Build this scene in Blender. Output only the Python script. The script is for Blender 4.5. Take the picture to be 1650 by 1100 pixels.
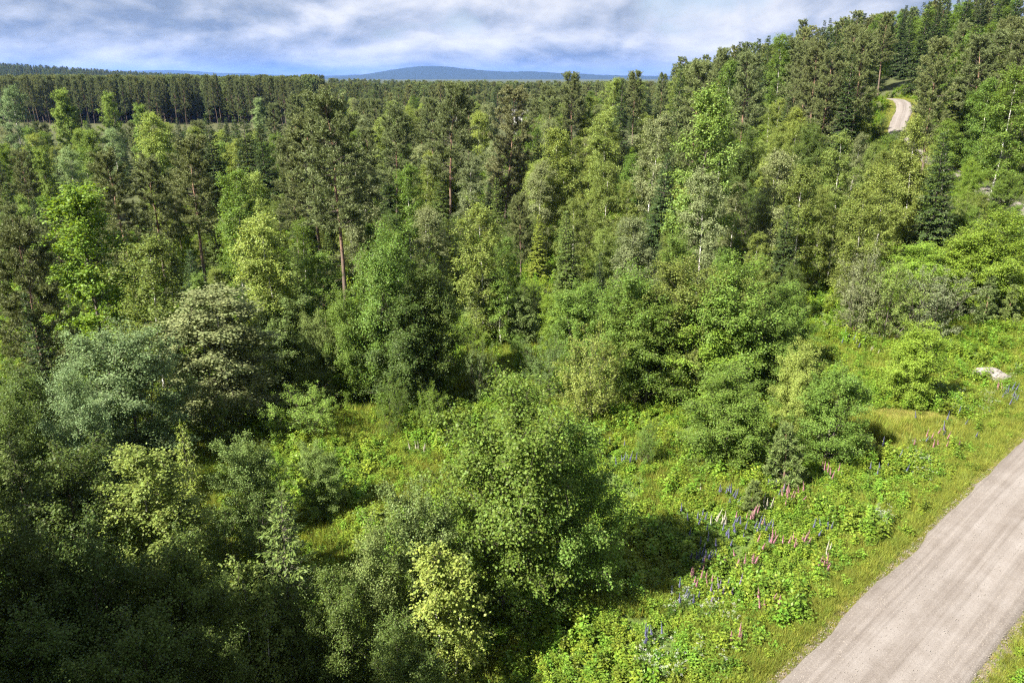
import bpy, math, json
import numpy as np
from mathutils import Vector
R = math.radians
sc = bpy.context.scene
for o in list(bpy.data.objects): bpy.data.objects.remove(o)

# ------------------------------------------------------------------ camera
CAM_H = 22.0
cam_d = bpy.data.cameras.new('camera'); cam = bpy.data.objects.new('camera', cam_d)
sc.collection.objects.link(cam); sc.camera = cam
cam_d.sensor_width = 36.0; cam_d.lens = 36.0 * 1200 / 1650
cam_d.clip_start = 0.5; cam_d.clip_end = 60000
PITCH = math.atan(425 / 1200.0)
cam.location = (0, 0, CAM_H); cam.rotation_euler = (math.pi / 2 - PITCH, 0, 0)

# ------------------------------------------------------------------ sky and sun
SUN_EL = R(45); TO_SUN = Vector((-0.82, -0.57, 0)).normalized() * math.cos(SUN_EL) + Vector((0, 0, math.sin(SUN_EL)))
w = bpy.data.worlds.new('World'); sc.world = w; w.use_nodes = True
nt = w.node_tree; nt.nodes.clear()
def N(tree, kind, **kw):
    n = tree.nodes.new(kind)
    for k, v in kw.items():
        if k == 'inp':
            for a, b in v.items(): n.inputs[a].default_value = b
        else: setattr(n, k, v)
    return n
def L(tree, a, b): tree.links.new(a, b)
def math_n(tree, op, a, b=None, c=None):
    n = tree.nodes.new('ShaderNodeMath'); n.operation = op
    for i, v in enumerate((a, b, c)):
        if v is None: continue
        if isinstance(v, (int, float)): n.inputs[i].default_value = v
        else: tree.links.new(v, n.inputs[i])
    return n.outputs[0]
def ramp(tree, fac, stops):
    n = tree.nodes.new('ShaderNodeValToRGB'); e = n.color_ramp.elements
    while len(e) < len(stops): e.new(.5)
    for el, (p, c) in zip(e, stops):
        el.position = p; el.color = (c[0], c[1], c[2], 1) if len(c) >= 3 else (c[0],) * 3 + (1,)
    if fac is not None: tree.links.new(fac, n.inputs[0])
    return n.outputs[0]
sky = N(nt, 'ShaderNodeTexSky', sky_type='NISHITA', sun_disc=False)
sky.sun_elevation = SUN_EL; sky.sun_rotation = math.atan2(TO_SUN.x, TO_SUN.y)
sky.altitude = 200; sky.air_density = 1.0; sky.dust_density = 0.6; sky.ozone_density = 1.0
tc = N(nt, 'ShaderNodeTexCoord'); sep = N(nt, 'ShaderNodeSeparateXYZ'); L(nt, tc.outputs['Generated'], sep.inputs[0])
# layered cumulus: 3-D noise over the sky directions, flattened towards the horizon; puffs are lit where their density falls off upwards
zz = math_n(nt, 'MULTIPLY', math_n(nt, 'LOGARITHM', math_n(nt, 'ADD', math_n(nt, 'MAXIMUM', sep.outputs[2], 0.0), 0.06), 2.718), 2.1)
cb = N(nt, 'ShaderNodeCombineXYZ'); L(nt, math_n(nt, 'MULTIPLY', sep.outputs[0], 8.5), cb.inputs[0]); L(nt, math_n(nt, 'MULTIPLY', sep.outputs[1], 8.5), cb.inputs[1]); L(nt, zz, cb.inputs[2])
def sky_noise(dx, dz, scale, detail, rough, dist):
    o_ = N(nt, 'ShaderNodeVectorMath', operation='ADD'); o_.inputs[1].default_value = (dx, 1.7, dz); L(nt, cb.outputs[0], o_.inputs[0])
    n_ = N(nt, 'ShaderNodeTexNoise', inp={'Scale': scale, 'Detail': detail, 'Roughness': rough, 'Distortion': dist}); L(nt, o_.outputs[0], n_.inputs['Vector']); return n_.outputs[0]
nA = sky_noise(3.2, 0.0, 0.78, 9.0, 0.53, 0.2); nB = sky_noise(3.12, 0.22, 0.78, 5.0, 0.5, 0.2); nC = sky_noise(9.7, 4.0, 0.40, 5.0, 0.5, 0.3)
lit = math_n(nt, 'MULTIPLY', math_n(nt, 'SUBTRACT', nA, nB), 0.95)
shade = math_n(nt, 'ADD', math_n(nt, 'ADD', lit, 0.06), math_n(nt, 'ADD', math_n(nt, 'MULTIPLY', nC, 0.6), math_n(nt, 'MULTIPLY', nA, 0.32)))
cover = ramp(nt, nA, [(.33, (.75, .75, .75)), (.45, (1, 1, 1))])
ccol = ramp(nt, shade, [(.38, (.27, 0.34, 0.46)), (.47, (.44, 0.50, 0.60)), (.54, (.58, 0.63, 0.73)), (.64, (.80, 0.82, 0.87)), (.75, (.97, 0.97, 0.98))])
bg1 = N(nt, 'ShaderNodeBackground', inp={'Strength': 0.05}); L(nt, sky.outputs[0], bg1.inputs[0])
bg2 = N(nt, 'ShaderNodeBackground', inp={'Strength': 0.235}); L(nt, ccol, bg2.inputs[0])
mx = N(nt, 'ShaderNodeMixShader'); L(nt, cover, mx.inputs[0]); L(nt, bg1.outputs[0], mx.inputs[1]); L(nt, bg2.outputs[0], mx.inputs[2])
wo = N(nt, 'ShaderNodeOutputWorld'); L(nt, mx.outputs[0], wo.inputs[0])
sl = bpy.data.lights.new('sun', 'SUN'); sl.energy = 5.0; sl.angle = R(.5); sl.color = (1.0, 0.93, 0.82)
so = bpy.data.objects.new('sun', sl); sc.collection.objects.link(so)
so.rotation_euler = (-TO_SUN).to_track_quat('-Z', 'Y').to_euler(); so.location = TO_SUN * 100

vs = sc.view_settings
vs.view_transform = 'Standard'; vs.look = 'None'; vs.gamma = 1; vs.exposure = 2.2; vs.use_curve_mapping = False
cy = sc.cycles
cy.max_bounces = 5; cy.diffuse_bounces = 3; cy.glossy_bounces = 2; cy.transmission_bounces = 4; cy.volume_bounces = 0; cy.transparent_max_bounces = 4
cy.caustics_reflective = False; cy.caustics_refractive = False
cy.use_denoising = False
cy.pixel_filter_type = 'BLACKMAN_HARRIS'; cy.filter_width = 1.25
cy.sample_clamp_indirect = 4.0
try: cy.denoiser = 'OPENIMAGEDENOISE'
except Exception: pass

# ------------------------------------------------------------------ terrain functions
ROAD=[(-46,-31),(-30.4,-17),(-15.8,-3.9),(-0.9,9.4),(14.1,22.7),(24.5,31.9),(34.4,40.7),(45.5,52),(54.5,66),(59.5,82),(62.3,97.5),(64.3,112),(66.3,127),(69.5,139),(75,150),(80.5,160),(83.8,169),(84,178),(80,190),(71,201),(58,210),(44,217)]
def road_curve(n=16):
    P=np.array(ROAD,float); out=[]
    for i in range(1,len(P)-2):
        p0,p1,p2,p3=P[i-1],P[i],P[i+1],P[i+2]
        for k in range(n):
            t=k/n
            out.append(.5*((2*p1)+(-p0+p2)*t+(2*p0-5*p1+4*p2-p3)*t*t+(-p0+3*p1-3*p2+p3)*t**3))
    return np.array(out)
RC=road_curve()
def hill(x,y):
    k=np.clip((y-25)/60,0,1); k=k*k*(3-2*k)
    return 24*k*np.exp(-.5*(((x-140)/65)**2+((y-170)/80)**2))+15*np.exp(-.5*(((x-150)/60)**2+((y-272)/46)**2))
def base_z(x,y):
    x=np.asarray(x,float); y=np.asarray(y,float)
    z=hill(x,y)
    z=z+.35*np.sin(x*.11+1)*np.cos(y*.09)+.2*np.sin(x*.31+y*.27)
    z=z-1.2/(1+np.exp((x-.8*y+28)/6))*np.exp(-(y/160)**2)      # lower ground left of the bank
    # far ridges
    z=z+48*np.exp(-((x+1500)/620)**2-((y-1800)/420)**2)
    z=z+5*np.exp(-((x+330)/170)**2-((y-900)/140)**2)
    return z
def road_dist(x,y):
    x=np.asarray(x,float); y=np.asarray(y,float)
    sh=x.shape; p=np.stack([x.ravel(),y.ravel()],1)
    best=np.full(len(p),1e9); idx=np.zeros(len(p),int)
    near=np.where((p[:,0]>-70)&(p[:,0]<110)&(p[:,1]>-60)&(p[:,1]<230))[0]
    for a in range(0,len(near),4000):
        q=near[a:a+4000]
        d=np.hypot(p[q,None,0]-RC[None,:,0],p[q,None,1]-RC[None,:,1])
        idx[q]=d.argmin(1); best[q]=d.min(1)
    return best.reshape(sh),idx.reshape(sh)
RZ=base_z(RC[:,0],RC[:,1])
RZ=np.convolve(np.pad(RZ,12,mode='edge'),np.ones(25)/25,'valid')+.35
def ground(x,y):
    x=np.asarray(x,float); y=np.asarray(y,float)
    z=base_z(x,y); d,i=road_dist(x,y)
    w=np.clip((d-2.8)/5.0,0,1); w=w*w*(3-2*w)
    return (RZ[i]-.12)*(1-w)+z*w


# ------------------------------------------------------------------ helpers
COL = sc.collection
def tag(o, label=None, cat=None, group=None, kind=None):
    if label: o['label'] = label
    if cat: o['category'] = cat
    if group: o['group'] = group
    if kind: o['kind'] = kind
    return o
def mesh_quads(name, V, Q, mats, mi=None, tri=None, fattr=None, smooth=False):
    """numpy vertices + quads (n,4) and optional triangles (m,3) into a mesh"""
    me = bpy.data.meshes.new(name); V = np.asarray(V, np.float32)
    Q = np.zeros((0, 4), np.int32) if Q is None else np.asarray(Q, np.int32)
    Tt = np.zeros((0, 3), np.int32) if tri is None else np.asarray(tri, np.int32)
    me.vertices.add(len(V)); me.vertices.foreach_set('co', V.ravel())
    nl = Q.size + Tt.size; me.loops.add(nl); me.loops.foreach_set('vertex_index', np.concatenate([Q.ravel(), Tt.ravel()]))
    npoly = len(Q) + len(Tt); me.polygons.add(npoly)
    st = np.concatenate([np.arange(len(Q)) * 4, Q.size + np.arange(len(Tt)) * 3]).astype(np.int32)
    me.polygons.foreach_set('loop_start', st)
    if mi is not None: me.polygons.foreach_set('material_index', np.asarray(mi, np.int32))
    me.polygons.foreach_set('use_smooth', np.full(npoly, smooth, bool))
    me.update(calc_edges=True)
    for m in mats: me.materials.append(m)
    if fattr is not None:
        a = me.attributes.new('tip', 'FLOAT', 'FACE'); a.data.foreach_set('value', np.asarray(fattr, np.float32))
    return me
def link(name, me, parent=None):
    o = bpy.data.objects.new(name, me); COL.objects.link(o)
    if parent: o.parent = parent
    return o
def unit(v): return v / np.maximum(np.linalg.norm(v, axis=-1, keepdims=True), 1e-9)
def tubes(P, r, sides):
    """P (B,K,3) polylines, r (B,K) radii -> verts, quads"""
    B, K, _ = P.shape
    Tn = unit(np.gradient(P, axis=1))
    ref = np.where(np.abs(Tn[..., 2:3]) > .9, np.array([1., 0, 0]), np.array([0, 0, 1.]))
    a = unit(np.cross(Tn, ref)); b = np.cross(Tn, a)
    th = np.arange(sides) * 2 * np.pi / sides
    V = P[:, :, None, :] + r[:, :, None, None] * (np.cos(th)[None, None, :, None] * a[:, :, None, :] + np.sin(th)[None, None, :, None] * b[:, :, None, :])
    idx = np.arange(B * K * sides).reshape(B, K, sides); nx = np.roll(idx, -1, 2)
    Q = np.stack([idx[:, :-1], nx[:, :-1], nx[:, 1:], idx[:, 1:]], -1).reshape(-1, 4)
    return V.reshape(-1, 3), Q
def join(parts):
    V = []; Q = []; n = 0
    for v, q in parts:
        V.append(v); Q.append(q + n); n += len(v)
    return np.concatenate(V), np.concatenate(Q)
def blades(p, d, n, Ln, Wd, wide=.45):
    """leaf rhombs: base p, direction d, normal n, length, width"""
    d = unit(d); s = unit(np.cross(n, d)); Ln = np.asarray(Ln).reshape(-1, 1); Wd = np.asarray(Wd).reshape(-1, 1)
    m = p + d * Ln * wide
    V = np.stack([p, m + s * Wd * .5, p + d * Ln, m - s * Wd * .5], 1).reshape(-1, 3)
    return V, np.arange(len(p) * 4).reshape(-1, 4)
def rv(rs, n): return unit(rs.normal(size=(n, 3)))

# ------------------------------------------------------------------ materials
def new_mat(name):
    m = bpy.data.materials.new(name); m.use_nodes = True; t = m.node_tree; t.nodes.clear()
    return m, t, N(t, 'ShaderNodeOutputMaterial')
def leaf_material(name, rough=.45, spec=.35, trans=.32, tip=None, objcol=True, base=(.06, .11, .03), var=.35):
    m, t, out = new_mat(name)
    oi = N(t, 'ShaderNodeObjectInfo'); g = N(t, 'ShaderNodeNewGeometry')
    if objcol: col = oi.outputs['Color']
    else:
        rgb = N(t, 'ShaderNodeRGB'); rgb.outputs[0].default_value = (*base, 1)
        hs0 = N(t, 'ShaderNodeHueSaturation'); L(t, rgb.outputs[0], hs0.inputs['Color'])
        L(t, math_n(t, 'ADD', math_n(t, 'MULTIPLY', oi.outputs['Random'], .05), .475), hs0.inputs['Hue'])
        L(t, math_n(t, 'ADD', math_n(t, 'MULTIPLY', math_n(t, 'FRACT', math_n(t, 'MULTIPLY', oi.outputs['Random'], 17.0)), .7), .65), hs0.inputs['Value'])
        col = hs0.outputs[0]
    hs = N(t, 'ShaderNodeHueSaturation'); L(t, col, hs.inputs['Color'])
    rnd = g.outputs['Random Per Island']
    L(t, math_n(t, 'ADD', math_n(t, 'MULTIPLY', rnd, 2 * var), 1 - var), hs.inputs['Value'])
    L(t, math_n(t, 'ADD', math_n(t, 'MULTIPLY', math_n(t, 'FRACT', math_n(t, 'MULTIPLY', rnd, 13.0)), .03), .482), hs.inputs['Hue'])
    c = hs.outputs[0]
    if tip:
        at = N(t, 'ShaderNodeAttribute', attribute_name='tip')
        mix = N(t, 'ShaderNodeMix', data_type='RGBA'); L(t, math_n(t, 'MULTIPLY', at.outputs['Fac'], tip[3]), mix.inputs[0]); L(t, c, mix.inputs[6]); mix.inputs[7].default_value = (*tip[:3], 1); c = mix.outputs[2]
    p = N(t, 'ShaderNodeBsdfPrincipled', inp={'Roughness': rough, 'Specular IOR Level': spec}); L(t, c, p.inputs['Base Color'])
    tr = N(t, 'ShaderNodeBsdfTranslucent'); hs2 = N(t, 'ShaderNodeHueSaturation', inp={'Hue': .485, 'Saturation': 1.12, 'Value': 1.25}); L(t, c, hs2.inputs['Color']); L(t, hs2.outputs[0], tr.inputs[0])
    ms = N(t, 'ShaderNodeMixShader', inp={0: trans}); L(t, p.outputs[0], ms.inputs[1]); L(t, tr.outputs[0], ms.inputs[2]); L(t, ms.outputs[0], out.inputs[0])
    return m
def simple_noise_mat(name, stops, scale=6, rough=.85, bump=.3, coord='Object', stretch=(1, 1, 1), detail=6):
    m, t, out = new_mat(name)
    tc = N(t, 'ShaderNodeTexCoord'); mp = N(t, 'ShaderNodeMapping'); mp.inputs['Scale'].default_value = stretch; L(t, tc.outputs[coord], mp.inputs[0])
    n = N(t, 'ShaderNodeTexNoise', inp={'Scale': scale, 'Detail': detail, 'Roughness': .6}); L(t, mp.outputs[0], n.inputs['Vector'])
    c = ramp(t, n.outputs[0], stops)
    p = N(t, 'ShaderNodeBsdfPrincipled', inp={'Roughness': rough, 'Specular IOR Level': .2}); L(t, c, p.inputs['Base Color'])
    if bump:
        b = N(t, 'ShaderNodeBump', inp={'Strength': bump, 'Distance': .02}); L(t, n.outputs[0], b.inputs['Height']); L(t, b.outputs[0], p.inputs['Normal'])
    L(t, p.outputs[0], out.inputs[0]); return m
M_LEAF = leaf_material('broad_leaf', .52, .2, .42)
M_BIRCHLEAF = leaf_material('birch_leaf', .52, .2, .44)
M_NEEDLE = leaf_material('spruce_needle', .55, .22, .14, tip=(.14, .19, .030, .38))
M_PINE = leaf_material('pine_needle', .55, .25, .2, tip=(.12, .13, .05, .35))
M_BIRCH = simple_noise_mat('birch_bark', [(.36, (.04, .035, .03)), (.46, (.42, .40, .37)), (.7, (.62, .60, .56))], 3.0, .7, .2, stretch=(1.2, 1.2, 3.5))
M_TWIG = simple_noise_mat('twig_bark', [(.3, (.035, .028, .022)), (.7, (.085, .07, .058))], 5, .9, 0)
M_BARK = simple_noise_mat('grey_bark', [(.3, (.05, .042, .034)), (.7, (.15, .13, .11))], 5, .9, .5, stretch=(2, 2, .6))
def pine_bark():
    m, t, out = new_mat('pine_bark'); tc = N(t, 'ShaderNodeTexCoord'); sp = N(t, 'ShaderNodeSeparateXYZ'); L(t, tc.outputs['Generated'], sp.inputs[0])
    n = N(t, 'ShaderNodeTexNoise', inp={'Scale': 4, 'Detail': 6}); L(t, tc.outputs['Object'], n.inputs['Vector'])
    h = math_n(t, 'ADD', sp.outputs[2], math_n(t, 'MULTIPLY', math_n(t, 'SUBTRACT', n.outputs[0], .5), .5))
    c = ramp(t, h, [(.2, (.09, .065, .05)), (.45, (.17, .10, .065)), (.85, (.21, .125, .075))])
    p = N(t, 'ShaderNodeBsdfPrincipled', inp={'Roughness': .9}); L(t, c, p.inputs['Base Color']); L(t, p.outputs[0], out.inputs[0]); return m
M_PBARK = pine_bark()

# ------------------------------------------------------------------ tree generators (native sizes in metres)
def broadleaf(seed, Ht, Rr, cb, nb, up0, up1, droop, ntw, nlf, Ls, Ws, twig_len, twig_down, spread, stems=1, tr=.09, prof='egg', bark=None, leaf=None, lean=.03, stem_spread=.25):
    rs = np.random.RandomState(seed); wood = []; LV = []
    allp = []; alld = []
    for s in range(stems):
        hs = Ht * (1 if s == 0 else rs.uniform(.72, .97)); az0 = rs.uniform(0, 6.28)
        K = 11; t = np.linspace(0, 1, K)
        k0 = 0 if stems == 1 else rs.uniform(.02, .12) * Rr
        k1 = (0 if s == 0 else stem_spread * Rr * rs.uniform(.6, 1.3))
        wob = np.cumsum(rs.normal(0, lean * Ht * .12, (K, 2)), 0); wob -= wob[0]
        P = np.zeros((K, 3)); P[:, 0] = np.cos(az0) * (k0 + k1 * t ** .8) + wob[:, 0]; P[:, 1] = np.sin(az0) * (k0 + k1 * t ** .8) + wob[:, 1]; P[:, 2] = t * hs * .96 - .15
        rad = tr * (1 if s == 0 else .7) * (1 - t * .9) * (1 + .5 * np.exp(-t * 14))
        wood.append(tubes(P[None], rad[None], 6))
        nbs = max(6, int(nb * (1 if s == 0 else .75)))
        tb = cb + (1 - cb) * (np.arange(nbs) + rs.uniform(0, 1, nbs)) / nbs; tb = np.clip(tb, 0, .985)
        az = np.arange(nbs) * 2.399 + rs.uniform(-.6, .6, nbs)
        q = (tb - cb) / (1 - cb)
        if prof == 'egg': pr = np.sqrt(np.clip(1 - ((q - .36) / .72) ** 2, .02, 1)) * (1 - .25 * q)
        elif prof == 'dome': pr = np.sqrt(np.clip(1 - (q * .93) ** 2.4, .02, 1)) * .98
        else: pr = np.clip(1.08 - q, .08, 1) ** .7 * np.clip(.55 + q * 2, 0, 1)
        ln = Rr * pr * rs.uniform(.62, 1.14, nbs) * (1 if s == 0 else .8)
        e = (up0 + (up1 - up0) * q) + rs.normal(0, .14, nbs)
        base = np.stack([np.interp(tb, t, P[:, i]) for i in range(3)], 1)
        d = np.stack([np.cos(az) * np.cos(e), np.sin(az) * np.cos(e), np.sin(e)], 1)
        Kb = 6; sb = np.linspace(0, 1, Kb)
        BP = base[:, None] + d[:, None] * (ln / np.maximum(np.cos(e), .55))[:, None, None] * sb[None, :, None]
        BP[:, :, 2] -= (droop * ln)[:, None] * sb[None] ** 2
        BP += np.cumsum(rs.normal(0, .045, BP.shape), 1) * ln[:, None, None] * (sb > 0)[None, :, None]
        br = np.maximum(tr * .34 * (1 - .75 * tb), .012)[:, None] * (1 - .8 * sb)[None]
        wood.append(tubes(BP, br, 4))
        # twigs
        cnt = np.maximum(3, (ntw * (.35 + .75 * ln / Rr) * rs.uniform(.7, 1.2, nbs)).astype(int)); bi = np.repeat(np.arange(nbs), cnt); n = len(bi)
        u = rs.uniform(.18, 1.0, n) ** .75; f = u * (Kb - 1); i0 = np.minimum(f.astype(int), Kb - 2); fr = (f - i0)[:, None]
        tp = BP[bi, i0] * (1 - fr) + BP[bi, i0 + 1] * fr; tang = unit(BP[bi, i0 + 1] - BP[bi, i0])
        td = unit(tang * .55 + rv(rs, n) * .85 + np.array([0, 0, 1]) * (.25 - twig_down))
        tl = twig_len * rs.uniform(.55, 1.25, n) * (1 - .35 * (u > .9))
        # leader twigs
        m = 8; tp = np.concatenate([tp, np.repeat(P[-1:], m, 0) - np.array([0, 0, 1]) * rs.uniform(0, .5, (m, 1)) * twig_len]); td = np.concatenate([td, unit(rv(rs, m) * .6 + np.array([0, 0, .9]))]); tl = np.concatenate([tl, twig_len * rs.uniform(.4, .9, m)])
        n = len(tp); tk = np.linspace(0, 1, 4)
        TP = tp[:, None] + td[:, None] * tl[:, None, None] * tk[None, :, None]; TP[:, :, 2] -= (twig_down * .7 * tl)[:, None] * tk[None] ** 2
        wood.append(tubes(TP[:, [0, 2, 3]], np.tile(np.array([.007, .005, .003]), (n, 1)), 3))
        c2 = np.maximum(4, (nlf * tl / twig_len * rs.uniform(.5, 1.4, n)).astype(int)); ti = np.repeat(np.arange(n), c2); q2 = len(ti)
        v = rs.uniform(.08, 1.05, q2); f = np.clip(v, 0, .999) * 3; i0 = f.astype(int); fr = (f - i0)[:, None]
        lp = TP[ti, i0] * (1 - fr) + TP[ti, i0 + 1] * fr + rs.normal(0, spread, (q2, 3)) * (.5 + .6 * v)[:, None]
        allp.append(lp); alld.append(unit(td[ti] * .5 + rv(rs, q2) * .9 + np.array([0, 0, -.35])))
    p = np.concatenate(allp); d = np.concatenate(alld); n = len(p)
    cen = np.array([0, 0, Ht * .5]); outw = unit(p - cen)
    nrm = unit(rv(rs, n) * .62 + outw * .75 + np.array([0, 0, .5]))
    sz = rs.uniform(.7, 1.25, n)
    V, Q = blades(p, d, nrm, Ls * sz, Ws * sz, .42)
    wv, wq = join(wood); mi = np.concatenate([np.full(len(q_), 0 if i_ % 3 == 0 else 1) for i_, (v_, q_) in enumerate(wood)])
    return mesh_quads('trunk', wv, wq, [bark, M_TWIG], mi, smooth=True), mesh_quads('crown', V, Q, [leaf])

def spruce(seed, Ht, Rr, gap=.36, perw=7, blade=(.15, .042), cap=19000, dens=.085):
    rs = np.random.RandomState(seed)
    K = 10; t = np.linspace(0, 1, K); P = np.zeros((1, K, 3)); P[0, :, 2] = t * Ht - .1 * (1 - t); P[0, :, :2] = np.cumsum(rs.normal(0, .02, (K, 2)), 0) * (1 - t)[:, None]
    wood = [tubes(P, (Ht * .0105 * (1 - t * .97) * (1 + .4 * np.exp(-t * 12)))[None], 7)]
    zs = np.arange(.06 * Ht, Ht * .985, gap); zs = zs + rs.uniform(-.12, .12, len(zs)) * gap
    wi = np.repeat(np.arange(len(zs)), perw); n = len(wi); z = zs[wi] + rs.uniform(-.3, .3, n) * gap
    q = np.clip(z / Ht, 0, .99)
    side = 1 + .22 * np.sin(np.arange(n) * 2.399 * 1.0 + rs.uniform(0, 6))
    ln = 1.12 * Rr * np.clip(1.01 - q, .015, 1) ** .88 * rs.uniform(.68, 1.15, n) * np.clip(.75 + q * 2.2, 0, 1)
    ln = np.maximum(ln, .12); az = np.arange(n) * 2.399 + rs.uniform(-.5, .5, n)
    e = np.interp(q, [0, .35, .7, 1], [R(-22), R(-12), R(8), R(42)]) + rs.normal(0, .08, n)
    d = np.stack([np.cos(az) * np.cos(e), np.sin(az) * np.cos(e), np.sin(e)], 1)
    Kb = 6; s = np.linspace(0, 1, Kb)
    BP = d[:, None] * ln[:, None, None] * s[None, :, None]; BP[:, :, 2] += z[:, None] + (ln * .20)[:, None] * (s ** 2.2 - .9 * s)[None] 
    wood.append(tubes(BP[:, [0, 3, 5]], np.tile(np.array([.018, .012, .005]), (n, 1)) * np.clip(ln / 1.5, .5, 1.4)[:, None], 3))
    cnt = np.maximum(4, (ln / dens).astype(int)); bi = np.repeat(np.arange(n), cnt); m = len(bi)
    u = rs.uniform(.12, 1, m) ** .85; f = np.clip(u, 0, .999) * (Kb - 1); i0 = f.astype(int); fr = (f - i0)[:, None]
    tp = BP[bi, i0] * (1 - fr) + BP[bi, i0 + 1] * fr; fw = unit(BP[bi, i0 + 1] - BP[bi, i0])
    sd = np.cross(fw, np.array([0, 0, 1.])) * rs.choice([-1, 1], m)[:, None]
    td = unit(fw * (.45 + .8 * u)[:, None] + sd * (1.05 - .55 * u)[:, None] + np.array([0, 0, -.42]) + rv(rs, m) * .22)
    tl = np.clip(.36 * ln[bi] * (1.12 - u), .17, .62) * rs.uniform(.65, 1.25, m)
    c2 = np.maximum(2, (tl / .075).astype(int)); ti = np.repeat(np.arange(m), c2); k = len(ti)
    if k > cap:
        keep = rs.choice(k, cap, False); ti = ti[keep]; k = cap
    v = rs.uniform(0, 1, k)
    p = tp[ti] + td[ti] * (tl[ti] * v)[:, None]; p[:, 2] -= .12 * tl[ti] * v ** 2
    dd = unit(td[ti] + rv(rs, k) * .55); nr = unit(rv(rs, k) * .6 + np.array([0, 0, 1.]))
    sz = rs.uniform(.7, 1.3, k)
    V, Q = blades(p, dd, nr, blade[0] * sz, blade[1] * sz, .5)
    tipf = np.clip((v - .55) * 1.6, 0, 1) * np.clip(.3 + u[ti], 0, 1)
    # leader spike
    lp = np.zeros((60, 3)); lp[:, 2] = Ht * .97 + rs.uniform(-.5, .25, 60) * .9; ld = unit(rv(rs, 60) * .6 + np.array([0, 0, 1]))
    V2, Q2 = blades(lp, ld, rv(rs, 60), np.full(60, .13), np.full(60, .03)); Q = np.concatenate([Q, Q2 + len(V)]); V = np.concatenate([V, V2]); tipf = np.concatenate([tipf, np.full(60, .8)])
    wv, wq = join(wood)
    return mesh_quads('trunk', wv, wq, [M_BARK], smooth=True), mesh_quads('crown', V, Q, [M_NEEDLE], fattr=tipf)

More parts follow.
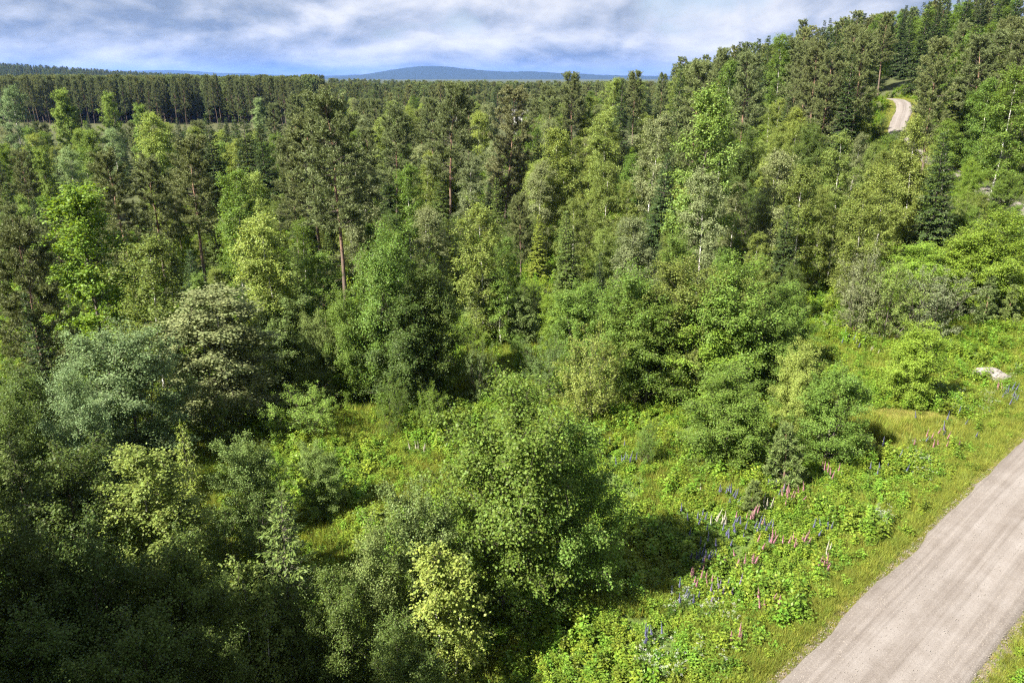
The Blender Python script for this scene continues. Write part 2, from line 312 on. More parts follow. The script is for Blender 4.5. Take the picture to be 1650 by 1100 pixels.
def pine(seed, Ht, Rr, cb=.38, gap=.55, perw=5, ntw=9, tuft=11, blade=(.17, .026), trunk_r=.17, conic=0):
    rs = np.random.RandomState(seed)
    K = 12; t = np.linspace(0, 1, K); P = np.zeros((1, K, 3)); P[0, :, 2] = t * Ht * .97 - .1 * (1 - t)
    P[0, :, :2] = np.cumsum(rs.normal(0, .012 * Ht, (K, 2)), 0) * np.linspace(0, 1, K)[:, None] * .5
    wood = [tubes(P, (trunk_r * (1 - t * .85) * (1 + .3 * np.exp(-t * 12)))[None], 7)]
    zs = np.arange(cb * Ht, Ht * .98, gap); zs = zs + rs.uniform(-.25, .25, len(zs)) * gap
    wi = np.repeat(np.arange(len(zs)), perw); wi = wi[rs.uniform(0, 1, len(wi)) > .16]; n = len(wi); z = np.clip(zs[wi] + rs.uniform(-.2, .2, n) * gap, 0, Ht * .975)
    q = (z / Ht - cb) / (1 - cb)
    pr = np.sqrt(np.clip(1 - ((q - .33) / .74) ** 2, .03, 1)) if not conic else np.clip(1.05 - q, .1, 1) ** .8
    wvar = rs.uniform(.7, 1.15, len(zs) + 1)[wi]
    ln = Rr * pr * rs.uniform(.65, 1.12, n) * wvar; az = np.arange(n) * 2.399 + rs.uniform(-.6, .6, n)
    e = np.interp(q, [0, .5, 1], [R(-4), R(16), R(52)]) + rs.normal(0, .12, n)
    base = np.stack([np.interp(z, P[0, :, 2], P[0, :, i]) for i in range(3)], 1)
    d = np.stack([np.cos(az) * np.cos(e), np.sin(az) * np.cos(e), np.sin(e)], 1)
    Kb = 6; s = np.linspace(0, 1, Kb)
    BP = base[:, None] + d[:, None] * ln[:, None, None] * s[None, :, None]; BP[:, :, 2] += (ln * .18)[:, None] * s[None] ** 2
    BP += np.cumsum(rs.normal(0, .04, BP.shape), 1) * ln[:, None, None] * (s > 0)[None, :, None]
    wood.append(tubes(BP, (trunk_r * .22) * (1 - .8 * s)[None] * np.clip(ln / Rr, .3, 1)[:, None], 4))
    # dead stubs below the crown
    if cb > .2:
        m = 10; sz_ = rs.uniform(.12 * Ht, cb * Ht, m); sa = rs.uniform(0, 6.28, m); sb = np.stack([np.interp(sz_, P[0, :, 2], P[0, :, i]) for i in range(3)], 1)
        sdn = np.stack([np.cos(sa), np.sin(sa), rs.uniform(-.3, .2, m)], 1) * rs.uniform(.4, 1.1, m)[:, None]
        wood.append(tubes(np.stack([sb, sb + sdn * .5, sb + sdn], 1), np.tile(np.array([.02, .014, .006]), (m, 1)), 3))
    cnt = np.maximum(3, (ntw * (.3 + .8 * ln / Rr)).astype(int)); bi = np.repeat(np.arange(n), cnt); m = len(bi)
    u = rs.uniform(.3, 1, m) ** .8; f = np.clip(u, 0, .999) * (Kb - 1); i0 = f.astype(int); fr = (f - i0)[:, None]
    tp = BP[bi, i0] * (1 - fr) + BP[bi, i0 + 1] * fr; fw = unit(BP[bi, i0 + 1] - BP[bi, i0])
    td = unit(fw * .7 + rv(rs, m) * .65 + np.array([0, 0, .35])); tl = np.clip(.22 * Rr, .1, .6) * rs.uniform(.5, 1.25, m)
    wood.append(tubes(np.stack([tp, tp + td * tl[:, None]], 1), np.tile(np.array([.012, .006]), (m, 1)), 3))
    nt_ = 3; ti = np.repeat(np.arange(m), nt_); v = np.tile(np.array([.45, .75, 1.]), m)
    cp = tp[ti] + td[ti] * (tl[ti] * v)[:, None]; cd = td[ti]
    bi2 = np.repeat(np.arange(len(cp)), tuft); k = len(bi2)
    dd = unit(cd[bi2] * .75 + rv(rs, k) * .85 + np.array([0, 0, .18])); pp = cp[bi2] + rs.normal(0, .02 + .0015 * Ht, (k, 3))
    szz = rs.uniform(.7, 1.2, k); V, Q = blades(pp, dd, rv(rs, k), blade[0] * szz, blade[1] * szz, .5)
    tipf = np.repeat(v, tuft) * rs.uniform(.3, 1, k)
    wv, wq = join(wood); mi = np.concatenate([np.full(len(q_), 0 if i_ == 0 else 1) for i_, (v_, q_) in enumerate(wood)])
    return mesh_quads('trunk', wv, wq, [M_PBARK, M_TWIG], mi, smooth=True), mesh_quads('crown', V, Q, [M_PINE], fattr=tipf)

TPL = {}
TPL['B'] = [broadleaf(100 + i, 13, 2.1, .10, 64, R(32), R(60), .42, 15, 44, .115, .095, .78, .5, .13, 1 if i != 2 else 2, .10, 'egg', M_BIRCH, M_BIRCHLEAF, .03) for i in range(4)]
TPL['b'] = [broadleaf(130 + i, 7, 1.35, .10, 34, R(40), R(65), .35, 13, 42, .095, .075, .5, .45, .09, 1 + i, .055, 'cone', M_BIRCH, M_BIRCHLEAF, .04) for i in range(2)]
TPL['A'] = [broadleaf(160 + i, 8.5, 2.5, .08, 40, R(30), R(66), .16, 19, 44, .092, .074, .62, .15, .13, 3 if i != 1 else 4, .085, 'dome' if i % 2 else 'egg', M_BARK, M_LEAF, .05, .42) for i in range(4)]
TPL['a'] = [broadleaf(190 + i, 14, 2.5, .18, 56, R(28), R(62), .15, 16, 42, .145, .12, .75, .15, .14, 1 + i, .12, 'egg', M_BARK, M_LEAF, .03) for i in range(2)]
TPL['W'] = [broadleaf(220 + i, 3.6, 2.1, .04, 22, R(35), R(70), .22, 8, 30, .09, .05, .42, .1, .08, 5, .045, 'dome', M_BARK, M_LEAF, .05, .62) for i in range(3)]
TPL['S'] = [spruce(300 + i, 17, 2.7, .46 + .03 * i, 10, (.26, .10), 30000, .07) for i in range(4)]
TPL['s'] = [spruce(330 + i, 7, 1.7, .25, 8, (.17, .055), 20000, .04) for i in range(2)]
TPL['P'] = [pine(360 + i, 17, 2.5, [.36, .28, .42, .22][i], .45, 6, 15, 11, (.215, .050), .17) for i in range(4)]
TPL['p'] = [pine(390 + i, 3.2, 1.0, .06, .24, 5, 8, 13, (.16, .034), .05, 1) for i in range(2)]
NATIVE = {'B': (13, 2.1), 'b': (7, 1.35), 'A': (8.5, 2.5), 'a': (14, 2.5), 'S': (17, 2.7), 's': (7, 1.7), 'P': (17, 2.5), 'p': (3.2, 1.0), 'W': (3.6, 2.1)}
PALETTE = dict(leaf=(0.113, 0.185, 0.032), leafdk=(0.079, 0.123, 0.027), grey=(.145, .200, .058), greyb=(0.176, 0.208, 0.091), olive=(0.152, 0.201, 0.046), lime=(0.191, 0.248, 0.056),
               yleaf=(0.152, 0.238, 0.031), bright=(.145, .222, .048), blue=(0.123, 0.185, 0.051), silver=(.165, .240, .100), grass=(0.140, 0.223, 0.041), greyw=(0.146, 0.171, 0.082),
               spruce=(.034, .060, .018), spruceL=(.070, .108, .024), spruceY=(0.129, 0.171, 0.024), spruceH=(0.069, 0.088, 0.021), pine=(.112, .142, .048), pineL=(.115, .168, .044), pinedark=(0.081, 0.104, 0.033), pinered=(.130, .142, .060))
NAME = {'B': 'birch_tree', 'b': 'birch_sapling', 'A': 'leafy_tree', 'a': 'aspen_tree', 'S': 'spruce_tree', 's': 'young_spruce', 'P': 'pine_tree', 'p': 'young_pine', 'W': 'willow_shrub'}
CATEG = {'B': 'birch', 'b': 'birch', 'A': 'tree', 'a': 'aspen', 'S': 'spruce', 's': 'spruce', 'P': 'pine', 'p': 'pine', 'W': 'shrub'}
GROUP = {'B': 'birches of the mixed forest', 'b': 'young birches', 'A': 'leafy trees and tall bushes', 'a': 'aspens', 'S': 'spruces of the forest', 's': 'young spruces', 'P': 'pines of the forest', 'p': 'young pines', 'W': 'shrubs of the clearing'}

# ------------------------------------------------------------------ ground
def field_mask(x, y): return ((x - 28) / 22) ** 2 + ((y - 126) / 6.5) ** 2
def dry_mask(x, y): return ((x - 25.2) / 4.0) ** 2 + ((y - 43.2) / 2.8) ** 2
def axis(lo, hi, fine_lo, fine_hi, step, grow):
    a = list(np.arange(fine_lo, fine_hi + step, step)); s = step
    while a[-1] < hi: s *= grow; a.append(a[-1] + s)
    s = step
    while a[0] > lo: s *= grow; a.insert(0, a[0] - s)
    return np.array(a)
gx = axis(-24000, 24000, -60, 100, 1.15, 1.10); gy = axis(-3000, 30000, -20, 215, 1.15, 1.09)
X, Y = np.meshgrid(gx, gy); Z = ground(X, Y)
rd, _ = road_dist(X, Y); Z = Z - .14 * (rd < 2.1)
Vt = np.stack([X, Y, Z], -1).reshape(-1, 3); ny, nx = X.shape
ii = np.arange(ny * nx).reshape(ny, nx); Qt = np.stack([ii[:-1, :-1], ii[:-1, 1:], ii[1:, 1:], ii[1:, :-1]], -1).reshape(-1, 4)
def ground_mat():
    m, t, out = new_mat('ground_soil')
    at = N(t, 'ShaderNodeAttribute', attribute_name='zone'); tc = N(t, 'ShaderNodeTexCoord')
    n = N(t, 'ShaderNodeTexNoise', inp={'Scale': .6, 'Detail': 10, 'Roughness': .65}); L(t, tc.outputs['Object'], n.inputs['Vector'])
    v = ramp(t, n.outputs[0], [(.3, (.55, .55, .55)), (.7, (1.35, 1.35, 1.35))])
    mix = N(t, 'ShaderNodeMix', data_type='RGBA', blend_type='MULTIPLY'); mix.inputs[0].default_value = 1; L(t, at.outputs['Color'], mix.inputs[6]); L(t, v, mix.inputs[7])
    p = N(t, 'ShaderNodeBsdfPrincipled', inp={'Roughness': .95, 'Specular IOR Level': .1}); L(t, mix.outputs[2], p.inputs['Base Color'])
    b = N(t, 'ShaderNodeBump', inp={'Strength': .6, 'Distance': .08}); L(t, n.outputs[0], b.inputs['Height']); L(t, b.outputs[0], p.inputs['Normal'])
    L(t, p.outputs[0], out.inputs[0]); return m
me = mesh_quads('ground', Vt, Qt, [ground_mat()], smooth=True)
zone = np.zeros((ny * nx, 4), np.float32); zone[:, 3] = 1
xf, yf = X.ravel(), Y.ravel(); rdf = rd.ravel()
zone[:, :3] = (.050, .058, .024)
near = (yf < 75) & (rdf < 60); zone[near, :3] = (.065, .095, .024)
zone[(rdf < 6) & (yf < 70), :3] = (.10, .12, .034)
zone[(rdf < 3.3) & (yf < 60), :3] = (.105, .088, .07)
fm = field_mask(xf, yf) < 1.15; zone[fm, :3] = (.20, .215, .05)
dm = dry_mask(xf, yf) < 1; zone[dm, :3] = (.20, .20, .055)
hm = (yf > 320) & (yf < 408) & (xf < -.20 * yf); zone[hm, :3] = (.058, .062, .028)
ca = me.color_attributes.new('zone', 'FLOAT_COLOR', 'POINT'); ca.data.foreach_set('color', zone.ravel())
g = link('ground', me); tag(g, kind='structure')

# gravel road: strip with a crown, two packed wheel tracks and loose edges
def road_mat():
    m, t, out = new_mat('gravel_road')
    uv = N(t, 'ShaderNodeUVMap', uv_map='UVMap'); sp = N(t, 'ShaderNodeSeparateXYZ'); L(t, uv.outputs[0], sp.inputs[0])
    tc = N(t, 'ShaderNodeTexCoord')
    st = N(t, 'ShaderNodeMapping'); st.inputs['Scale'].default_value = (3.2, .05, 1); L(t, uv.outputs[0], st.inputs[0])
    ns = N(t, 'ShaderNodeTexNoise', inp={'Scale': 1.6, 'Detail': 8, 'Roughness': .62}); L(t, st.outputs[0], ns.inputs['Vector'])
    nf = N(t, 'ShaderNodeTexNoise', inp={'Scale': 14, 'Detail': 10, 'Roughness': .8}); L(t, tc.outputs['Object'], nf.inputs['Vector'])
    nb = N(t, 'ShaderNodeTexNoise', inp={'Scale': .9, 'Detail': 5, 'Roughness': .6}); L(t, tc.outputs['Object'], nb.inputs['Vector'])
    # wheel tracks at u = +-0.75
    au = math_n(t, 'ABSOLUTE', math_n(t, 'ADD', sp.outputs[0], math_n(t, 'MULTIPLY', math_n(t, 'SUBTRACT', ns.outputs[0], .5), .7)))
    tr = ramp(t, math_n(t, 'DIVIDE', au, 3.0), [(.08, (.0, .0, .0)), (.22, (1, 1, 1)), (.34, (.9, .9, .9)), (.48, (.1, .1, .1)), (1, (0, 0, 0))])
    c1 = ramp(t, math_n(t, 'ADD', math_n(t, 'MULTIPLY', nf.outputs[0], .55), math_n(t, 'MULTIPLY', ns.outputs[0], .45)), [(.30, (.060, .052, .047)), (.46, (.120, .107, .098)), (.56, (.152, .138, .129)), (.72, (.200, .186, .177))])
    mix = N(t, 'ShaderNodeMix', data_type='RGBA'); L(t, math_n(t, 'MULTIPLY', tr, .28), mix.inputs[0]); L(t, c1, mix.inputs[6]); mix.inputs[7].default_value = (.212, .199, .192, 1)
    br = ramp(t, nb.outputs[0], [(.35, (.90, .88, .86)), (.65, (1.08, 1.08, 1.08))])
    m2 = N(t, 'ShaderNodeMix', data_type='RGBA', blend_type='MULTIPLY'); m2.inputs[0].default_value = 1; L(t, mix.outputs[2], m2.inputs[6]); L(t, br, m2.inputs[7])
    p = N(t, 'ShaderNodeBsdfPrincipled', inp={'Roughness': .92, 'Specular IOR Level': .15}); L(t, m2.outputs[2], p.inputs['Base Color'])
    b = N(t, 'ShaderNodeBump', inp={'Strength': .8, 'Distance': .04}); L(t, nf.outputs[0], b.inputs['Height']); L(t, b.outputs[0], p.inputs['Normal'])
    L(t, p.outputs[0], out.inputs[0]); return m
rsr = np.random.RandomState(3)
C2 = RC; tg = unit(np.gradient(C2, axis=0)); nr = np.stack([tg[:, 1], -tg[:, 0]], 1)
us = np.concatenate([[-1], np.linspace(-.94, .94, 13), [1]]); Kr = len(C2)
edge = np.convolve(rsr.normal(0, 1, Kr + 8), np.ones(2) / 2, 'same')[:Kr] * .10, np.convolve(rsr.normal(0, 1, Kr + 8), np.ones(2) / 2, 'same')[:Kr] * .10
HW = np.interp(C2[:, 1], [45, 75], [2.55, 1.5])[:, None]
half = np.where(us[None] < 0, HW + edge[0][:, None], HW + edge[1][:, None])
off_ = us[None] * half
Vr = np.zeros((Kr, 15, 3)); Vr[:, :, :2] = C2[:, None] + nr[:, None] * off_[..., None]
Vr[:, :, 2] = RZ[:, None] + .07 * (1 - us[None] ** 2) - .06 * np.exp(-((np.abs(off_) - .8) / .3) ** 2) + rsr.normal(0, .008, (Kr, 15)) - .24 * (np.abs(us[None]) > .99)
arc = np.concatenate([[0], np.cumsum(np.linalg.norm(np.diff(C2, axis=0), axis=1))])
ii = np.arange(Kr * 15).reshape(Kr, 15); Qr = np.stack([ii[:-1, :-1], ii[:-1, 1:], ii[1:, 1:], ii[1:, :-1]], -1).reshape(-1, 4)
me = mesh_quads('gravel_road', Vr.reshape(-1, 3), Qr, [road_mat()], smooth=True)
uvl = me.uv_layers.new(name='UVMap'); uvv = np.stack([off_.ravel(), np.repeat(arc, 15)], 1)
uvl.data.foreach_set('uv', uvv[Qr.ravel()].astype(np.float32).ravel())
road = link('gravel_road', me); tag(road, kind='structure')

# ------------------------------------------------------------------ far hills
M_HILL = simple_noise_mat('far_forest_cover', [(.35, (.008, .016, .012)), (.65, (.016, .028, .018))], .02, .95, 0, 'Object')
def ridge(name, y0, pts, depth, seed):
    rs = np.random.RandomState(seed); xs = np.linspace(pts[0][0], pts[-1][0], 160); hs = np.interp(xs, [p[0] for p in pts], [p[1] for p in pts])
    k = np.hanning(13); k /= k.sum(); hs = np.convolve(np.pad(hs, 6, mode='edge'), k, 'valid') + rs.normal(0, 1, 160).cumsum() * .0 + rs.normal(0, 2.2, 160)
    vs_ = np.linspace(-1, 1, 25); V = np.zeros((25, 160, 3)); V[..., 0] = xs[None]; V[..., 1] = y0 + vs_[:, None] * depth
    V[..., 2] = -8 + (hs[None] + 8) * np.exp(-(vs_[:, None] * 1.7) ** 2) + rs.normal(0, 1.5, (25, 160))
    ii = np.arange(25 * 160).reshape(25, 160); Q = np.stack([ii[:-1, :-1], ii[:-1, 1:], ii[1:, 1:], ii[1:, :-1]], -1).reshape(-1, 4)
    o = link(name, mesh_quads(name, V.reshape(-1, 3), Q, [M_HILL], smooth=True)); tag(o, kind='structure')
def pxh(px, py, Yd): return ((px - 825) / 1277 * Yd, 22 + (125 - py) / 1277 * Yd)
ridge('mountain', 12500, [pxh(a, b, 12500) for a, b in [(520, 127), (590, 121), (630, 114), (665, 109), (700, 107), (735, 110), (775, 114), (820, 117), (850, 115), (880, 117), (930, 119), (985, 122), (1100, 123), (1300, 128)]], 2600, 1)
ridge('hills', 17500, [pxh(a, b, 17500) for a, b in [(60, 126), (180, 118), (240, 114), (290, 114), (330, 117), (365, 119), (400, 118), (430, 121), (470, 122), (520, 123), (600, 120), (660, 121), (760, 124), (1000, 122), (1200, 126)]], 3000, 2)

# ------------------------------------------------------------------ trees, one by one
TREES = [
('A', 3, -0.56, 27.26, 10.12, 1.28, 169, 'leaf', 'big leafy tree with dense bright leaves in the middle of the foreground'),
('A', 1, 2.31, 28.0, 8.27, 1.025, 78, 'leaf', 'rounded leafy tree adjoining the big foreground tree, casting shade over the flowers'),
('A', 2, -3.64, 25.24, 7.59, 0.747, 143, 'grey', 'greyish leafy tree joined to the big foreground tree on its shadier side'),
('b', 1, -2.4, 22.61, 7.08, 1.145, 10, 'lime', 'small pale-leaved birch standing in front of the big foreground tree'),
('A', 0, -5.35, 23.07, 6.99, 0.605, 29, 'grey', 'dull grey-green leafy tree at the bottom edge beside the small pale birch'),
('A', 2, -13.56, 33.52, 5.61, 0.747, 167, 'blue', 'round-leaved bluish-green tree above the young spruce with the spiky leader'),
('A', 2, -10.26, 35.64, 4.15, 0.523, 126, 'blue', 'small round-leaved bush standing between two shady grass hollows'),
('W', 2, -14.11, 45.03, 2.81, 1.125, 305, 'grass', 'low domed bright green shrub at the edge of the grassy clearing'),
('B', 2, -20.06, 47.54, 9.85, 1.804, 67, 'greyb', 'large grey-green weeping birch beside the dark gap in the foliage'),
('A', 3, -22.75, 40.46, 8.55, 1.395, 58, 'silver', 'silvery blue-green leafy tree with shiny leaves, below the tall yellow-tipped aspen'),
('A', 1, -23.04, 35.28, 7.99, 0.72, 218, 'silver', 'smaller silvery leafy tree at the outer flank of the silvery shiny-leaved tree'),
('a', 0, -31.16, 53.67, 15.36, 1.523, 53, 'yleaf', 'tall bright aspen with yellow-tipped leaves near the picture edge'),
('B', 0, -25.5, 50.19, 12.7, 1.303, 90, 'olive', 'olive birch standing just behind the tall yellow-tipped aspen'),
('P', 0, -29.54, 43.58, 14.24, 0.844, 176, 'pinedark', 'dark bushy pine cut by the picture edge beside the yellow-tipped aspen'),
('s', 1, -8.25, 22.16, 9.72, 1.109, 51, 'spruceL', 'young spruce with a bare spiky leader at the bottom of the picture'),
('s', 1, -15.53, 31.48, 8.02, 0.7, 124, 'spruceY', 'narrow yellow-green spruce standing between the weeping birch and bluish tree'),
('b', 1, -9.12, 21.21, 7.3, 0.967, 350, 'olive', 'small-leaved sunlit birch in front of the young spruce with spiky leader'),
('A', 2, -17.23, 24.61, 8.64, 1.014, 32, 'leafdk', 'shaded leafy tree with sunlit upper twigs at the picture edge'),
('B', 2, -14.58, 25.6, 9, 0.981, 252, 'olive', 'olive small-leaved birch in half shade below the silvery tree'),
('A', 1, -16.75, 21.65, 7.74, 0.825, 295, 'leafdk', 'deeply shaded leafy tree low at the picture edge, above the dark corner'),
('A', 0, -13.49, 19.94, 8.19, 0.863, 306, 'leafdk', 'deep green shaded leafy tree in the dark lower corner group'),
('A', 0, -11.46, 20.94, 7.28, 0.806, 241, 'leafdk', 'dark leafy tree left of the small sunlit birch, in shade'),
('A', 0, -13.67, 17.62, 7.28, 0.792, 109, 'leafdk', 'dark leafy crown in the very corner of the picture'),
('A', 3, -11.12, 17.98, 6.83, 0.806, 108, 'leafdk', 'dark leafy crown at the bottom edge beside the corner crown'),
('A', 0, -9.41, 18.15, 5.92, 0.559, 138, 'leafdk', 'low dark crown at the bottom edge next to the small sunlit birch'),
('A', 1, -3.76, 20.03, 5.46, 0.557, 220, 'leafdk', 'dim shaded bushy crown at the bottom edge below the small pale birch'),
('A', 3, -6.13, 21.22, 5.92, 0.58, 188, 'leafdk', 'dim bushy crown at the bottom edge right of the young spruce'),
('A', 3, -9.53, 51.13, 11.86, 1.16, 150, 'leaf', 'tallest tree of the dark leafy clump behind the small clearing'),
('A', 0, -5.81, 51.42, 9.94, 1.128, 60, 'leafdk', 'broad dark tree at the shaded right side of the leafy clump by the clearing'),
('A', 1, -11.86, 51.13, 8.05, 0.813, 7, 'leaf', 'pointed leafy tree at the near flank of the dark leafy clump'),
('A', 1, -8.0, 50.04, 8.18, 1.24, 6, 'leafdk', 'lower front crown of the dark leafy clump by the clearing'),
('A', 2, -17.58, 54.2, 6.72, 1.051, 319, 'grey', 'grey-green leafy tree between the weeping birch and the dark leafy clump'),
('B', 3, -15.81, 57.39, 10.22, 0.948, 61, 'leaf', 'leafy young tree behind the dark leafy clump, fresh green'),
('A', 2, -13.91, 50.62, 6.39, 0.72, 123, 'grey', 'small grey-green tree in front of the dark leafy clump'),
('b', 1, -2.52, 62.69, 6.37, 1.513, 127, 'greyb', 'slim grey-green sapling standing right of the dark leafy clump'),
('b', 0, -1.0, 61.45, 6.26, 1.288, 98, 'leaf', 'slim sapling with a visible dark stem next to the grey sapling'),
('b', 1, 1.13, 61.98, 4.66, 1.204, 237, 'grey', 'short sapling, rightmost of the three beside the dark leafy clump'),
('W', 2, -2.49, 50.91, 3.78, 0.597, 106, 'grey', 'small grey-green bush just behind the big leafy foreground tree'),
('W', 2, 2.68, 50.4, 4.03, 0.806, 153, 'blue', 'bluish willow bush between the big foreground tree and the pale round bush'),
('W', 1, 5.41, 46.86, 5.05, 1.257, 69, 'lime', 'pale yellow-green round willow bush in the middle of the meadow'),
('A', 2, 8.06, 51.05, 9.14, 1.349, 218, 'leaf', 'first crown from the pale round bush in the long leafy thicket row'),
('A', 3, 12.08, 50.62, 9.28, 1.338, 216, 'olive', 'second crown from the pale round bush in the long leafy thicket row'),
('A', 2, 15.52, 49.33, 9.63, 1.393, 352, 'leaf', 'third crown from the pale round bush in the long leafy thicket row'),
('A', 1, 20.3, 53.28, 6.52, 1.036, 124, 'leaf', 'fourth crown from the pale round bush in the long leafy thicket row'),
('A', 3, 9.61, 49.26, 7.24, 1.314, 16, 'leaf', 'front leafy tree of the long thicket, under the first and second crowns'),
('A', 3, 13.95, 49.26, 6.45, 1.318, 221, 'yleaf', 'front leafy tree of the long thicket, under the second and third crowns'),
('A', 1, 18.39, 50.19, 5.47, 1.164, 17, 'leaf', 'front leafy tree of the long thicket, under the third and fourth crowns'),
('A', 3, 5.63, 55.93, 6.82, 1.08, 93, 'leaf', 'fresh green leafy tree at the near end of the long thicket'),
('A', 3, 4.18, 60.5, 4.79, 0.742, 23, 'yleaf', 'small bright leafy tree beside the short sapling and the thicket end'),
('A', 1, 12.74, 40.35, 5.73, 1.073, 170, 'leaf', 'leafy bush standing alone in the meadow in front of the long thicket'),
('A', 1, 18.3, 43.58, 6.07, 0.632, 342, 'lime', 'pale slender leafy bush between the two meadow bushes'),
('A', 2, 18.73, 40.29, 5.8, 0.887, 231, 'leaf', 'leafy bush beside the small round pine and the dry grass patch'),
('p', 1, 15.38, 37.04, 3.95, 1.3, 165, 'pineL', 'small rounded pine in the meadow in front of two leafy bushes'),
('p', 0, 12.78, 34.49, 2.04, 0.741, 70, 'pineL', 'tiny pine sapling among pink lupins'),
('A', 0, 27.44, 47.07, 5.36, 0.889, 263, 'yleaf', 'bright leafy bush standing alone near the boulder'),
('W', 1, 29.6, 61.1, 5.75, 1.143, 98, 'greyw', 'grey willow bush nearest the long leafy thicket'),
('W', 2, 34.84, 59.55, 4.57, 1.431, 325, 'greyw', 'grey willow bush below the bright leafy trees beside the road bank'),
('W', 2, 31.22, 58.79, 5.31, 1.289, 25, 'olive', 'olive willow bush between the two grey willow bushes'),
('p', 0, 40.64, 61.19, 4.23, 1.126, 212, 'pineL', 'young open pine at the shaded edge above the road bank'),
('p', 1, 42.91, 61.63, 3.41, 1.081, 235, 'pineL', 'young open pine closest to the right picture edge'),
('A', 1, 36.6, 65.15, 5.96, 1.468, 115, 'yleaf', 'bright leafy tree behind the grey willow bushes'),
('A', 2, 40.24, 65.06, 5.98, 1.353, 19, 'yleaf', 'bright leafy tree between two others above the young pines'),
('A', 1, 42.84, 64.05, 8.27, 1.437, 44, 'yleaf', 'big bright leafy tree at the right picture edge above the young pines'),
('W', 0, -8.21, 45.35, 3.52, 0.491, 117, 'leaf', 'small leafy bush in the sunny clearing below the dark clump'),
('W', 1, -5.64, 45.94, 2.76, 0.647, 90, 'yleaf', 'low bright bush beside the blue lupins of the clearing'),
('W', 0, 8.25, 40.29, 2.6, 0.445, 334, 'leaf', 'small bush in the meadow between the big foreground tree and lone bush'),
('a', 1, -112.01, 194.69, 19.01, 1.445, 135, 'bright', 'bright green aspen standing out before the far pine stand'),
('a', 0, -104.68, 201.03, 17.77, 1.351, 35, 'bright', 'second bright aspen before the far pine stand'),
('a', 0, -89.69, 187.01, 15.72, 1.195, 2, 'bright', 'third and smallest bright aspen before the far pine stand'),
('B', 0, -124.52, 194.69, 19.91, 1.801, 190, 'silver', 'pale bluish birch at the left picture edge before the pine stand'),
('S', 2, -149.48, 273.44, 9.66, 0.716, 317, 'spruce', 'small dark spruce, nearest such tree right of the bright aspen before the pine stand'),
('S', 2, -126.83, 250.39, 11.07, 0.82, 59, 'spruce', 'small dark spruce, third such tree right of the bright aspen before the pine stand'),
('a', 0, -74.32, 135.92, 13.5, 1.026, 101, 'bright', 'bright leafy tree among dark spruces, below the bright aspens'),
('B', 3, -83.07, 160.02, 12.8, 1.158, 167, 'silver', 'pale silvery birch right of the bright leafy tree among spruces'),
('B', 2, -58.02, 123.92, 16.97, 1.536, 184, 'lime', 'broad pale birch rising between spruces below the pine stand'),
('B', 0, -70.78, 122.28, 12.22, 1.105, 226, 'silver', 'silvery birch, standing below the bright aspen before the pine stand'),
('a', 0, -72.55, 118.54, 11.86, 0.902, 191, 'bright', 'bright rounded tree beside dark spruces near the left edge'),
('S', 0, -81.47, 136.3, 11.05, 0.819, 18, 'spruce', 'small dark spruce, standing below the bright aspen before the pine stand'),
('S', 1, -82.19, 190.47, 12.7, 0.941, 170, 'spruce', 'small dark spruce, fourth such tree left of the biggest dark spruce'),
('S', 1, -49.86, 127.56, 16.59, 1.229, 223, 'spruce', 'broad dark spruce, left of the two big spruces'),
('S', 3, -39.9, 115.27, 18.13, 1.342, 54, 'spruce', 'biggest broad dark spruce in the left forest'),
('S', 0, -36.42, 112.78, 15.78, 1.168, 226, 'spruce', 'dark spruce leaning close behind the biggest spruce'),
('P', 1, -39.64, 75.9, 14.83, 1.009, 66, 'pine', 'open olive pine behind the tall yellow-tipped aspen'),
('P', 0, -39.97, 83.29, 13.96, 0.949, 80, 'pine', 'open pine, middle of the three pines behind the olive birch'),
('P', 2, -33.88, 79.84, 16.37, 1.113, 260, 'pine', 'tallest of the three open pines behind the olive birch'),
('B', 3, -28.99, 77.34, 14.27, 1.292, 61, 'leaf', 'round green birch at the foot of the biggest dark spruce'),
('B', 3, -30.14, 89.25, 11.88, 1.074, 131, 'lime', 'pale yellow-green birch with a narrow pointed top'),
('B', 2, -18.32, 55.92, 13.25, 1.199, 36, 'lime', 'lower pale birch just in front of the pale pointed birch'),
('P', 1, -27.7, 95.3, 14.81, 1.007, 180, 'pine', 'slim pine with a long dark bare trunk beside the pale pointed birch'),
('P', 2, -16.82, 72.35, 20.43, 1.388, 81, 'pine', 'large broad pine with a visible reddish trunk'),
('P', 0, -23.31, 89.15, 17.89, 1.215, 98, 'pine', 'pine crowding the sunny side of the large broad pine'),
('a', 1, -84.95, 261.34, 15.15, 1.151, 141, 'silver', 'tall silvery aspen, standing above the biggest dark spruce'),
('P', 1, -53.2, 187.58, 17.59, 1.196, 231, 'pine', 'olive pine, second such tree right of the biggest dark spruce'),
('P', 3, -59.96, 195.94, 15.33, 1.042, 219, 'pine', 'olive pine, second such tree above the biggest dark spruce'),
('B', 2, -16.78, 84.45, 14.68, 1.328, 227, 'greyb', 'grey weeping birch in front of the large broad pine'),
('P', 3, -23.64, 126.22, 13.38, 0.91, 206, 'pine', 'olive pine, nearest such tree left of the tall spreading pine'),
('P', 0, -17.76, 114.31, 16.95, 1.153, 341, 'pine', 'rounded dense pine between the large broad pine and the grey birch'),
('P', 2, -8.84, 104.61, 19.91, 1.355, 328, 'pine', 'tall spreading pine left of the thin red-trunked pine'),
('P', 2, -15.45, 144.18, 17.03, 1.158, 156, 'pine', 'olive pine, standing above the tall spreading pine'),
('P', 3, -1.15, 112.2, 19.55, 1.329, 29, 'pinered', 'tall thin-crowned pine with a bare reddish trunk near the white house'),
('B', 0, -11.9, 85.79, 12.46, 1.128, 71, 'leaf', 'rounded birch with a pale top, right of the grey mid-forest birch'),
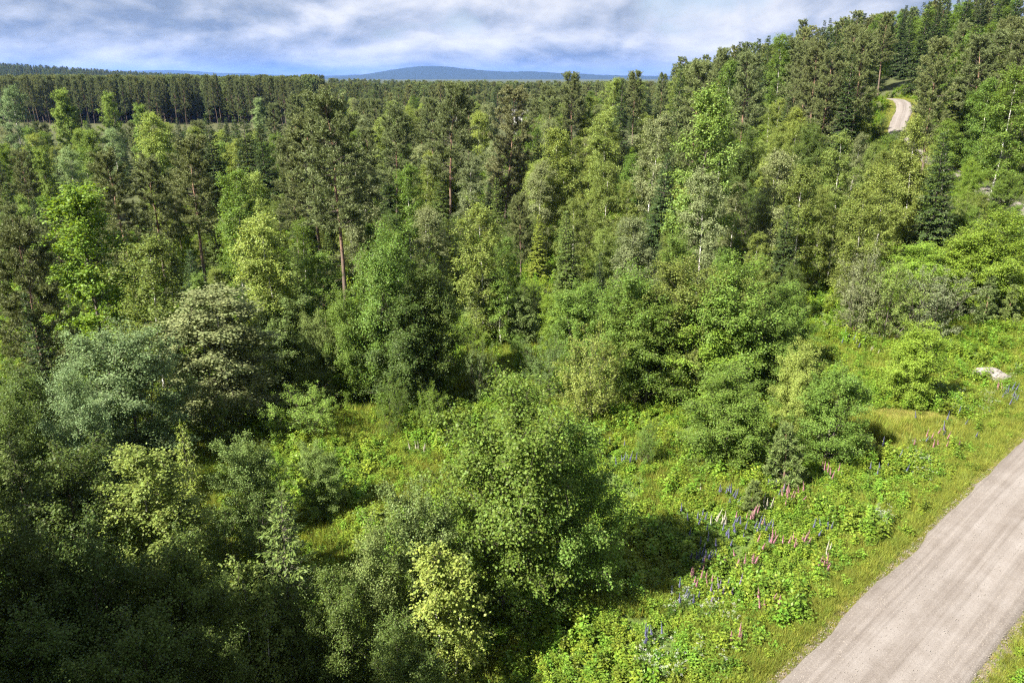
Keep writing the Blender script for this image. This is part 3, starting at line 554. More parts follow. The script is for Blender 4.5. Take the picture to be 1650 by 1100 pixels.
('S', 3, -10.16, 104.8, 10.51, 0.78, 202, 'spruceL', 'small mid-green spruce, standing below the tall spreading pine'),
('B', 3, -6.01, 101.54, 12.18, 1.102, 275, 'greyb', 'grey-green birch, standing below the tall spreading pine'),
('S', 2, -1.81, 95.78, 9.69, 0.717, 119, 'spruceL', 'small mid-green spruce, standing left of the big olive birch with dark flank'),
('B', 3, -6.49, 148.12, 14.65, 1.325, 173, 'lime', 'tall pale yellow-green birch, standing left of the tall red-trunked pine'),
('B', 2, 6.13, 95.49, 15.1, 1.366, 226, 'olive', 'big olive birch with a dark shaded flank'),
('B', 2, 13.78, 115.27, 15.33, 1.387, 18, 'lime', 'tall pale yellow-green birch, second such tree right of the tall skyline pine'),
('B', 1, 12.41, 122.28, 8.18, 0.741, 63, 'olive', 'small olive birch, second such tree right of the big olive birch with dark flank'),
('B', 1, 10.85, 86.94, 11.38, 1.03, 274, 'olive', 'rounded olive birch right below the big olive birch'),
('P', 2, 13.6, 173.28, 18.97, 1.29, 23, 'pine', 'tallest dark tree breaking the skyline below the blue mountain'),
('B', 0, 23.09, 182.49, 17.03, 1.541, 56, 'lime', 'tall pale birch at the skyline beside the tall skyline pine'),
('P', 2, 30.64, 195.36, 17.28, 1.176, 198, 'pine', 'olive pine, standing below the notch where hill meets plain'),
('B', 0, 3.37, 91.94, 11.56, 1.045, 167, 'greyb', 'grey-green birch, nearest such tree left of the big olive birch with dark flank'),
('B', 0, 6.57, 79.36, 9.33, 0.844, 327, 'olive', 'small olive birch, standing below the big olive birch with dark flank'),
('B', 1, 14.56, 93.76, 8.65, 0.782, 198, 'olive', 'slender pale birch just left of the very dark spruce'),
('S', 1, 16.76, 84.35, 12.82, 0.949, 347, 'spruce', 'very dark spruce in front of the yellow field'),
('a', 0, 18.33, 75.42, 19.06, 1.449, 208, 'bright', 'big bright green aspen above the yellow field'),
('B', 0, 16.92, 94.24, 16.23, 1.469, 61, 'greyb', 'broad grey-green weeping birch left of the big bright aspen'),
('B', 0, 18.38, 71.39, 12.94, 1.171, 284, 'greyb', 'pale grey birch in front of the big bright aspen'),
('B', 3, 24.53, 82.72, 9.69, 0.877, 301, 'greyb', 'small grey-green birch, standing left of the weeping birch by the field'),
('B', 3, 27.97, 80.12, 13.22, 1.197, 173, 'greyb', 'weeping birch beside the strip of yellow field'),
('B', 3, 28.38, 73.02, 12.85, 1.163, 217, 'olive', 'olive birch, second such tree right of the weeping birch by the field'),
('A', 1, 32.21, 104.61, 10.26, 1.108, 92, 'leafdk', 'tall deep green leafy tree, standing right of the big bright aspen'),
('A', 1, 39.62, 102.69, 10.42, 1.126, 251, 'leafdk', 'tall deep green leafy tree, standing above the weeping birch by the field'),
('S', 0, 25.76, 68.98, 9.73, 0.721, 7, 'spruce', 'spruce with drooping lit branches behind the leafy thicket'),
('B', 1, 38.64, 88.77, 12.44, 1.126, 303, 'olive', 'olive birch, third such tree right of the weeping birch by the field'),
('B', 3, 41.85, 86.85, 10.53, 0.954, 279, 'olive', 'olive birch, third such tree below the bend of the hill road'),
('B', 1, 36.43, 72.83, 11.78, 1.066, 210, 'olive', 'leafy birch directly below the hill road'),
('B', 2, 41.86, 78.49, 14.48, 0.982, 335, 'olive', 'tall birch just right of the hill road, hiding its lower end'),
('S', 3, 42.79, 74.84, 13.86, 1.026, 10, 'spruce', 'large dark spruce right of the hill road'),
('B', 1, 32.33, 74.07, 8.06, 0.728, 207, 'olive', 'small olive birch, standing right of the drooping spruce'),
('B', 0, 31.77, 67.06, 11.26, 1.019, 207, 'olive', 'olive birch, standing left of the birch below the hill road'),
('B', 1, 34.03, 81.85, 8.01, 0.726, 207, 'olive', 'small olive birch, nearest such tree right of the weeping birch by the field'),
('B', 2, 65.29, 106.34, 13.22, 1.196, 319, 'leaf', 'tall birch with a long white leaning trunk on the hillside'),
('B', 1, 62.79, 98.27, 15.51, 1.403, 182, 'leaf', 'tall birch with pale trunk at the right picture edge on the hill'),
('a', 1, 66.33, 112.3, 10.72, 0.817, 215, 'leafdk', 'deep green aspen, standing left of the white-trunked hillside birch'),
('S', 2, -6.3, 77.72, 8.0, 0.592, 281, 'spruceY', 'yellowish spruce behind the slim grey sapling'),
('B', 0, -2.43, 62.17, 12.33, 1.115, 4, 'olive', 'olive birch, standing right of the yellowish spruce'),
('S', 2, 2.9, 80.8, 7.53, 0.558, 63, 'spruceY', 'yellowish spruce between two birches above the thicket end'),
('S', 0, 5.37, 69.37, 9.77, 0.724, 20, 'spruceL', 'green spruce above the near end of the leafy thicket'),
('B', 3, -8.14, 72.63, 10.73, 0.969, 170, 'greyb', 'grey-green birch, standing left of the yellowish spruce'),
('b', 1, -14.2, 75.52, 8.82, 1.308, 37, 'leaf', 'tall fresh green young birch, standing below the grey mid-forest birch'),
('B', 1, -10.76, 69.75, 10.33, 0.935, 175, 'leafdk', 'deep green birch, standing left of the yellowish spruce'),
('B', 2, 10.75, 61.3, 10.68, 0.968, 259, 'greyb', 'grey-green birch, standing below the very dark spruce by the field'),
('A', 2, 14.93, 65.34, 8.04, 0.867, 201, 'leaf', 'fresh green leafy tree, standing below the very dark spruce by the field'),
('S', 0, 11.6, 79.26, 6.66, 0.495, 98, 'spruceL', 'small mid-green spruce, standing left of the very dark spruce by the field'),
('B', 3, -0.28, 67.45, 8.38, 0.759, 59, 'leaf', 'small fresh green birch, standing right of the yellowish spruce'),
('B', 0, -18.99, 87.04, 10.56, 0.956, 245, 'olive', 'olive birch, standing below the grey mid-forest birch'),
('P', 1, 1.02, 82.43, 9.02, 0.613, 129, 'pine', 'small olive pine, standing left of the big olive birch with dark flank'),
('A', 2, 54.87, 83.04, 5.46, 0.932, 332, 'leaf', 'small fresh green leafy tree, nearest such tree right of the large dark roadside spruce'),
('W', 0, 68.27, 142.63, 2.2, 0.494, 133, 'leaf', 'small fresh green shrub, standing left of the bend of the hill road'),
('W', 0, 64.26, 135.35, 2.4, 0.529, 10, 'leafdk', 'small deep green shrub, standing left of the bend of the hill road'),
('W', 2, 75.99, 143.88, 2.2, 0.373, 8, 'leaf', 'small fresh green shrub, standing right of the bend of the hill road'),
('W', 0, 79.27, 148.99, 2.4, 0.386, 238, 'olive', 'small olive shrub, standing right of the bend of the hill road'),
('A', 1, -26.47, 37.21, 7.28, 0.982, 24, 'leafdk', 'deep green leafy tree, nearest such tree left of the silvery shiny-leaved tree'),
('s', 1, -23.75, 31.75, 7, 1.071, 69, 'spruceL', 'mid-green young spruce, standing left of the silvery shiny-leaved tree'),
('S', 1, -28.1, 41.72, 11, 0.609, 164, 'spruce', 'small dark spruce, standing below the tall yellow-tipped aspen'),
('A', 1, -25.11, 33.11, 7.28, 0.821, 51, 'leafdk', 'deep green leafy tree, second such tree left of the silvery shiny-leaved tree'),
('S', 3, 19.53, 139.67, 18.58, 1.093, 102, 'spruce', 'tall dark spruce, nearest such tree right of the tall skyline pine'),
('S', 2, 31.79, 150.69, 18.96, 1.115, 42, 'spruce', 'tall dark spruce, third such tree right of the notch where hill meets plain'),
('P', 3, 25.71, 107.79, 20.23, 1.19, 221, 'pine', 'tall olive pine, fourth such tree right of the notch where hill meets plain'),
('P', 2, 46.96, 180.36, 18.63, 1.096, 321, 'pine', 'tall olive pine, fifth such tree right of the notch where hill meets plain'),
('S', 0, 57.85, 203.79, 18.78, 1.105, 74, 'spruce', 'tall dark spruce, fourth such tree right of the notch where hill meets plain'),
('B', 2, 38.26, 138.1, 19.06, 1.466, 343, 'leaf', 'tall fresh green birch, standing right of the notch where hill meets plain'),
('S', 3, 75.35, 245.62, 18.01, 1.06, 295, 'spruce', 'tall dark spruce, fifth such tree right of the notch where hill meets plain'),
('S', 3, 62.33, 200.26, 18.79, 1.105, 210, 'spruce', 'tall dark spruce, sixth such tree right of the notch where hill meets plain'),
('S', 1, 61.96, 190.71, 19.2, 1.13, 136, 'spruce', 'tall dark spruce, tenth such tree left of the bend of the hill road'),
('B', 3, 62.73, 184.98, 19.78, 1.521, 123, 'leaf', 'tall fresh green birch, second such tree left of the bend of the hill road'),
('P', 2, 91.01, 249.07, 18.4, 1.082, 71, 'pine', 'tall olive pine, eighth such tree left of the bend of the hill road'),
('S', 2, 89.48, 231.07, 18.06, 1.062, 48, 'spruce', 'tall dark spruce, thirteenth such tree left of the topmost trees of the ridge'),
('S', 2, 96.51, 243.7, 17.82, 1.048, 55, 'spruce', 'dark spruce, twelfth such tree left of the topmost trees of the ridge'),
('S', 2, 70.74, 174.63, 19.83, 1.167, 319, 'spruce', 'tall dark spruce, fifth such tree left of the bend of the hill road'),
('S', 1, 72.3, 175.54, 19.43, 1.143, 170, 'spruce', 'tall dark spruce, eleventh such tree left of the topmost trees of the ridge'),
('S', 0, 101.12, 239.06, 17.4, 1.024, 300, 'spruce', 'dark spruce, tenth such tree left of the topmost trees of the ridge'),
('S', 0, 74.19, 170.56, 20.44, 1.202, 245, 'spruce', 'tall dark spruce, ninth such tree left of the topmost trees of the ridge'),
('S', 0, 102.59, 212.32, 17.55, 1.032, 137, 'spruce', 'dark spruce, seventh such tree left of the topmost trees of the ridge'),
('S', 2, 101.94, 205.57, 17.05, 1.003, 149, 'spruce', 'dark spruce, sixth such tree left of the topmost trees of the ridge'),
('S', 1, 90.5, 176.93, 18.85, 1.109, 94, 'spruce', 'tall dark spruce, fourth such tree left of the topmost trees of the ridge'),
('S', 1, 104.99, 201.31, 17.21, 1.012, 186, 'spruce', 'dark spruce, third such tree left of the topmost trees of the ridge'),
('S', 2, 107.37, 200.44, 17.67, 1.039, 100, 'spruce', 'dark spruce, nearest such tree left of the topmost trees of the ridge'),
('S', 2, 118.04, 211.95, 17.85, 1.05, 264, 'spruce', 'dark spruce, standing above the topmost trees of the ridge'),
('S', 2, 123.23, 212.87, 17.67, 1.039, 348, 'spruce', 'dark spruce, second such tree right of the topmost trees of the ridge'),
('S', 2, 116.72, 194.41, 18.62, 1.096, 282, 'spruce', 'tall dark spruce, third such tree right of the topmost trees of the ridge'),
('S', 0, 118.46, 191.38, 18.54, 1.091, 147, 'spruce', 'tall dark spruce, fourth such tree right of the topmost trees of the ridge'),
('P', 2, 35.48, 119.79, 19.95, 1.173, 25, 'pine', 'tall olive pine, seventh such tree right of the notch where hill meets plain'),
('P', 3, 66.53, 154.41, 18.82, 1.107, 351, 'pine', 'tall olive pine, standing above the bend of the hill road'),
('P', 1, 53.81, 149.25, 18, 1.059, 224, 'pine', 'tall olive pine, fifth such tree left of the bend of the hill road'),
('P', 1, 52.7, 140.53, 18, 1.059, 227, 'pine', 'tall olive pine, fourth such tree left of the bend of the hill road'),
('P', 0, 51.08, 131.86, 19, 1.118, 232, 'pine', 'tall olive pine, third such tree left of the bend of the hill road'),
('P', 3, 51.29, 128.12, 18, 1.059, 286, 'pine', 'tall olive pine, second such tree left of the bend of the hill road'),
('S', 2, 57.61, 138.7, 17, 1.0, 42, 'spruce', 'dark spruce, fourth such tree left of the bend of the hill road'),
('S', 2, 53.14, 123.61, 18, 1.059, 267, 'spruce', 'tall dark spruce, third such tree left of the bend of the hill road'),
('P', 0, 57.19, 129.92, 19, 1.118, 330, 'pine', 'tall olive pine, nearest such tree left of the bend of the hill road'),
('P', 2, -49.17, 187.25, 15.99, 0.902, 83, 'pine', 'olive pine, third such tree right of the biggest dark spruce'),
('P', 0, -42.63, 133.98, 11.33, 0.639, 349, 'pine', 'small olive pine, nearest such tree right of the biggest dark spruce'),
('P', 2, -59.59, 145.07, 11.37, 0.79, 115, 'pine', 'small olive pine, nearest such tree left of the biggest dark spruce'),
('S', 0, -40.76, 123.53, 12.71, 0.916, 185, 'spruce', 'small dark spruce, nearest such tree above the biggest dark spruce'),
('B', 1, -66.79, 162.88, 13.79, 1.158, 116, 'greyb', 'tall grey-green birch, second such tree left of the biggest dark spruce'),
('B', 0, -56.64, 149.67, 12.45, 1.176, 168, 'lime', 'pale yellow-green birch, third such tree above the biggest dark spruce'),
('S', 0, -84.06, 185.22, 12.29, 0.816, 95, 'spruce', 'small dark spruce, fourth such tree right of the bright aspen before the pine stand'),
('S', 0, -43.99, 82.51, 11.33, 0.728, 108, 'spruce', 'small dark spruce, second such tree above the tall yellow-tipped aspen'),
('a', 0, -57.45, 84.07, 8.33, 0.564, 128, 'leaf', 'small fresh green aspen, standing left of the tall yellow-tipped aspen'),
('B', 0, -90.12, 137.06, 10.78, 0.883, 346, 'greyb', 'grey-green birch, nearest such tree left of the bright aspen before the pine stand'),
('P', 0, -53.09, 78.99, 9.71, 0.597, 152, 'pine', 'small olive pine, standing left of the tall yellow-tipped aspen'),
('B', 1, -46.96, 141.0, 12.84, 1.159, 224, 'lime', 'pale yellow-green birch, second such tree above the biggest dark spruce'),
('S', 2, -52.88, 147.0, 15.29, 1.033, 133, 'spruce', 'dark spruce, sixth such tree above the biggest dark spruce'),
('P', 1, -49.8, 152.57, 11.88, 0.818, 20, 'pine', 'small olive pine, nearest such tree above the biggest dark spruce'),
('B', 3, -21.6, 75.56, 9.21, 0.837, 169, 'leaf', 'small fresh green birch, standing right of the pale pointed birch'),
('S', 0, -58.72, 155.2, 14.96, 0.93, 186, 'spruce', 'dark spruce, eighth such tree above the biggest dark spruce'),
('S', 0, -49.64, 139.25, 14.94, 1.101, 14, 'spruce', 'dark spruce, fifth such tree above the biggest dark spruce'),
('B', 1, -27.59, 67.62, 6.28, 0.593, 158, 'lime', 'small pale yellow-green birch, second such tree below the tallest open pine of the left trio'),
('a', 0, -95.36, 170.22, 11.08, 0.883, 5, 'bright', 'bright aspen, second such tree right of the bright aspen before the pine stand'),
('S', 1, -53.2, 141.64, 13.42, 0.964, 286, 'spruce', 'dark spruce, third such tree above the biggest dark spruce'),
('a', 0, -58.48, 88.73, 8.3, 0.579, 67, 'bright', 'small bright aspen, standing above the tall yellow-tipped aspen'),
('S', 2, -19.67, 66.94, 8.84, 0.667, 226, 'spruceL', 'small mid-green spruce, standing right of the pale pointed birch'),
('S', 0, -58.18, 159.22, 13.56, 0.884, 217, 'spruce', 'dark spruce, fourth such tree above the biggest dark spruce'),
('S', 3, -46.9, 137.62, 14.48, 1.146, 124, 'spruce', 'dark spruce, second such tree above the biggest dark spruce'),
('B', 3, -53.29, 130.99, 11.59, 1.223, 315, 'greyb', 'grey-green birch, nearest such tree left of the biggest dark spruce'),
('B', 1, -66.39, 151.5, 9.56, 0.812, 269, 'lime', 'small pale yellow-green birch, nearest such tree left of the biggest dark spruce'),
('S', 3, -79.96, 127.46, 10.45, 0.716, 87, 'spruce', 'small dark spruce, fifth such tree left of the bright aspen before the pine stand'),
('B', 0, -84.13, 128.31, 10.39, 0.841, 125, 'leaf', 'fresh green birch, second such tree left of the bright aspen before the pine stand'),
('B', 1, -86.02, 144.95, 10.54, 1.091, 91, 'olive', 'olive birch, standing below the bright aspen before the pine stand'),
('P', 1, -115.13, 186.44, 11.65, 0.75, 83, 'pine', 'small olive pine, second such tree left of the bright aspen before the pine stand'),
('S', 3, -58.11, 128.03, 10.78, 0.71, 150, 'spruce', 'small dark spruce, third such tree left of the biggest dark spruce'),
('B', 0, -46.03, 134.66, 12.69, 1.324, 40, 'olive', 'olive birch, standing above the biggest dark spruce'),
('P', 1, -67.97, 99.77, 11.27, 0.682, 176, 'pine', 'small olive pine, twelfth such tree left of the bright aspen before the pine stand'),
('a', 0, -54.71, 87.42, 9.26, 0.727, 222, 'leaf', 'small fresh green aspen, standing below the bright aspen before the pine stand'),
('a', 0, -59.99, 91.1, 9.08, 0.611, 264, 'bright', 'small bright aspen, standing below the bright aspen before the pine stand'),
('S', 2, -65.32, 96.27, 10.34, 0.768, 42, 'spruceL', 'small mid-green spruce, standing left of the bright aspen before the pine stand'),
('a', 0, -61.88, 136.5, 12.3, 0.826, 355, 'leaf', 'fresh green aspen, standing left of the biggest dark spruce'),
('a', 0, -27.23, 62.11, 6.89, 0.542, 12, 'bright', 'small bright aspen, standing below the tallest open pine of the left trio'),
('S', 1, -22.96, 61.67, 8.73, 0.556, 274, 'spruce', 'small dark spruce, standing below the pale pointed birch'),
('P', 2, -111.16, 198.23, 12.17, 0.718, 271, 'pine', 'small olive pine, nearest such tree right of the bright aspen before the pine stand'),
('S', 2, -109.58, 179.28, 13.21, 0.826, 159, 'spruce', 'dark spruce, second such tree left of the bright aspen before the pine stand'),
('S', 3, -44.74, 91.59, 9.02, 0.721, 158, 'spruce', 'small dark spruce, standing left of the tallest open pine of the left trio'),
('a', 0, -49.12, 130.71, 11.15, 0.889, 278, 'bright', 'bright aspen, nearest such tree left of the biggest dark spruce'),
('S', 3, -84.65, 136.66, 12.69, 0.972, 233, 'spruce', 'small dark spruce, third such tree left of the bright aspen before the pine stand'),
('P', 3, -66.9, 103.02, 12.76, 0.757, 38, 'pine', 'olive pine, third such tree left of the bright aspen before the pine stand'),
('S', 1, -97.24, 199.76, 10.88, 0.878, 347, 'spruceL', 'small mid-green spruce, standing right of the bright aspen before the pine stand'),
('a', 0, -84.59, 188.15, 11.92, 0.781, 276, 'bright', 'bright aspen, second such tree left of the biggest dark spruce'),
('a', 0, -101.14, 161.23, 12.36, 0.822, 291, 'bright', 'bright aspen, standing left of the bright aspen before the pine stand'),
('P', 2, -62.73, 153.74, 13.52, 0.932, 11, 'pine', 'olive pine, second such tree left of the biggest dark spruce'),
('B', 3, -100.58, 165.48, 11.7, 1.1, 229, 'leaf', 'fresh green birch, nearest such tree left of the bright aspen before the pine stand'),
('S', 3, -76.84, 192.14, 12.13, 0.783, 128, 'spruce', 'small dark spruce, nearest such tree left of the biggest dark spruce'),
('S', 3, -33.69, 84.28, 9.73, 0.726, 185, 'spruceL', 'small mid-green spruce, standing below the tallest open pine of the left trio'),
('S', 0, -30.71, 69.87, 7.39, 0.454, 149, 'spruce', 'small dark spruce, second such tree below the tallest open pine of the left trio'),
('S', 3, -17.59, 67.94, 7.79, 0.623, 77, 'spruce', 'small dark spruce, standing left of the dark leafy clump by the clearing'),
('B', 0, -37.67, 85.27, 7.23, 0.593, 210, 'leaf', 'small fresh green birch, standing below the tallest open pine of the left trio'),
('a', 1, -86.74, 130.0, 11.75, 0.828, 238, 'leaf', 'fresh green aspen, second such tree left of the bright aspen before the pine stand'),
('a', 1, -82.32, 130.5, 11.43, 0.716, 290, 'leaf', 'fresh green aspen, nearest such tree left of the bright aspen before the pine stand'),
('B', 2, -41.21, 128.11, 11.82, 1.054, 159, 'leaf', 'fresh green birch, nearest such tree right of the biggest dark spruce'),
('B', 3, -77.9, 138.94, 10.89, 1.144, 244, 'leaf', 'fresh green birch, standing right of the bright aspen before the pine stand'),
('S', 0, -25.01, 94.56, 8.92, 0.714, 343, 'spruce', 'small dark spruce, standing below the large broad pine'),
('S', 0, -76.69, 121.5, 12.75, 0.944, 129, 'spruce', 'small dark spruce, fourth such tree left of the bright aspen before the pine stand'),
('B', 1, -48.83, 74.91, 9.05, 0.904, 159, 'olive', 'small olive birch, standing above the tall yellow-tipped aspen'),
('P', 2, -43.55, 96.67, 11.16, 0.665, 283, 'pine', 'small olive pine, standing above the tallest open pine of the left trio'),
('B', 2, -50.94, 90.43, 9.96, 0.849, 194, 'greyb', 'grey-green birch, standing below the bright aspen before the pine stand'),
('B', 3, -38.17, 89.73, 9.43, 0.776, 79, 'olive', 'small olive birch, standing below the tallest open pine of the left trio'),
('S', 0, -28.78, 64.49, 8.66, 0.653, 9, 'spruce', 'small dark spruce, nearest such tree below the tallest open pine of the left trio'),
('P', 2, -47.95, 184.34, 15.68, 0.992, 331, 'pine', 'olive pine, fourth such tree right of the biggest dark spruce'),
('S', 1, -63.97, 173.4, 13.72, 0.871, 327, 'spruce', 'dark spruce, seventh such tree above the biggest dark spruce'),
('a', 0, -89.74, 159.43, 11.8, 0.802, 129, 'bright', 'bright aspen, nearest such tree right of the bright aspen before the pine stand'),
('B', 3, -59.09, 152.28, 12.93, 1.021, 0, 'greyb', 'grey-green birch, standing above the biggest dark spruce'),
('B', 1, -46.78, 151.08, 11.28, 1.197, 64, 'leaf', 'fresh green birch, second such tree right of the biggest dark spruce'),
('a', 0, -80.08, 118.83, 11.6, 0.9, 16, 'leaf', 'fresh green aspen, third such tree left of the bright aspen before the pine stand'),
('P', 3, -93.87, 191.55, 11.72, 0.678, 115, 'pine', 'small olive pine, seventh such tree right of the bright aspen before the pine stand'),
('S', 3, -74.57, 110.82, 11.7, 0.862, 343, 'spruce', 'small dark spruce, sixth such tree left of the bright aspen before the pine stand'),
('B', 1, -87.0, 138.38, 13.19, 1.041, 19, 'lime', 'pale yellow-green birch, nearest such tree left of the bright aspen before the pine stand'),
('a', 1, -95.41, 172.76, 11.17, 0.7, 213, 'bright', 'bright aspen, third such tree right of the bright aspen before the pine stand'),
('P', 1, -45.93, 74.07, 9.96, 0.685, 34, 'pine', 'small olive pine, standing above the tall yellow-tipped aspen'),
('B', 3, -87.32, 196.55, 11.64, 1.089, 230, 'lime', 'pale yellow-green birch, second such tree left of the biggest dark spruce'),
('S', 0, -37.15, 60.2, 7.58, 0.559, 228, 'spruceL', 'small mid-green spruce, standing left of the silvery shiny-leaved tree'),
('B', 0, -78.24, 170.62, 11.22, 1.129, 88, 'lime', 'pale yellow-green birch, third such tree left of the biggest dark spruce'),
('B', 0, -45.54, 127.28, 12.23, 1.081, 82, 'lime', 'pale yellow-green birch, nearest such tree above the biggest dark spruce'),
('S', 0, -85.64, 168.02, 10.48, 0.748, 58, 'spruce', 'small dark spruce, second such tree right of the bright aspen before the pine stand'),
('B', 3, -99.62, 195.48, 9.15, 0.841, 53, 'greyb', 'small grey-green birch, standing right of the bright aspen before the pine stand'),
('S', 3, -19.07, 75.92, 7.76, 0.606, 289, 'spruceL', 'small mid-green spruce, standing below the grey mid-forest birch'),
('B', 2, -41.44, 88.92, 8.03, 0.745, 323, 'lime', 'small pale yellow-green birch, nearest such tree below the tallest open pine of the left trio'),
('B', 2, -61.2, 150.73, 13.03, 1.192, 293, 'olive', 'olive birch, standing left of the biggest dark spruce'),
('B', 0, -31.65, 100.48, 7.5, 0.793, 150, 'olive', 'small olive birch, standing right of the pale pointed birch'),
('B', 2, -99.85, 153.23, 9.14, 0.879, 34, 'lime', 'small pale yellow-green birch, second such tree left of the bright aspen before the pine stand'),
('P', 1, -114.96, 190.35, 11.2, 0.663, 37, 'pine', 'small olive pine, nearest such tree left of the bright aspen before the pine stand'),
('B', 0, -127.35, 194.64, 12.0, 1.12, 26, 'greyb', 'grey-green birch, second such tree left of the bright aspen before the pine stand'),
('S', 1, -69.4, 107.73, 10.07, 0.728, 68, 'spruceL', 'small mid-green spruce, standing below the bright aspen before the pine stand'),
('S', 3, -94.38, 153.87, 11.53, 0.861, 329, 'spruce', 'small dark spruce, nearest such tree left of the bright aspen before the pine stand'),
('B', 1, -97.51, 175.28, 11.56, 1.129, 223, 'lime', 'pale yellow-green birch, standing right of the bright aspen before the pine stand'),
('B', 0, -97.32, 155.67, 11.71, 0.984, 166, 'olive', 'olive birch, standing left of the bright aspen before the pine stand'),
('S', 2, -61.36, 139.41, 10.91, 0.865, 107, 'spruce', 'small dark spruce, second such tree left of the biggest dark spruce'),
('S', 3, -29.84, 105.39, 10.65, 0.77, 129, 'spruce', 'small dark spruce, standing right of the pale pointed birch'),
('P', 2, -16.99, 64.27, 7.72, 0.486, 330, 'pine', 'small olive pine, standing left of the dark leafy clump by the clearing'),
('S', 1, -54.23, 83.8, 9.83, 0.785, 195, 'spruce', 'small dark spruce, nearest such tree above the tall yellow-tipped aspen'),
('P', 2, 24.89, 184.23, 16.02, 0.881, 214, 'pine', 'olive pine, nearest such tree left of the notch where hill meets plain'),
('B', 0, 6.81, 146.73, 13.66, 1.323, 189, 'olive', 'tall olive birch, third such tree left of the tall skyline pine'),
('B', 0, -24.13, 184.09, 14.69, 1.336, 158, 'olive', 'tall olive birch, nearest such tree left of the blue mountain foot'),
('S', 2, -19.59, 119.78, 11.35, 0.877, 323, 'spruce', 'small dark spruce, standing right of the grey mid-forest birch'),
('B', 3, 3.65, 125.21, 13.15, 1.175, 293, 'leaf', 'fresh green birch, standing below the white house'),
('B', 0, 3.31, 96.07, 11.12, 0.965, 168, 'lime', 'pale yellow-green birch, standing right of the tall red-trunked pine'),
('P', 0, -10.19, 176.89, 15.45, 1.075, 51, 'pine', 'olive pine, second such tree left of the white house'),
('P', 1, -32.58, 158.09, 13.6, 0.826, 120, 'pine', 'olive pine, second such tree left of the tall spreading pine'),
('B', 3, 0.97, 115.43, 10.57, 1.083, 301, 'greyb', 'grey-green birch, second such tree left of the big olive birch with dark flank'),
('P', 3, -20.47, 174.6, 13.61, 0.92, 310, 'pine', 'olive pine, third such tree below the blue mountain foot'),
('B', 1, -28.99, 156.23, 14.12, 1.218, 325, 'greyb', 'tall grey-green birch, fourth such tree left of the tall spreading pine'),
('S', 0, -2.72, 133.32, 11.34, 0.885, 300, 'spruceL', 'small mid-green spruce, standing below the tall red-trunked pine'),
('B', 1, -4.72, 179.22, 14.8, 1.27, 271, 'greyb', 'tall grey-green birch, nearest such tree left of the white house'),
('B', 2, 15.79, 177.25, 10.51, 0.981, 242, 'olive', 'olive birch, nearest such tree below the tall skyline pine'),
('B', 1, 6.97, 134.68, 12.41, 1.276, 49, 'olive', 'olive birch, nearest such tree left of the tall skyline pine'),
('B', 0, -38.87, 188.1, 13.29, 1.054, 354, 'olive', 'olive birch, fourth such tree left of the blue mountain foot'),
('B', 0, 0.17, 121.89, 10.03, 0.9, 210, 'leaf', 'fresh green birch, standing below the tall red-trunked pine'),
('S', 2, -2.67, 115.33, 11.12, 0.898, 19, 'spruce', 'small dark spruce, nearest such tree below the tall red-trunked pine'),
('B', 0, 11.5, 175.02, 12.39, 1.006, 29, 'leaf', 'fresh green birch, standing left of the tall skyline pine'),
('S', 1, 4.47, 117.36, 13.29, 0.853, 165, 'spruceL', 'mid-green spruce, standing right of the tall red-trunked pine'),
('P', 2, 5.89, 139.56, 15.29, 0.91, 231, 'pine', 'olive pine, third such tree right of the white house'),
('B', 1, 17.74, 134.74, 10.26, 1.036, 332, 'lime', 'pale yellow-green birch, third such tree right of the tall skyline pine'),
('P', 3, -29.67, 166.4, 16.61, 0.941, 234, 'pine', 'olive pine, fourth such tree left of the blue mountain foot'),
('S', 3, 9.29, 164.43, 12.62, 0.776, 176, 'spruceL', 'small mid-green spruce, standing left of the tall skyline pine'),
('B', 3, -21.05, 159.28, 10.23, 1.028, 151, 'greyb', 'grey-green birch, second such tree left of the tall spreading pine'),
('B', 2, -23.73, 161.29, 14.65, 1.223, 54, 'leaf', 'tall fresh green birch, second such tree left of the tall spreading pine'),
('P', 2, 9.72, 195.54, 16.47, 1.087, 33, 'pine', 'olive pine, fourth such tree right of the white house'),
('B', 0, 3.3, 119.5, 10.06, 0.953, 124, 'olive', 'olive birch, standing right of the tall red-trunked pine'),
('B', 2, -23.88, 146.14, 14.93, 1.46, 18, 'lime', 'tall pale yellow-green birch, second such tree left of the tall spreading pine'),
('B', 1, -26.23, 126.5, 13.43, 1.39, 116, 'leaf', 'fresh green birch, third such tree left of the tall spreading pine'),
('B', 2, -22.37, 91.76, 8.91, 0.785, 101, 'olive', 'small olive birch, standing left of the grey mid-forest birch'),
('S', 1, -6.7, 138.57, 9.29, 0.596, 131, 'spruce', 'small dark spruce, standing left of the tall red-trunked pine'),
('B', 2, -31.64, 153.1, 13.39, 1.221, 27, 'greyb', 'grey-green birch, fifth such tree left of the tall spreading pine'),
('P', 2, 10.11, 179.56, 15.73, 1.036, 33, 'pine', 'olive pine, standing left of the tall skyline pine'),
('P', 2, -33.6, 176.29, 16.32, 0.893, 283, 'pine', 'olive pine, fifth such tree left of the blue mountain foot'),
('B', 2, 5.77, 131.52, 13.06, 1.139, 124, 'greyb', 'grey-green birch, standing left of the tall skyline pine'),
('B', 0, -18.33, 129.96, 11.18, 1.036, 143, 'leaf', 'fresh green birch, nearest such tree left of the tall spreading pine'),
('S', 0, 6.3, 128.97, 11.84, 0.826, 339, 'spruce', 'small dark spruce, standing left of the tall skyline pine'),
('B', 0, -2.5, 125.44, 10.99, 1.032, 162, 'greyb', 'grey-green birch, standing below the tall red-trunked pine'),
('P', 0, 5.31, 187.35, 13.83, 0.842, 236, 'pine', 'olive pine, nearest such tree right of the white house'),
('B', 3, 21.14, 188.39, 11.63, 1.198, 180, 'greyb', 'grey-green birch, nearest such tree right of the tall skyline pine'),
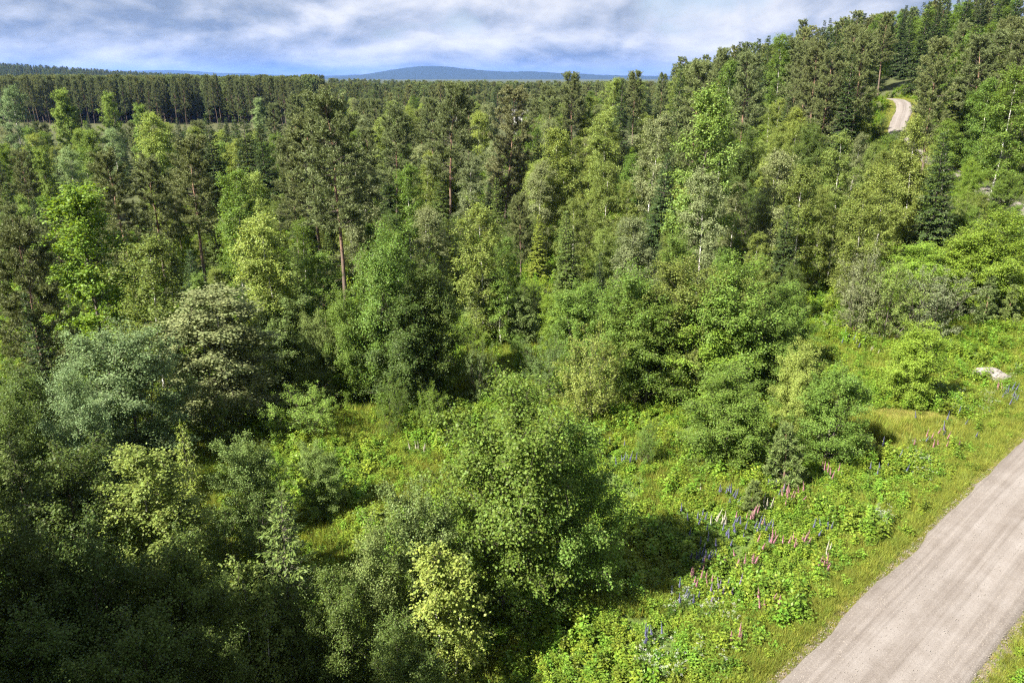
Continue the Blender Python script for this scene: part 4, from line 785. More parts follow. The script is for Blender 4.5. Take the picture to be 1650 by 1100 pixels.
('B', 0, 21.74, 198.64, 12.96, 1.347, 319, 'leaf', 'fresh green birch, standing right of the tall skyline pine'),
('P', 3, -38.53, 175.08, 16.46, 0.95, 33, 'pine', 'olive pine, sixth such tree left of the blue mountain foot'),
('B', 3, 16.29, 172.75, 10.24, 1.004, 163, 'lime', 'pale yellow-green birch, nearest such tree right of the tall skyline pine'),
('B', 0, -22.01, 163.38, 14.51, 1.379, 155, 'olive', 'tall olive birch, second such tree left of the tall spreading pine'),
('S', 0, -14.05, 120.85, 10.28, 0.686, 259, 'spruce', 'small dark spruce, standing left of the tall spreading pine'),
('B', 1, -12.5, 106.79, 10.09, 1.051, 61, 'olive', 'olive birch, nearest such tree left of the tall spreading pine'),
('B', 2, -14.26, 124.08, 11.14, 1.175, 20, 'greyb', 'grey-green birch, nearest such tree left of the tall spreading pine'),
('B', 2, -9.24, 117.08, 11.49, 1.067, 37, 'lime', 'pale yellow-green birch, standing below the tall spreading pine'),
('B', 0, -25.11, 181.66, 14.39, 1.168, 157, 'olive', 'tall olive birch, second such tree left of the blue mountain foot'),
('P', 1, -48.5, 198.5, 16.89, 1.129, 144, 'pine', 'olive pine, fifth such tree right of the biggest dark spruce'),
('B', 3, -19.32, 136.97, 12.54, 1.331, 51, 'greyb', 'grey-green birch, third such tree left of the tall spreading pine'),
('S', 3, 8.25, 67.4, 6.3, 0.402, 37, 'spruce', 'small dark spruce, standing above the first crown of the leafy thicket'),
('B', 0, 5.61, 173.01, 12.0, 0.978, 51, 'leaf', 'fresh green birch, standing right of the white house'),
('S', 2, -2.92, 102.2, 8.23, 0.552, 171, 'spruce', 'small dark spruce, second such tree below the tall red-trunked pine'),
('B', 0, 11.71, 177.67, 14.0, 1.256, 62, 'olive', 'tall olive birch, second such tree left of the tall skyline pine'),
('B', 1, -39.24, 195.22, 13.36, 1.2, 99, 'olive', 'olive birch, third such tree left of the blue mountain foot'),
('B', 3, 17.18, 174.98, 14.43, 1.46, 289, 'olive', 'tall olive birch, standing right of the tall skyline pine'),
('B', 1, 10.49, 131.0, 9.71, 1.015, 127, 'olive', 'small olive birch, second such tree below the tall skyline pine'),
('B', 0, -11.99, 113.69, 10.86, 1.119, 285, 'lime', 'pale yellow-green birch, nearest such tree left of the tall spreading pine'),
('B', 2, -27.94, 152.08, 12.04, 1.204, 285, 'olive', 'olive birch, third such tree left of the tall spreading pine'),
('B', 1, 35.61, 102.17, 10.6, 0.864, 136, 'olive', 'olive birch, standing above the weeping birch by the field'),
('S', 0, 46.64, 93.13, 7.33, 0.576, 197, 'spruce', 'small dark spruce, second such tree below the bend of the hill road'),
('S', 0, 48.94, 98.67, 9.06, 0.596, 94, 'spruceL', 'small mid-green spruce, standing below the bend of the hill road'),
('B', 1, 13.02, 133.95, 9.19, 0.768, 47, 'greyb', 'small grey-green birch, standing below the tall skyline pine'),
('B', 0, 9.25, 91.33, 7.25, 0.697, 92, 'olive', 'small olive birch, nearest such tree right of the big olive birch with dark flank'),
('B', 0, 32.06, 117.41, 11.75, 1.158, 320, 'leaf', 'fresh green birch, standing above the big bright aspen'),
('B', 0, 45.69, 97.07, 9.31, 0.772, 150, 'olive', 'small olive birch, second such tree below the bend of the hill road'),
('A', 1, 56.74, 112.62, 5.4, 0.666, 16, 'leaf', 'small fresh green leafy tree, second such tree below the bend of the hill road'),
('A', 1, 22.41, 74.31, 4.98, 0.655, 106, 'leaf', 'small fresh green leafy tree, nearest such tree left of the drooping spruce'),
('S', 0, 53.03, 104.76, 7.38, 0.565, 177, 'spruce', 'small dark spruce, nearest such tree below the bend of the hill road'),
('A', 3, 29.76, 88.54, 6.29, 0.785, 359, 'leafdk', 'small deep green leafy tree, standing left of the weeping birch by the field'),
('B', 2, 47.41, 131.13, 10.1, 1.02, 141, 'lime', 'pale yellow-green birch, nearest such tree left of the bend of the hill road'),
('A', 0, 19.82, 68.6, 5.62, 0.645, 147, 'leaf', 'small fresh green leafy tree, second such tree left of the drooping spruce'),
('B', 2, 45.42, 118.31, 8.96, 0.938, 169, 'leaf', 'small fresh green birch, nearest such tree left of the bend of the hill road'),
('B', 0, 35.6, 84.7, 6.85, 0.612, 178, 'lime', 'small pale yellow-green birch, standing right of the weeping birch by the field'),
('B', 2, 36.75, 134.42, 10.85, 0.86, 227, 'greyb', 'grey-green birch, standing right of the notch where hill meets plain'),
('B', 3, 33.49, 99.14, 8.13, 0.68, 126, 'lime', 'small pale yellow-green birch, standing above the weeping birch by the field'),
('A', 1, 28.74, 83.42, 5.41, 0.679, 39, 'leaf', 'small fresh green leafy tree, standing below the weeping birch by the field'),
('B', 1, 23.95, 71.28, 6.47, 0.657, 82, 'olive', 'small olive birch, standing left of the drooping spruce'),
('B', 3, 15.42, 101.49, 10.79, 0.905, 341, 'leaf', 'fresh green birch, standing right of the big olive birch with dark flank'),
('B', 2, 9.49, 75.86, 6.6, 0.617, 272, 'lime', 'small pale yellow-green birch, standing left of the very dark spruce by the field'),
('B', 3, 40.73, 111.87, 11.16, 1.036, 242, 'olive', 'olive birch, nearest such tree left of the bend of the hill road'),
('A', 1, 17.34, 87.8, 6.58, 0.853, 228, 'leafdk', 'deep green leafy tree, standing below the very dark spruce by the field'),
('A', 0, 53.15, 134.06, 7.52, 0.963, 269, 'leafdk', 'deep green leafy tree, second such tree left of the bend of the hill road'),
('B', 3, 35.28, 105.18, 9.25, 0.935, 84, 'olive', 'small olive birch, nearest such tree right of the big bright aspen'),
('A', 1, 57.21, 133.6, 8.3, 1.038, 50, 'leaf', 'fresh green leafy tree, third such tree left of the bend of the hill road'),
('B', 0, 39.42, 114.9, 10.29, 0.836, 51, 'olive', 'olive birch, second such tree right of the big bright aspen'),
('B', 3, 15.83, 73.91, 6.87, 0.593, 154, 'olive', 'small olive birch, standing below the very dark spruce by the field'),
('B', 2, 17.33, 118.04, 9.69, 0.917, 1, 'greyb', 'small grey-green birch, second such tree right of the tall skyline pine'),
('B', 3, 43.52, 81.47, 8.98, 0.924, 221, 'olive', 'small olive birch, standing left of the large dark roadside spruce'),
('B', 1, 48.24, 95.63, 8.25, 0.868, 334, 'olive', 'small olive birch, nearest such tree below the bend of the hill road'),
('S', 1, 51.39, 112.64, 7.66, 0.621, 313, 'spruce', 'small dark spruce, nearest such tree left of the bend of the hill road'),
('B', 1, 47.32, 105.4, 9.24, 0.757, 117, 'greyb', 'small grey-green birch, standing left of the bend of the hill road'),
('B', 1, 44.23, 132.87, 11.14, 1.121, 168, 'olive', 'olive birch, second such tree left of the bend of the hill road'),
('A', 1, 58.71, 116.94, 5.46, 0.651, 101, 'leafdk', 'small deep green leafy tree, standing below the bend of the hill road'),
('A', 1, 53.89, 108.93, 6.97, 0.876, 217, 'leaf', 'fresh green leafy tree, nearest such tree below the bend of the hill road'),
('S', 1, 15.57, 77.01, 5.81, 0.35, 101, 'spruce', 'small dark spruce, standing below the very dark spruce by the field'),
('S', 0, 54.13, 131.25, 7.2, 0.558, 36, 'spruce', 'small dark spruce, second such tree left of the bend of the hill road'),
('B', 1, 20.15, 100.17, 11.08, 1.04, 153, 'olive', 'olive birch, standing left of the big bright aspen'),
('S', 3, 47.05, 134.18, 11.72, 0.885, 263, 'spruce', 'small dark spruce, seventh such tree left of the bend of the hill road'),
('B', 0, 8.56, 71.5, 7.55, 0.681, 156, 'olive', 'small olive birch, standing left of the very dark spruce by the field'),
('A', 0, 28.72, 91.38, 5.81, 0.601, 32, 'leaf', 'small fresh green leafy tree, standing left of the weeping birch by the field'),
('A', 3, 60.71, 134.76, 6.94, 0.813, 165, 'leaf', 'fresh green leafy tree, second such tree left of the bend of the hill road'),
('B', 0, 47.98, 140.25, 10.41, 0.959, 70, 'lime', 'pale yellow-green birch, second such tree left of the bend of the hill road'),
('b', 0, 53.09, 152.85, 8.97, 1.422, 202, 'olive', 'tall olive young birch, third such tree left of the bend of the hill road'),
('b', 0, 29.59, 144.96, 6.16, 1.202, 2, 'olive', 'olive young birch, standing above the big bright aspen'),
('b', 0, 55.16, 160.93, 8.54, 1.505, 24, 'olive', 'tall olive young birch, fourth such tree left of the bend of the hill road'),
('b', 0, 56.27, 144.67, 8.01, 1.553, 201, 'olive', 'tall olive young birch, second such tree left of the bend of the hill road'),
('B', 2, 24.28, 142.22, 11.45, 1.194, 174, 'lime', 'pale yellow-green birch, fourth such tree right of the tall skyline pine'),
('b', 1, 32.69, 162.3, 7.94, 1.534, 340, 'olive', 'tall olive young birch, standing right of the notch where hill meets plain'),
('b', 0, 30.79, 147.45, 7.22, 1.4, 165, 'lime', 'pale yellow-green young birch, standing above the big bright aspen'),
('b', 1, 30.65, 153.67, 6.93, 1.27, 161, 'lime', 'pale yellow-green young birch, standing below the notch where hill meets plain'),
('b', 0, 62.21, 136.5, 7.2, 1.195, 315, 'olive', 'olive young birch, nearest such tree left of the bend of the hill road'),
('A', 3, 56.13, 147.19, 7.21, 0.896, 210, 'leafdk', 'deep green leafy tree, third such tree left of the bend of the hill road'),
('A', 2, 63.05, 138.64, 7.57, 0.816, 348, 'leafdk', 'deep green leafy tree, nearest such tree left of the bend of the hill road'),
('b', 0, 57.82, 126.73, 6.28, 1.211, 4, 'lime', 'pale yellow-green young birch, standing left of the bend of the hill road'),
('A', 1, 29.31, 135.41, 7.54, 0.783, 228, 'leafdk', 'deep green leafy tree, standing above the big bright aspen'),
('A', 2, 60.33, 131.36, 5.17, 0.67, 227, 'leaf', 'small fresh green leafy tree, nearest such tree left of the bend of the hill road'),
('B', 0, 72.46, 267.21, 15.5, 1.452, 44, 'olive', 'tall olive birch, third such tree right of the notch where hill meets plain'),
('S', 2, 111.2, 232.2, 15.4, 1.191, 192, 'spruce', 'dark spruce, eighth such tree left of the topmost trees of the ridge'),
('P', 1, 117.36, 286.04, 18.44, 1.179, 229, 'pine', 'tall olive pine, seventh such tree left of the topmost trees of the ridge'),
('P', 3, 129.56, 264.46, 16.24, 1.067, 128, 'pine', 'olive pine, second such tree left of the topmost trees of the ridge'),
('B', 1, 102.04, 258.88, 16.06, 1.56, 134, 'olive', 'tall olive birch, fourth such tree left of the topmost trees of the ridge'),
('S', 0, 146.19, 299.82, 18.74, 1.515, 101, 'spruce', 'tall dark spruce, third such tree above the bend of the hill road'),
('B', 2, 91.63, 207.07, 13.01, 1.219, 6, 'leaf', 'fresh green birch, ninth such tree left of the topmost trees of the ridge'),
('B', 0, 102.68, 227.19, 14.65, 1.522, 356, 'leaf', 'tall fresh green birch, eighth such tree left of the topmost trees of the ridge'),
('B', 0, 69.12, 210.93, 15.14, 1.428, 348, 'olive', 'tall olive birch, fourth such tree right of the notch where hill meets plain'),
('P', 1, 65.53, 188.03, 16.93, 1.146, 212, 'pine', 'olive pine, seventh such tree left of the bend of the hill road'),
('S', 1, 125.97, 250.91, 15.57, 1.169, 194, 'spruce', 'dark spruce, fifth such tree left of the topmost trees of the ridge'),
('S', 0, 141.31, 290.78, 19.27, 1.349, 216, 'spruceL', 'tall mid-green spruce, standing above the bend of the hill road'),
('S', 2, 106.05, 281.03, 16.8, 1.032, 87, 'spruce', 'dark spruce, ninth such tree left of the bend of the hill road'),
('P', 3, 130.99, 271.75, 17.86, 0.981, 15, 'pine', 'tall olive pine, third such tree left of the topmost trees of the ridge'),
('S', 0, 85.94, 267.73, 16.32, 1.005, 134, 'spruce', 'dark spruce, eighth such tree right of the notch where hill meets plain'),
('S', 1, 143.7, 294.84, 15.08, 1.152, 40, 'spruce', 'dark spruce, nearest such tree above the bend of the hill road'),
('P', 2, 85.4, 290.69, 17.02, 1.013, 0, 'pine', 'olive pine, sixth such tree right of the notch where hill meets plain'),
('S', 2, 66.95, 240.9, 15.88, 1.053, 37, 'spruceL', 'mid-green spruce, second such tree right of the notch where hill meets plain'),
('B', 0, 108.24, 228.81, 15.12, 1.209, 62, 'leaf', 'tall fresh green birch, sixth such tree left of the topmost trees of the ridge'),
('S', 1, 83.49, 262.82, 15.63, 1.061, 114, 'spruce', 'dark spruce, seventh such tree right of the notch where hill meets plain'),
('P', 1, 138.4, 265.6, 17.27, 1.006, 317, 'pine', 'olive pine, nearest such tree left of the topmost trees of the ridge'),
('B', 2, 103.22, 244.81, 15.94, 1.383, 296, 'olive', 'tall olive birch, third such tree left of the topmost trees of the ridge'),
('P', 1, 101.31, 279.55, 17.4, 1.019, 154, 'pine', 'olive pine, sixth such tree left of the bend of the hill road'),
('S', 2, 86.13, 190.69, 17.26, 1.111, 283, 'spruce', 'dark spruce, fourth such tree above the bend of the hill road'),
('P', 3, 119.85, 270.15, 16.11, 0.897, 167, 'pine', 'olive pine, fifth such tree left of the topmost trees of the ridge'),
('S', 1, 107.12, 204.69, 16.02, 0.977, 101, 'spruce', 'dark spruce, second such tree left of the topmost trees of the ridge'),
('B', 3, 112.43, 260.89, 15.07, 1.549, 49, 'leaf', 'tall fresh green birch, tenth such tree left of the topmost trees of the ridge'),
('B', 2, 102.5, 221.83, 15.96, 1.673, 261, 'leaf', 'tall fresh green birch, seventh such tree left of the topmost trees of the ridge'),
('B', 3, 109.14, 220.67, 14.25, 1.31, 29, 'leaf', 'tall fresh green birch, fifth such tree left of the topmost trees of the ridge'),
('B', 3, 52.27, 230.23, 14.84, 1.34, 90, 'olive', 'tall olive birch, second such tree right of the notch where hill meets plain'),
('B', 3, 89.15, 192.85, 15.82, 1.43, 176, 'leaf', 'tall fresh green birch, standing above the bend of the hill road'),
('S', 3, 109.25, 287.29, 18.49, 1.231, 103, 'spruce', 'tall dark spruce, eighth such tree left of the bend of the hill road'),
('P', 1, 44.22, 191.17, 16.23, 1.128, 147, 'pine', 'olive pine, third such tree right of the notch where hill meets plain'),
('B', 2, 40.57, 188.97, 16.06, 1.453, 212, 'olive', 'tall olive birch, nearest such tree right of the notch where hill meets plain'),
('S', 2, 106.06, 241.94, 15.84, 1.255, 147, 'spruceL', 'mid-green spruce, standing left of the topmost trees of the ridge'),
('B', 1, 74.83, 225.41, 15.72, 1.565, 337, 'olive', 'tall olive birch, fifth such tree right of the notch where hill meets plain'),
('B', 3, 117.15, 261.76, 14.66, 1.378, 294, 'olive', 'tall olive birch, second such tree left of the topmost trees of the ridge'),
('P', 2, 87.22, 187.05, 17.68, 1.148, 254, 'pine', 'olive pine, fourth such tree left of the topmost trees of the ridge'),
('S', 1, 101.21, 262.26, 15.13, 1.065, 351, 'spruce', 'dark spruce, sixth such tree left of the bend of the hill road'),
('S', 1, 68.47, 234.6, 15.78, 1.047, 60, 'spruceL', 'mid-green spruce, third such tree right of the notch where hill meets plain'),
('B', 3, 130.1, 253.72, 15.35, 1.419, 192, 'olive', 'tall olive birch, nearest such tree left of the topmost trees of the ridge'),
('S', 0, 92.68, 263.45, 17.39, 1.153, 202, 'spruceL', 'mid-green spruce, standing left of the bend of the hill road'),
('P', 2, 114.27, 266.47, 16.02, 1.094, 160, 'pine', 'olive pine, sixth such tree left of the topmost trees of the ridge'),
('B', 1, 108.73, 210.77, 15.17, 1.492, 310, 'leaf', 'tall fresh green birch, fourth such tree left of the topmost trees of the ridge'),
('S', 0, 148.48, 297.84, 17.22, 1.359, 33, 'spruce', 'dark spruce, second such tree above the bend of the hill road'),
('S', 1, 70.19, 113.9, 18.62, 1.397, 344, 'spruceH', 'tall dark green spruce, second such tree right of the topmost trees of the ridge'),
('P', 1, 132.43, 233.22, 16.58, 0.99, 290, 'pine', 'olive pine, second such tree above the topmost trees of the ridge'),
('S', 3, 74.0, 126.7, 17.62, 1.106, 177, 'spruce', 'dark spruce, nearest such tree right of the topmost trees of the ridge'),
('B', 1, 128.48, 227.8, 12.82, 1.301, 167, 'leaf', 'fresh green birch, nearest such tree above the topmost trees of the ridge'),
('S', 0, 129.89, 237.69, 16.59, 1.228, 307, 'spruceH', 'dark green spruce, standing above the topmost trees of the ridge'),
('B', 3, 126.49, 206.37, 14.98, 1.535, 194, 'leaf', 'tall fresh green birch, sixth such tree right of the topmost trees of the ridge'),
('B', 0, 92.44, 158.56, 12.97, 1.206, 300, 'leaf', 'fresh green birch, second such tree right of the topmost trees of the ridge'),
('B', 3, 78.55, 134.95, 16.34, 1.336, 97, 'leaf', 'tall fresh green birch, nearest such tree right of the topmost trees of the ridge'),
('P', 3, 58.14, 107.41, 18.5, 1.079, 129, 'pine', 'tall olive pine, standing right of the bend of the hill road'),
('S', 2, 123.77, 204.74, 17.03, 1.372, 14, 'spruceH', 'dark green spruce, third such tree right of the topmost trees of the ridge'),
('P', 2, 126.57, 214.57, 16.41, 1.021, 181, 'pine', 'olive pine, second such tree right of the topmost trees of the ridge'),
('P', 1, 79.1, 125.24, 16.63, 1.161, 38, 'pine', 'olive pine, fourth such tree right of the topmost trees of the ridge'),
('P', 2, 70.99, 119.47, 16.83, 1.159, 81, 'pine', 'olive pine, second such tree below the topmost trees of the ridge'),
('P', 1, 69.92, 108.26, 18.55, 1.258, 58, 'pine', 'tall olive pine, fifth such tree right of the topmost trees of the ridge'),
('B', 1, 98.69, 164.25, 12.48, 1.32, 133, 'leaf', 'fresh green birch, third such tree right of the topmost trees of the ridge'),
('P', 0, 135.86, 236.65, 16.08, 0.988, 79, 'pine', 'olive pine, nearest such tree above the topmost trees of the ridge'),
('P', 3, 73.5, 121.8, 16.61, 1.079, 50, 'pine', 'olive pine, nearest such tree right of the topmost trees of the ridge'),
('B', 3, 119.47, 215.26, 15.37, 1.415, 202, 'leaf', 'tall fresh green birch, third such tree above the topmost trees of the ridge'),
('B', 3, 119.66, 222.41, 13.01, 1.34, 289, 'leaf', 'fresh green birch, third such tree left of the topmost trees of the ridge'),
('B', 0, 117.56, 218.42, 12.09, 1.081, 45, 'leaf', 'fresh green birch, nearest such tree left of the topmost trees of the ridge'),
('B', 3, 88.17, 162.05, 12.27, 1.103, 280, 'leaf', 'fresh green birch, second such tree left of the topmost trees of the ridge'),
('B', 0, 73.83, 133.3, 13.91, 1.277, 202, 'leaf', 'tall fresh green birch, standing below the topmost trees of the ridge'),
('B', 3, 126.71, 209.42, 15.73, 1.35, 38, 'leaf', 'tall fresh green birch, fifth such tree right of the topmost trees of the ridge'),
('B', 1, 123.66, 224.76, 14.91, 1.225, 322, 'leaf', 'tall fresh green birch, second such tree above the topmost trees of the ridge'),
('S', 2, 76.69, 128.75, 16.59, 1.055, 158, 'spruceH', 'dark green spruce, nearest such tree right of the topmost trees of the ridge'),
('S', 1, 71.1, 124.04, 18.65, 1.29, 108, 'spruceH', 'tall dark green spruce, standing below the topmost trees of the ridge'),
('B', 2, 120.21, 198.11, 12.99, 1.276, 129, 'leaf', 'fresh green birch, fourth such tree right of the topmost trees of the ridge'),
('P', 0, 79.35, 141.35, 16.24, 0.883, 256, 'pine', 'olive pine, nearest such tree below the topmost trees of the ridge'),
('P', 1, 81.28, 131.28, 16.62, 0.95, 132, 'pine', 'olive pine, third such tree right of the topmost trees of the ridge'),
('B', 2, 58.33, 103.52, 7.67, 0.795, 52, 'olive', 'small olive birch, standing left of the white-trunked hillside birch'),
('A', 2, 54.88, 90.16, 5.72, 0.704, 90, 'yleaf', 'small bright leafy tree, second such tree right of the large dark roadside spruce'),
('A', 2, 57.09, 94.73, 5.12, 0.557, 207, 'yleaf', 'small bright leafy tree, standing above the large dark roadside spruce'),
('A', 2, 52.21, 85.99, 4.22, 0.435, 148, 'yleaf', 'small bright leafy tree, nearest such tree right of the large dark roadside spruce'),
('B', 0, 57.22, 100.08, 9.53, 0.928, 188, 'leaf', 'small fresh green birch, standing left of the white-trunked hillside birch'),
('B', 3, 51.05, 81.32, 5.06, 0.496, 323, 'olive', 'small olive birch, standing right of the large dark roadside spruce'),
('s', 0, 44.27, 77.86, 4.6, 0.682, 14, 'spruce', 'small dark young spruce, standing right of the birch below the hill road'),
('A', 1, 47.68, 77.18, 5.11, 0.691, 26, 'leaf', 'small fresh green leafy tree, standing below the large dark roadside spruce'),
('A', 1, 51.98, 76.41, 4.54, 0.461, 177, 'leaf', 'small fresh green leafy tree, second such tree right of the large dark roadside spruce'),
('s', 0, 68.32, 106.17, 7.1, 1.015, 243, 'spruce', 'dark young spruce, standing right of the large dark roadside spruce'),
('S', 3, 68.96, 348.11, 13.43, 0.92, 52, 'spruce', 'dark spruce, second such tree right of the notch where hill meets plain'),
('B', 1, 14.72, 392.15, 13.16, 1.117, 31, 'lime', 'pale yellow-green birch, second such tree right of the white house'),
('S', 1, 3.57, 386.93, 14.55, 1.058, 285, 'spruce', 'dark spruce, second such tree above the white house'),
('B', 1, -34.8, 310.05, 14.46, 1.249, 154, 'greyb', 'tall grey-green birch, nearest such tree left of the blue mountain foot'),
('B', 1, -75.41, 289.77, 13.76, 1.121, 2, 'leaf', 'tall fresh green birch, third such tree right of the biggest dark spruce'),
('S', 1, -6.4, 224.28, 15.64, 1.028, 214, 'spruce', 'dark spruce, third such tree left of the white house'),
('B', 0, -60.89, 356.01, 12.04, 1.24, 176, 'greyb', 'grey-green birch, third such tree left of the blue mountain foot'),
('B', 3, -64.75, 318.27, 14.32, 1.347, 155, 'lime', 'tall pale yellow-green birch, ninth such tree left of the blue mountain foot'),
('S', 3, 9.93, 245.68, 15.4, 1.213, 19, 'spruceL', 'mid-green spruce, standing right of the white house'),
('P', 3, -45.23, 332.26, 13.5, 0.739, 338, 'pine', 'olive pine, second such tree left of the blue mountain foot'),
('B', 0, -37.08, 304.37, 14.68, 1.436, 243, 'leaf', 'tall fresh green birch, second such tree left of the blue mountain foot'),
('P', 1, -30.73, 415.27, 14.63, 0.906, 329, 'pine', 'olive pine, second such tree below the blue mountain foot'),
('P', 2, -70.74, 401.31, 13.64, 0.927, 177, 'pine', 'olive pine, third such tree left of the blue mountain foot'),
('B', 0, 40.51, 248.16, 14.49, 1.422, 222, 'lime', 'tall pale yellow-green birch, nearest such tree right of the notch where hill meets plain'),
('S', 2, -64.31, 416.13, 15.63, 1.026, 222, 'spruce', 'dark spruce, third such tree left of the blue mountain foot'),
('S', 1, 54.99, 318.56, 15.31, 1.199, 244, 'spruce', 'dark spruce, nearest such tree right of the notch where hill meets plain'),
('S', 2, 35.14, 223.34, 13.17, 0.8, 188, 'spruce', 'dark spruce, second such tree right of the tall skyline pine'),
('B', 0, -31.67, 276.88, 13.11, 1.092, 184, 'lime', 'pale yellow-green birch, nearest such tree left of the blue mountain foot'),
('B', 3, -40.77, 261.02, 14.49, 1.53, 3, 'lime', 'tall pale yellow-green birch, sixth such tree left of the blue mountain foot'),
('P', 0, -37.55, 400.71, 16.19, 1.014, 211, 'pine', 'olive pine, nearest such tree below the blue mountain foot'),
('B', 0, -40.04, 298.0, 11.84, 1.191, 199, 'lime', 'pale yellow-green birch, fourth such tree left of the blue mountain foot'),
('S', 3, -17.96, 354.72, 15.57, 1.038, 15, 'spruce', 'dark spruce, standing right of the blue mountain foot'),
('P', 1, -31.07, 308.2, 16.36, 1.055, 72, 'pine', 'olive pine, nearest such tree left of the blue mountain foot'),
('B', 2, -75.47, 347.46, 12.25, 1.15, 36, 'leaf', 'fresh green birch, third such tree left of the blue mountain foot'),
('S', 2, 4.07, 307.46, 14.35, 0.861, 209, 'spruce', 'dark spruce, nearest such tree above the white house'),
('P', 2, 9.87, 366.14, 15.69, 0.973, 256, 'pine', 'olive pine, second such tree above the white house'),
('B', 2, -7.16, 234.95, 12.85, 1.288, 298, 'greyb', 'grey-green birch, second such tree left of the white house'),
('B', 3, -79.21, 399.23, 14.29, 1.214, 0, 'lime', 'tall pale yellow-green birch, eighth such tree left of the blue mountain foot'),
('B', 1, -59.13, 398.71, 13.08, 1.378, 59, 'greyb', 'grey-green birch, second such tree left of the blue mountain foot'),
('P', 0, -87.37, 384.83, 13.84, 0.96, 274, 'pine', 'olive pine, seventh such tree left of the blue mountain foot'),
('B', 0, -49.43, 375.09, 12.37, 1.222, 57, 'lime', 'pale yellow-green birch, second such tree left of the blue mountain foot'),
('S', 1, -49.0, 350.63, 14.16, 1.085, 337, 'spruce', 'dark spruce, second such tree left of the blue mountain foot'),
('S', 1, -7.73, 341.42, 16.11, 1.235, 39, 'spruce', 'dark spruce, second such tree left of the white house'),
('P', 1, 22.76, 352.75, 15.78, 1.082, 69, 'pine', 'olive pine, standing above the tall skyline pine'),
('S', 2, -32.24, 256.64, 16.24, 1.145, 216, 'spruceL', 'mid-green spruce, standing left of the blue mountain foot'),
('S', 0, 37.57, 257.81, 15.15, 1.029, 53, 'spruce', 'dark spruce, standing below the notch where hill meets plain'),
('P', 2, -94.46, 403.66, 13.98, 0.993, 206, 'pine', 'olive pine, eighth such tree left of the blue mountain foot'),
('B', 2, -29.86, 240.01, 12.06, 0.994, 302, 'lime', 'pale yellow-green birch, third such tree left of the blue mountain foot'),
('S', 2, -79.87, 379.39, 14.29, 1.076, 43, 'spruce', 'dark spruce, fifth such tree left of the blue mountain foot'),
('B', 0, -65.48, 411.06, 12.48, 1.054, 312, 'lime', 'pale yellow-green birch, seventh such tree left of the blue mountain foot'),
('B', 2, -16.46, 306.42, 12.83, 1.297, 146, 'greyb', 'grey-green birch, standing right of the blue mountain foot'),
('S', 2, 58.98, 336.75, 14.55, 0.971, 69, 'spruceL', 'mid-green spruce, nearest such tree right of the notch where hill meets plain'),
('P', 3, 35.85, 300.12, 14.85, 0.992, 187, 'pine', 'olive pine, second such tree left of the notch where hill meets plain'),
('B', 3, -61.63, 306.13, 14.52, 1.237, 170, 'greyb', 'tall grey-green birch, fourth such tree left of the blue mountain foot'),
('B', 2, 60.67, 322.91, 12.0, 1.233, 230, 'lime', 'pale yellow-green birch, second such tree right of the notch where hill meets plain'),
('P', 0, 74.48, 413.93, 15.96, 1.005, 270, 'pine', 'olive pine, nearest such tree right of the notch where hill meets plain'),
('P', 1, 45.43, 238.16, 14.24, 0.929, 294, 'pine', 'olive pine, second such tree right of the notch where hill meets plain'),
('P', 1, 4.59, 360.99, 13.02, 0.768, 181, 'pine', 'olive pine, nearest such tree above the white house'),
('B', 1, -49.24, 416.28, 13.76, 1.339, 48, 'leaf', 'tall fresh green birch, nearest such tree left of the blue mountain foot'),
('P', 3, -12.09, 286.92, 14.79, 0.952, 122, 'pine', 'olive pine, nearest such tree left of the white house'),
('S', 0, -67.23, 357.94, 14.43, 1.013, 57, 'spruce', 'dark spruce, fourth such tree left of the blue mountain foot'),
('B', 3, 29.2, 295.86, 13.88, 1.228, 311, 'leaf', 'tall fresh green birch, standing left of the notch where hill meets plain'),
('B', 2, 51.62, 251.64, 11.77, 0.994, 303, 'lime', 'pale yellow-green birch, third such tree right of the notch where hill meets plain'),
('S', 0, -54.77, 415.81, 14.88, 1.172, 121, 'spruce', 'dark spruce, nearest such tree left of the blue mountain foot'),
('P', 2, 10.02, 357.4, 13.78, 0.949, 60, 'pine', 'olive pine, second such tree right of the white house'),
('B', 0, -12.51, 269.2, 13.06, 1.073, 225, 'lime', 'pale yellow-green birch, standing left of the white house'),
('B', 0, -60.73, 415.7, 13.24, 1.376, 8, 'lime', 'pale yellow-green birch, fifth such tree left of the blue mountain foot'),
('B', 1, -18.48, 374.05, 13.12, 1.108, 289, 'leaf', 'fresh green birch, standing right of the blue mountain foot'),
('B', 3, 6.88, 277.24, 13.54, 1.196, 146, 'greyb', 'grey-green birch, standing right of the white house'),
('b', 1, -172.01, 271.59, 5.24, 0.884, 43, 'leaf', 'small fresh green young birch, standing left of the bright aspen before the pine stand'),
('p', 1, -106.47, 208.95, 4.81, 1.671, 211, 'pine', 'tall olive young pine, standing right of the bright aspen before the pine stand'),
('s', 0, -101.57, 236.89, 6.95, 0.967, 228, 'spruce', 'dark young spruce, nearest such tree left of the biggest dark spruce'),
('b', 1, -173.1, 314.78, 6.06, 1.151, 351, 'leaf', 'fresh green young birch, standing right of the bright aspen before the pine stand'),
('s', 1, -194.92, 309.95, 5.15, 0.684, 292, 'spruce', 'small dark young spruce, standing left of the bright aspen before the pine stand'),
('b', 0, -107.82, 253.04, 5.92, 0.945, 93, 'leaf', 'fresh green young birch, standing left of the biggest dark spruce'),
('s', 1, -143.48, 286.47, 5.66, 0.776, 305, 'spruce', 'dark young spruce, standing right of the bright aspen before the pine stand'),
('s', 0, -118.69, 280.02, 6.34, 0.961, 247, 'spruce', 'dark young spruce, second such tree left of the biggest dark spruce'),
('P', 2, -162.21, 401.5, 20.03, 0.84, 174, 'pine', 'tall olive pine, twenty-fourth such tree above the biggest dark spruce'),
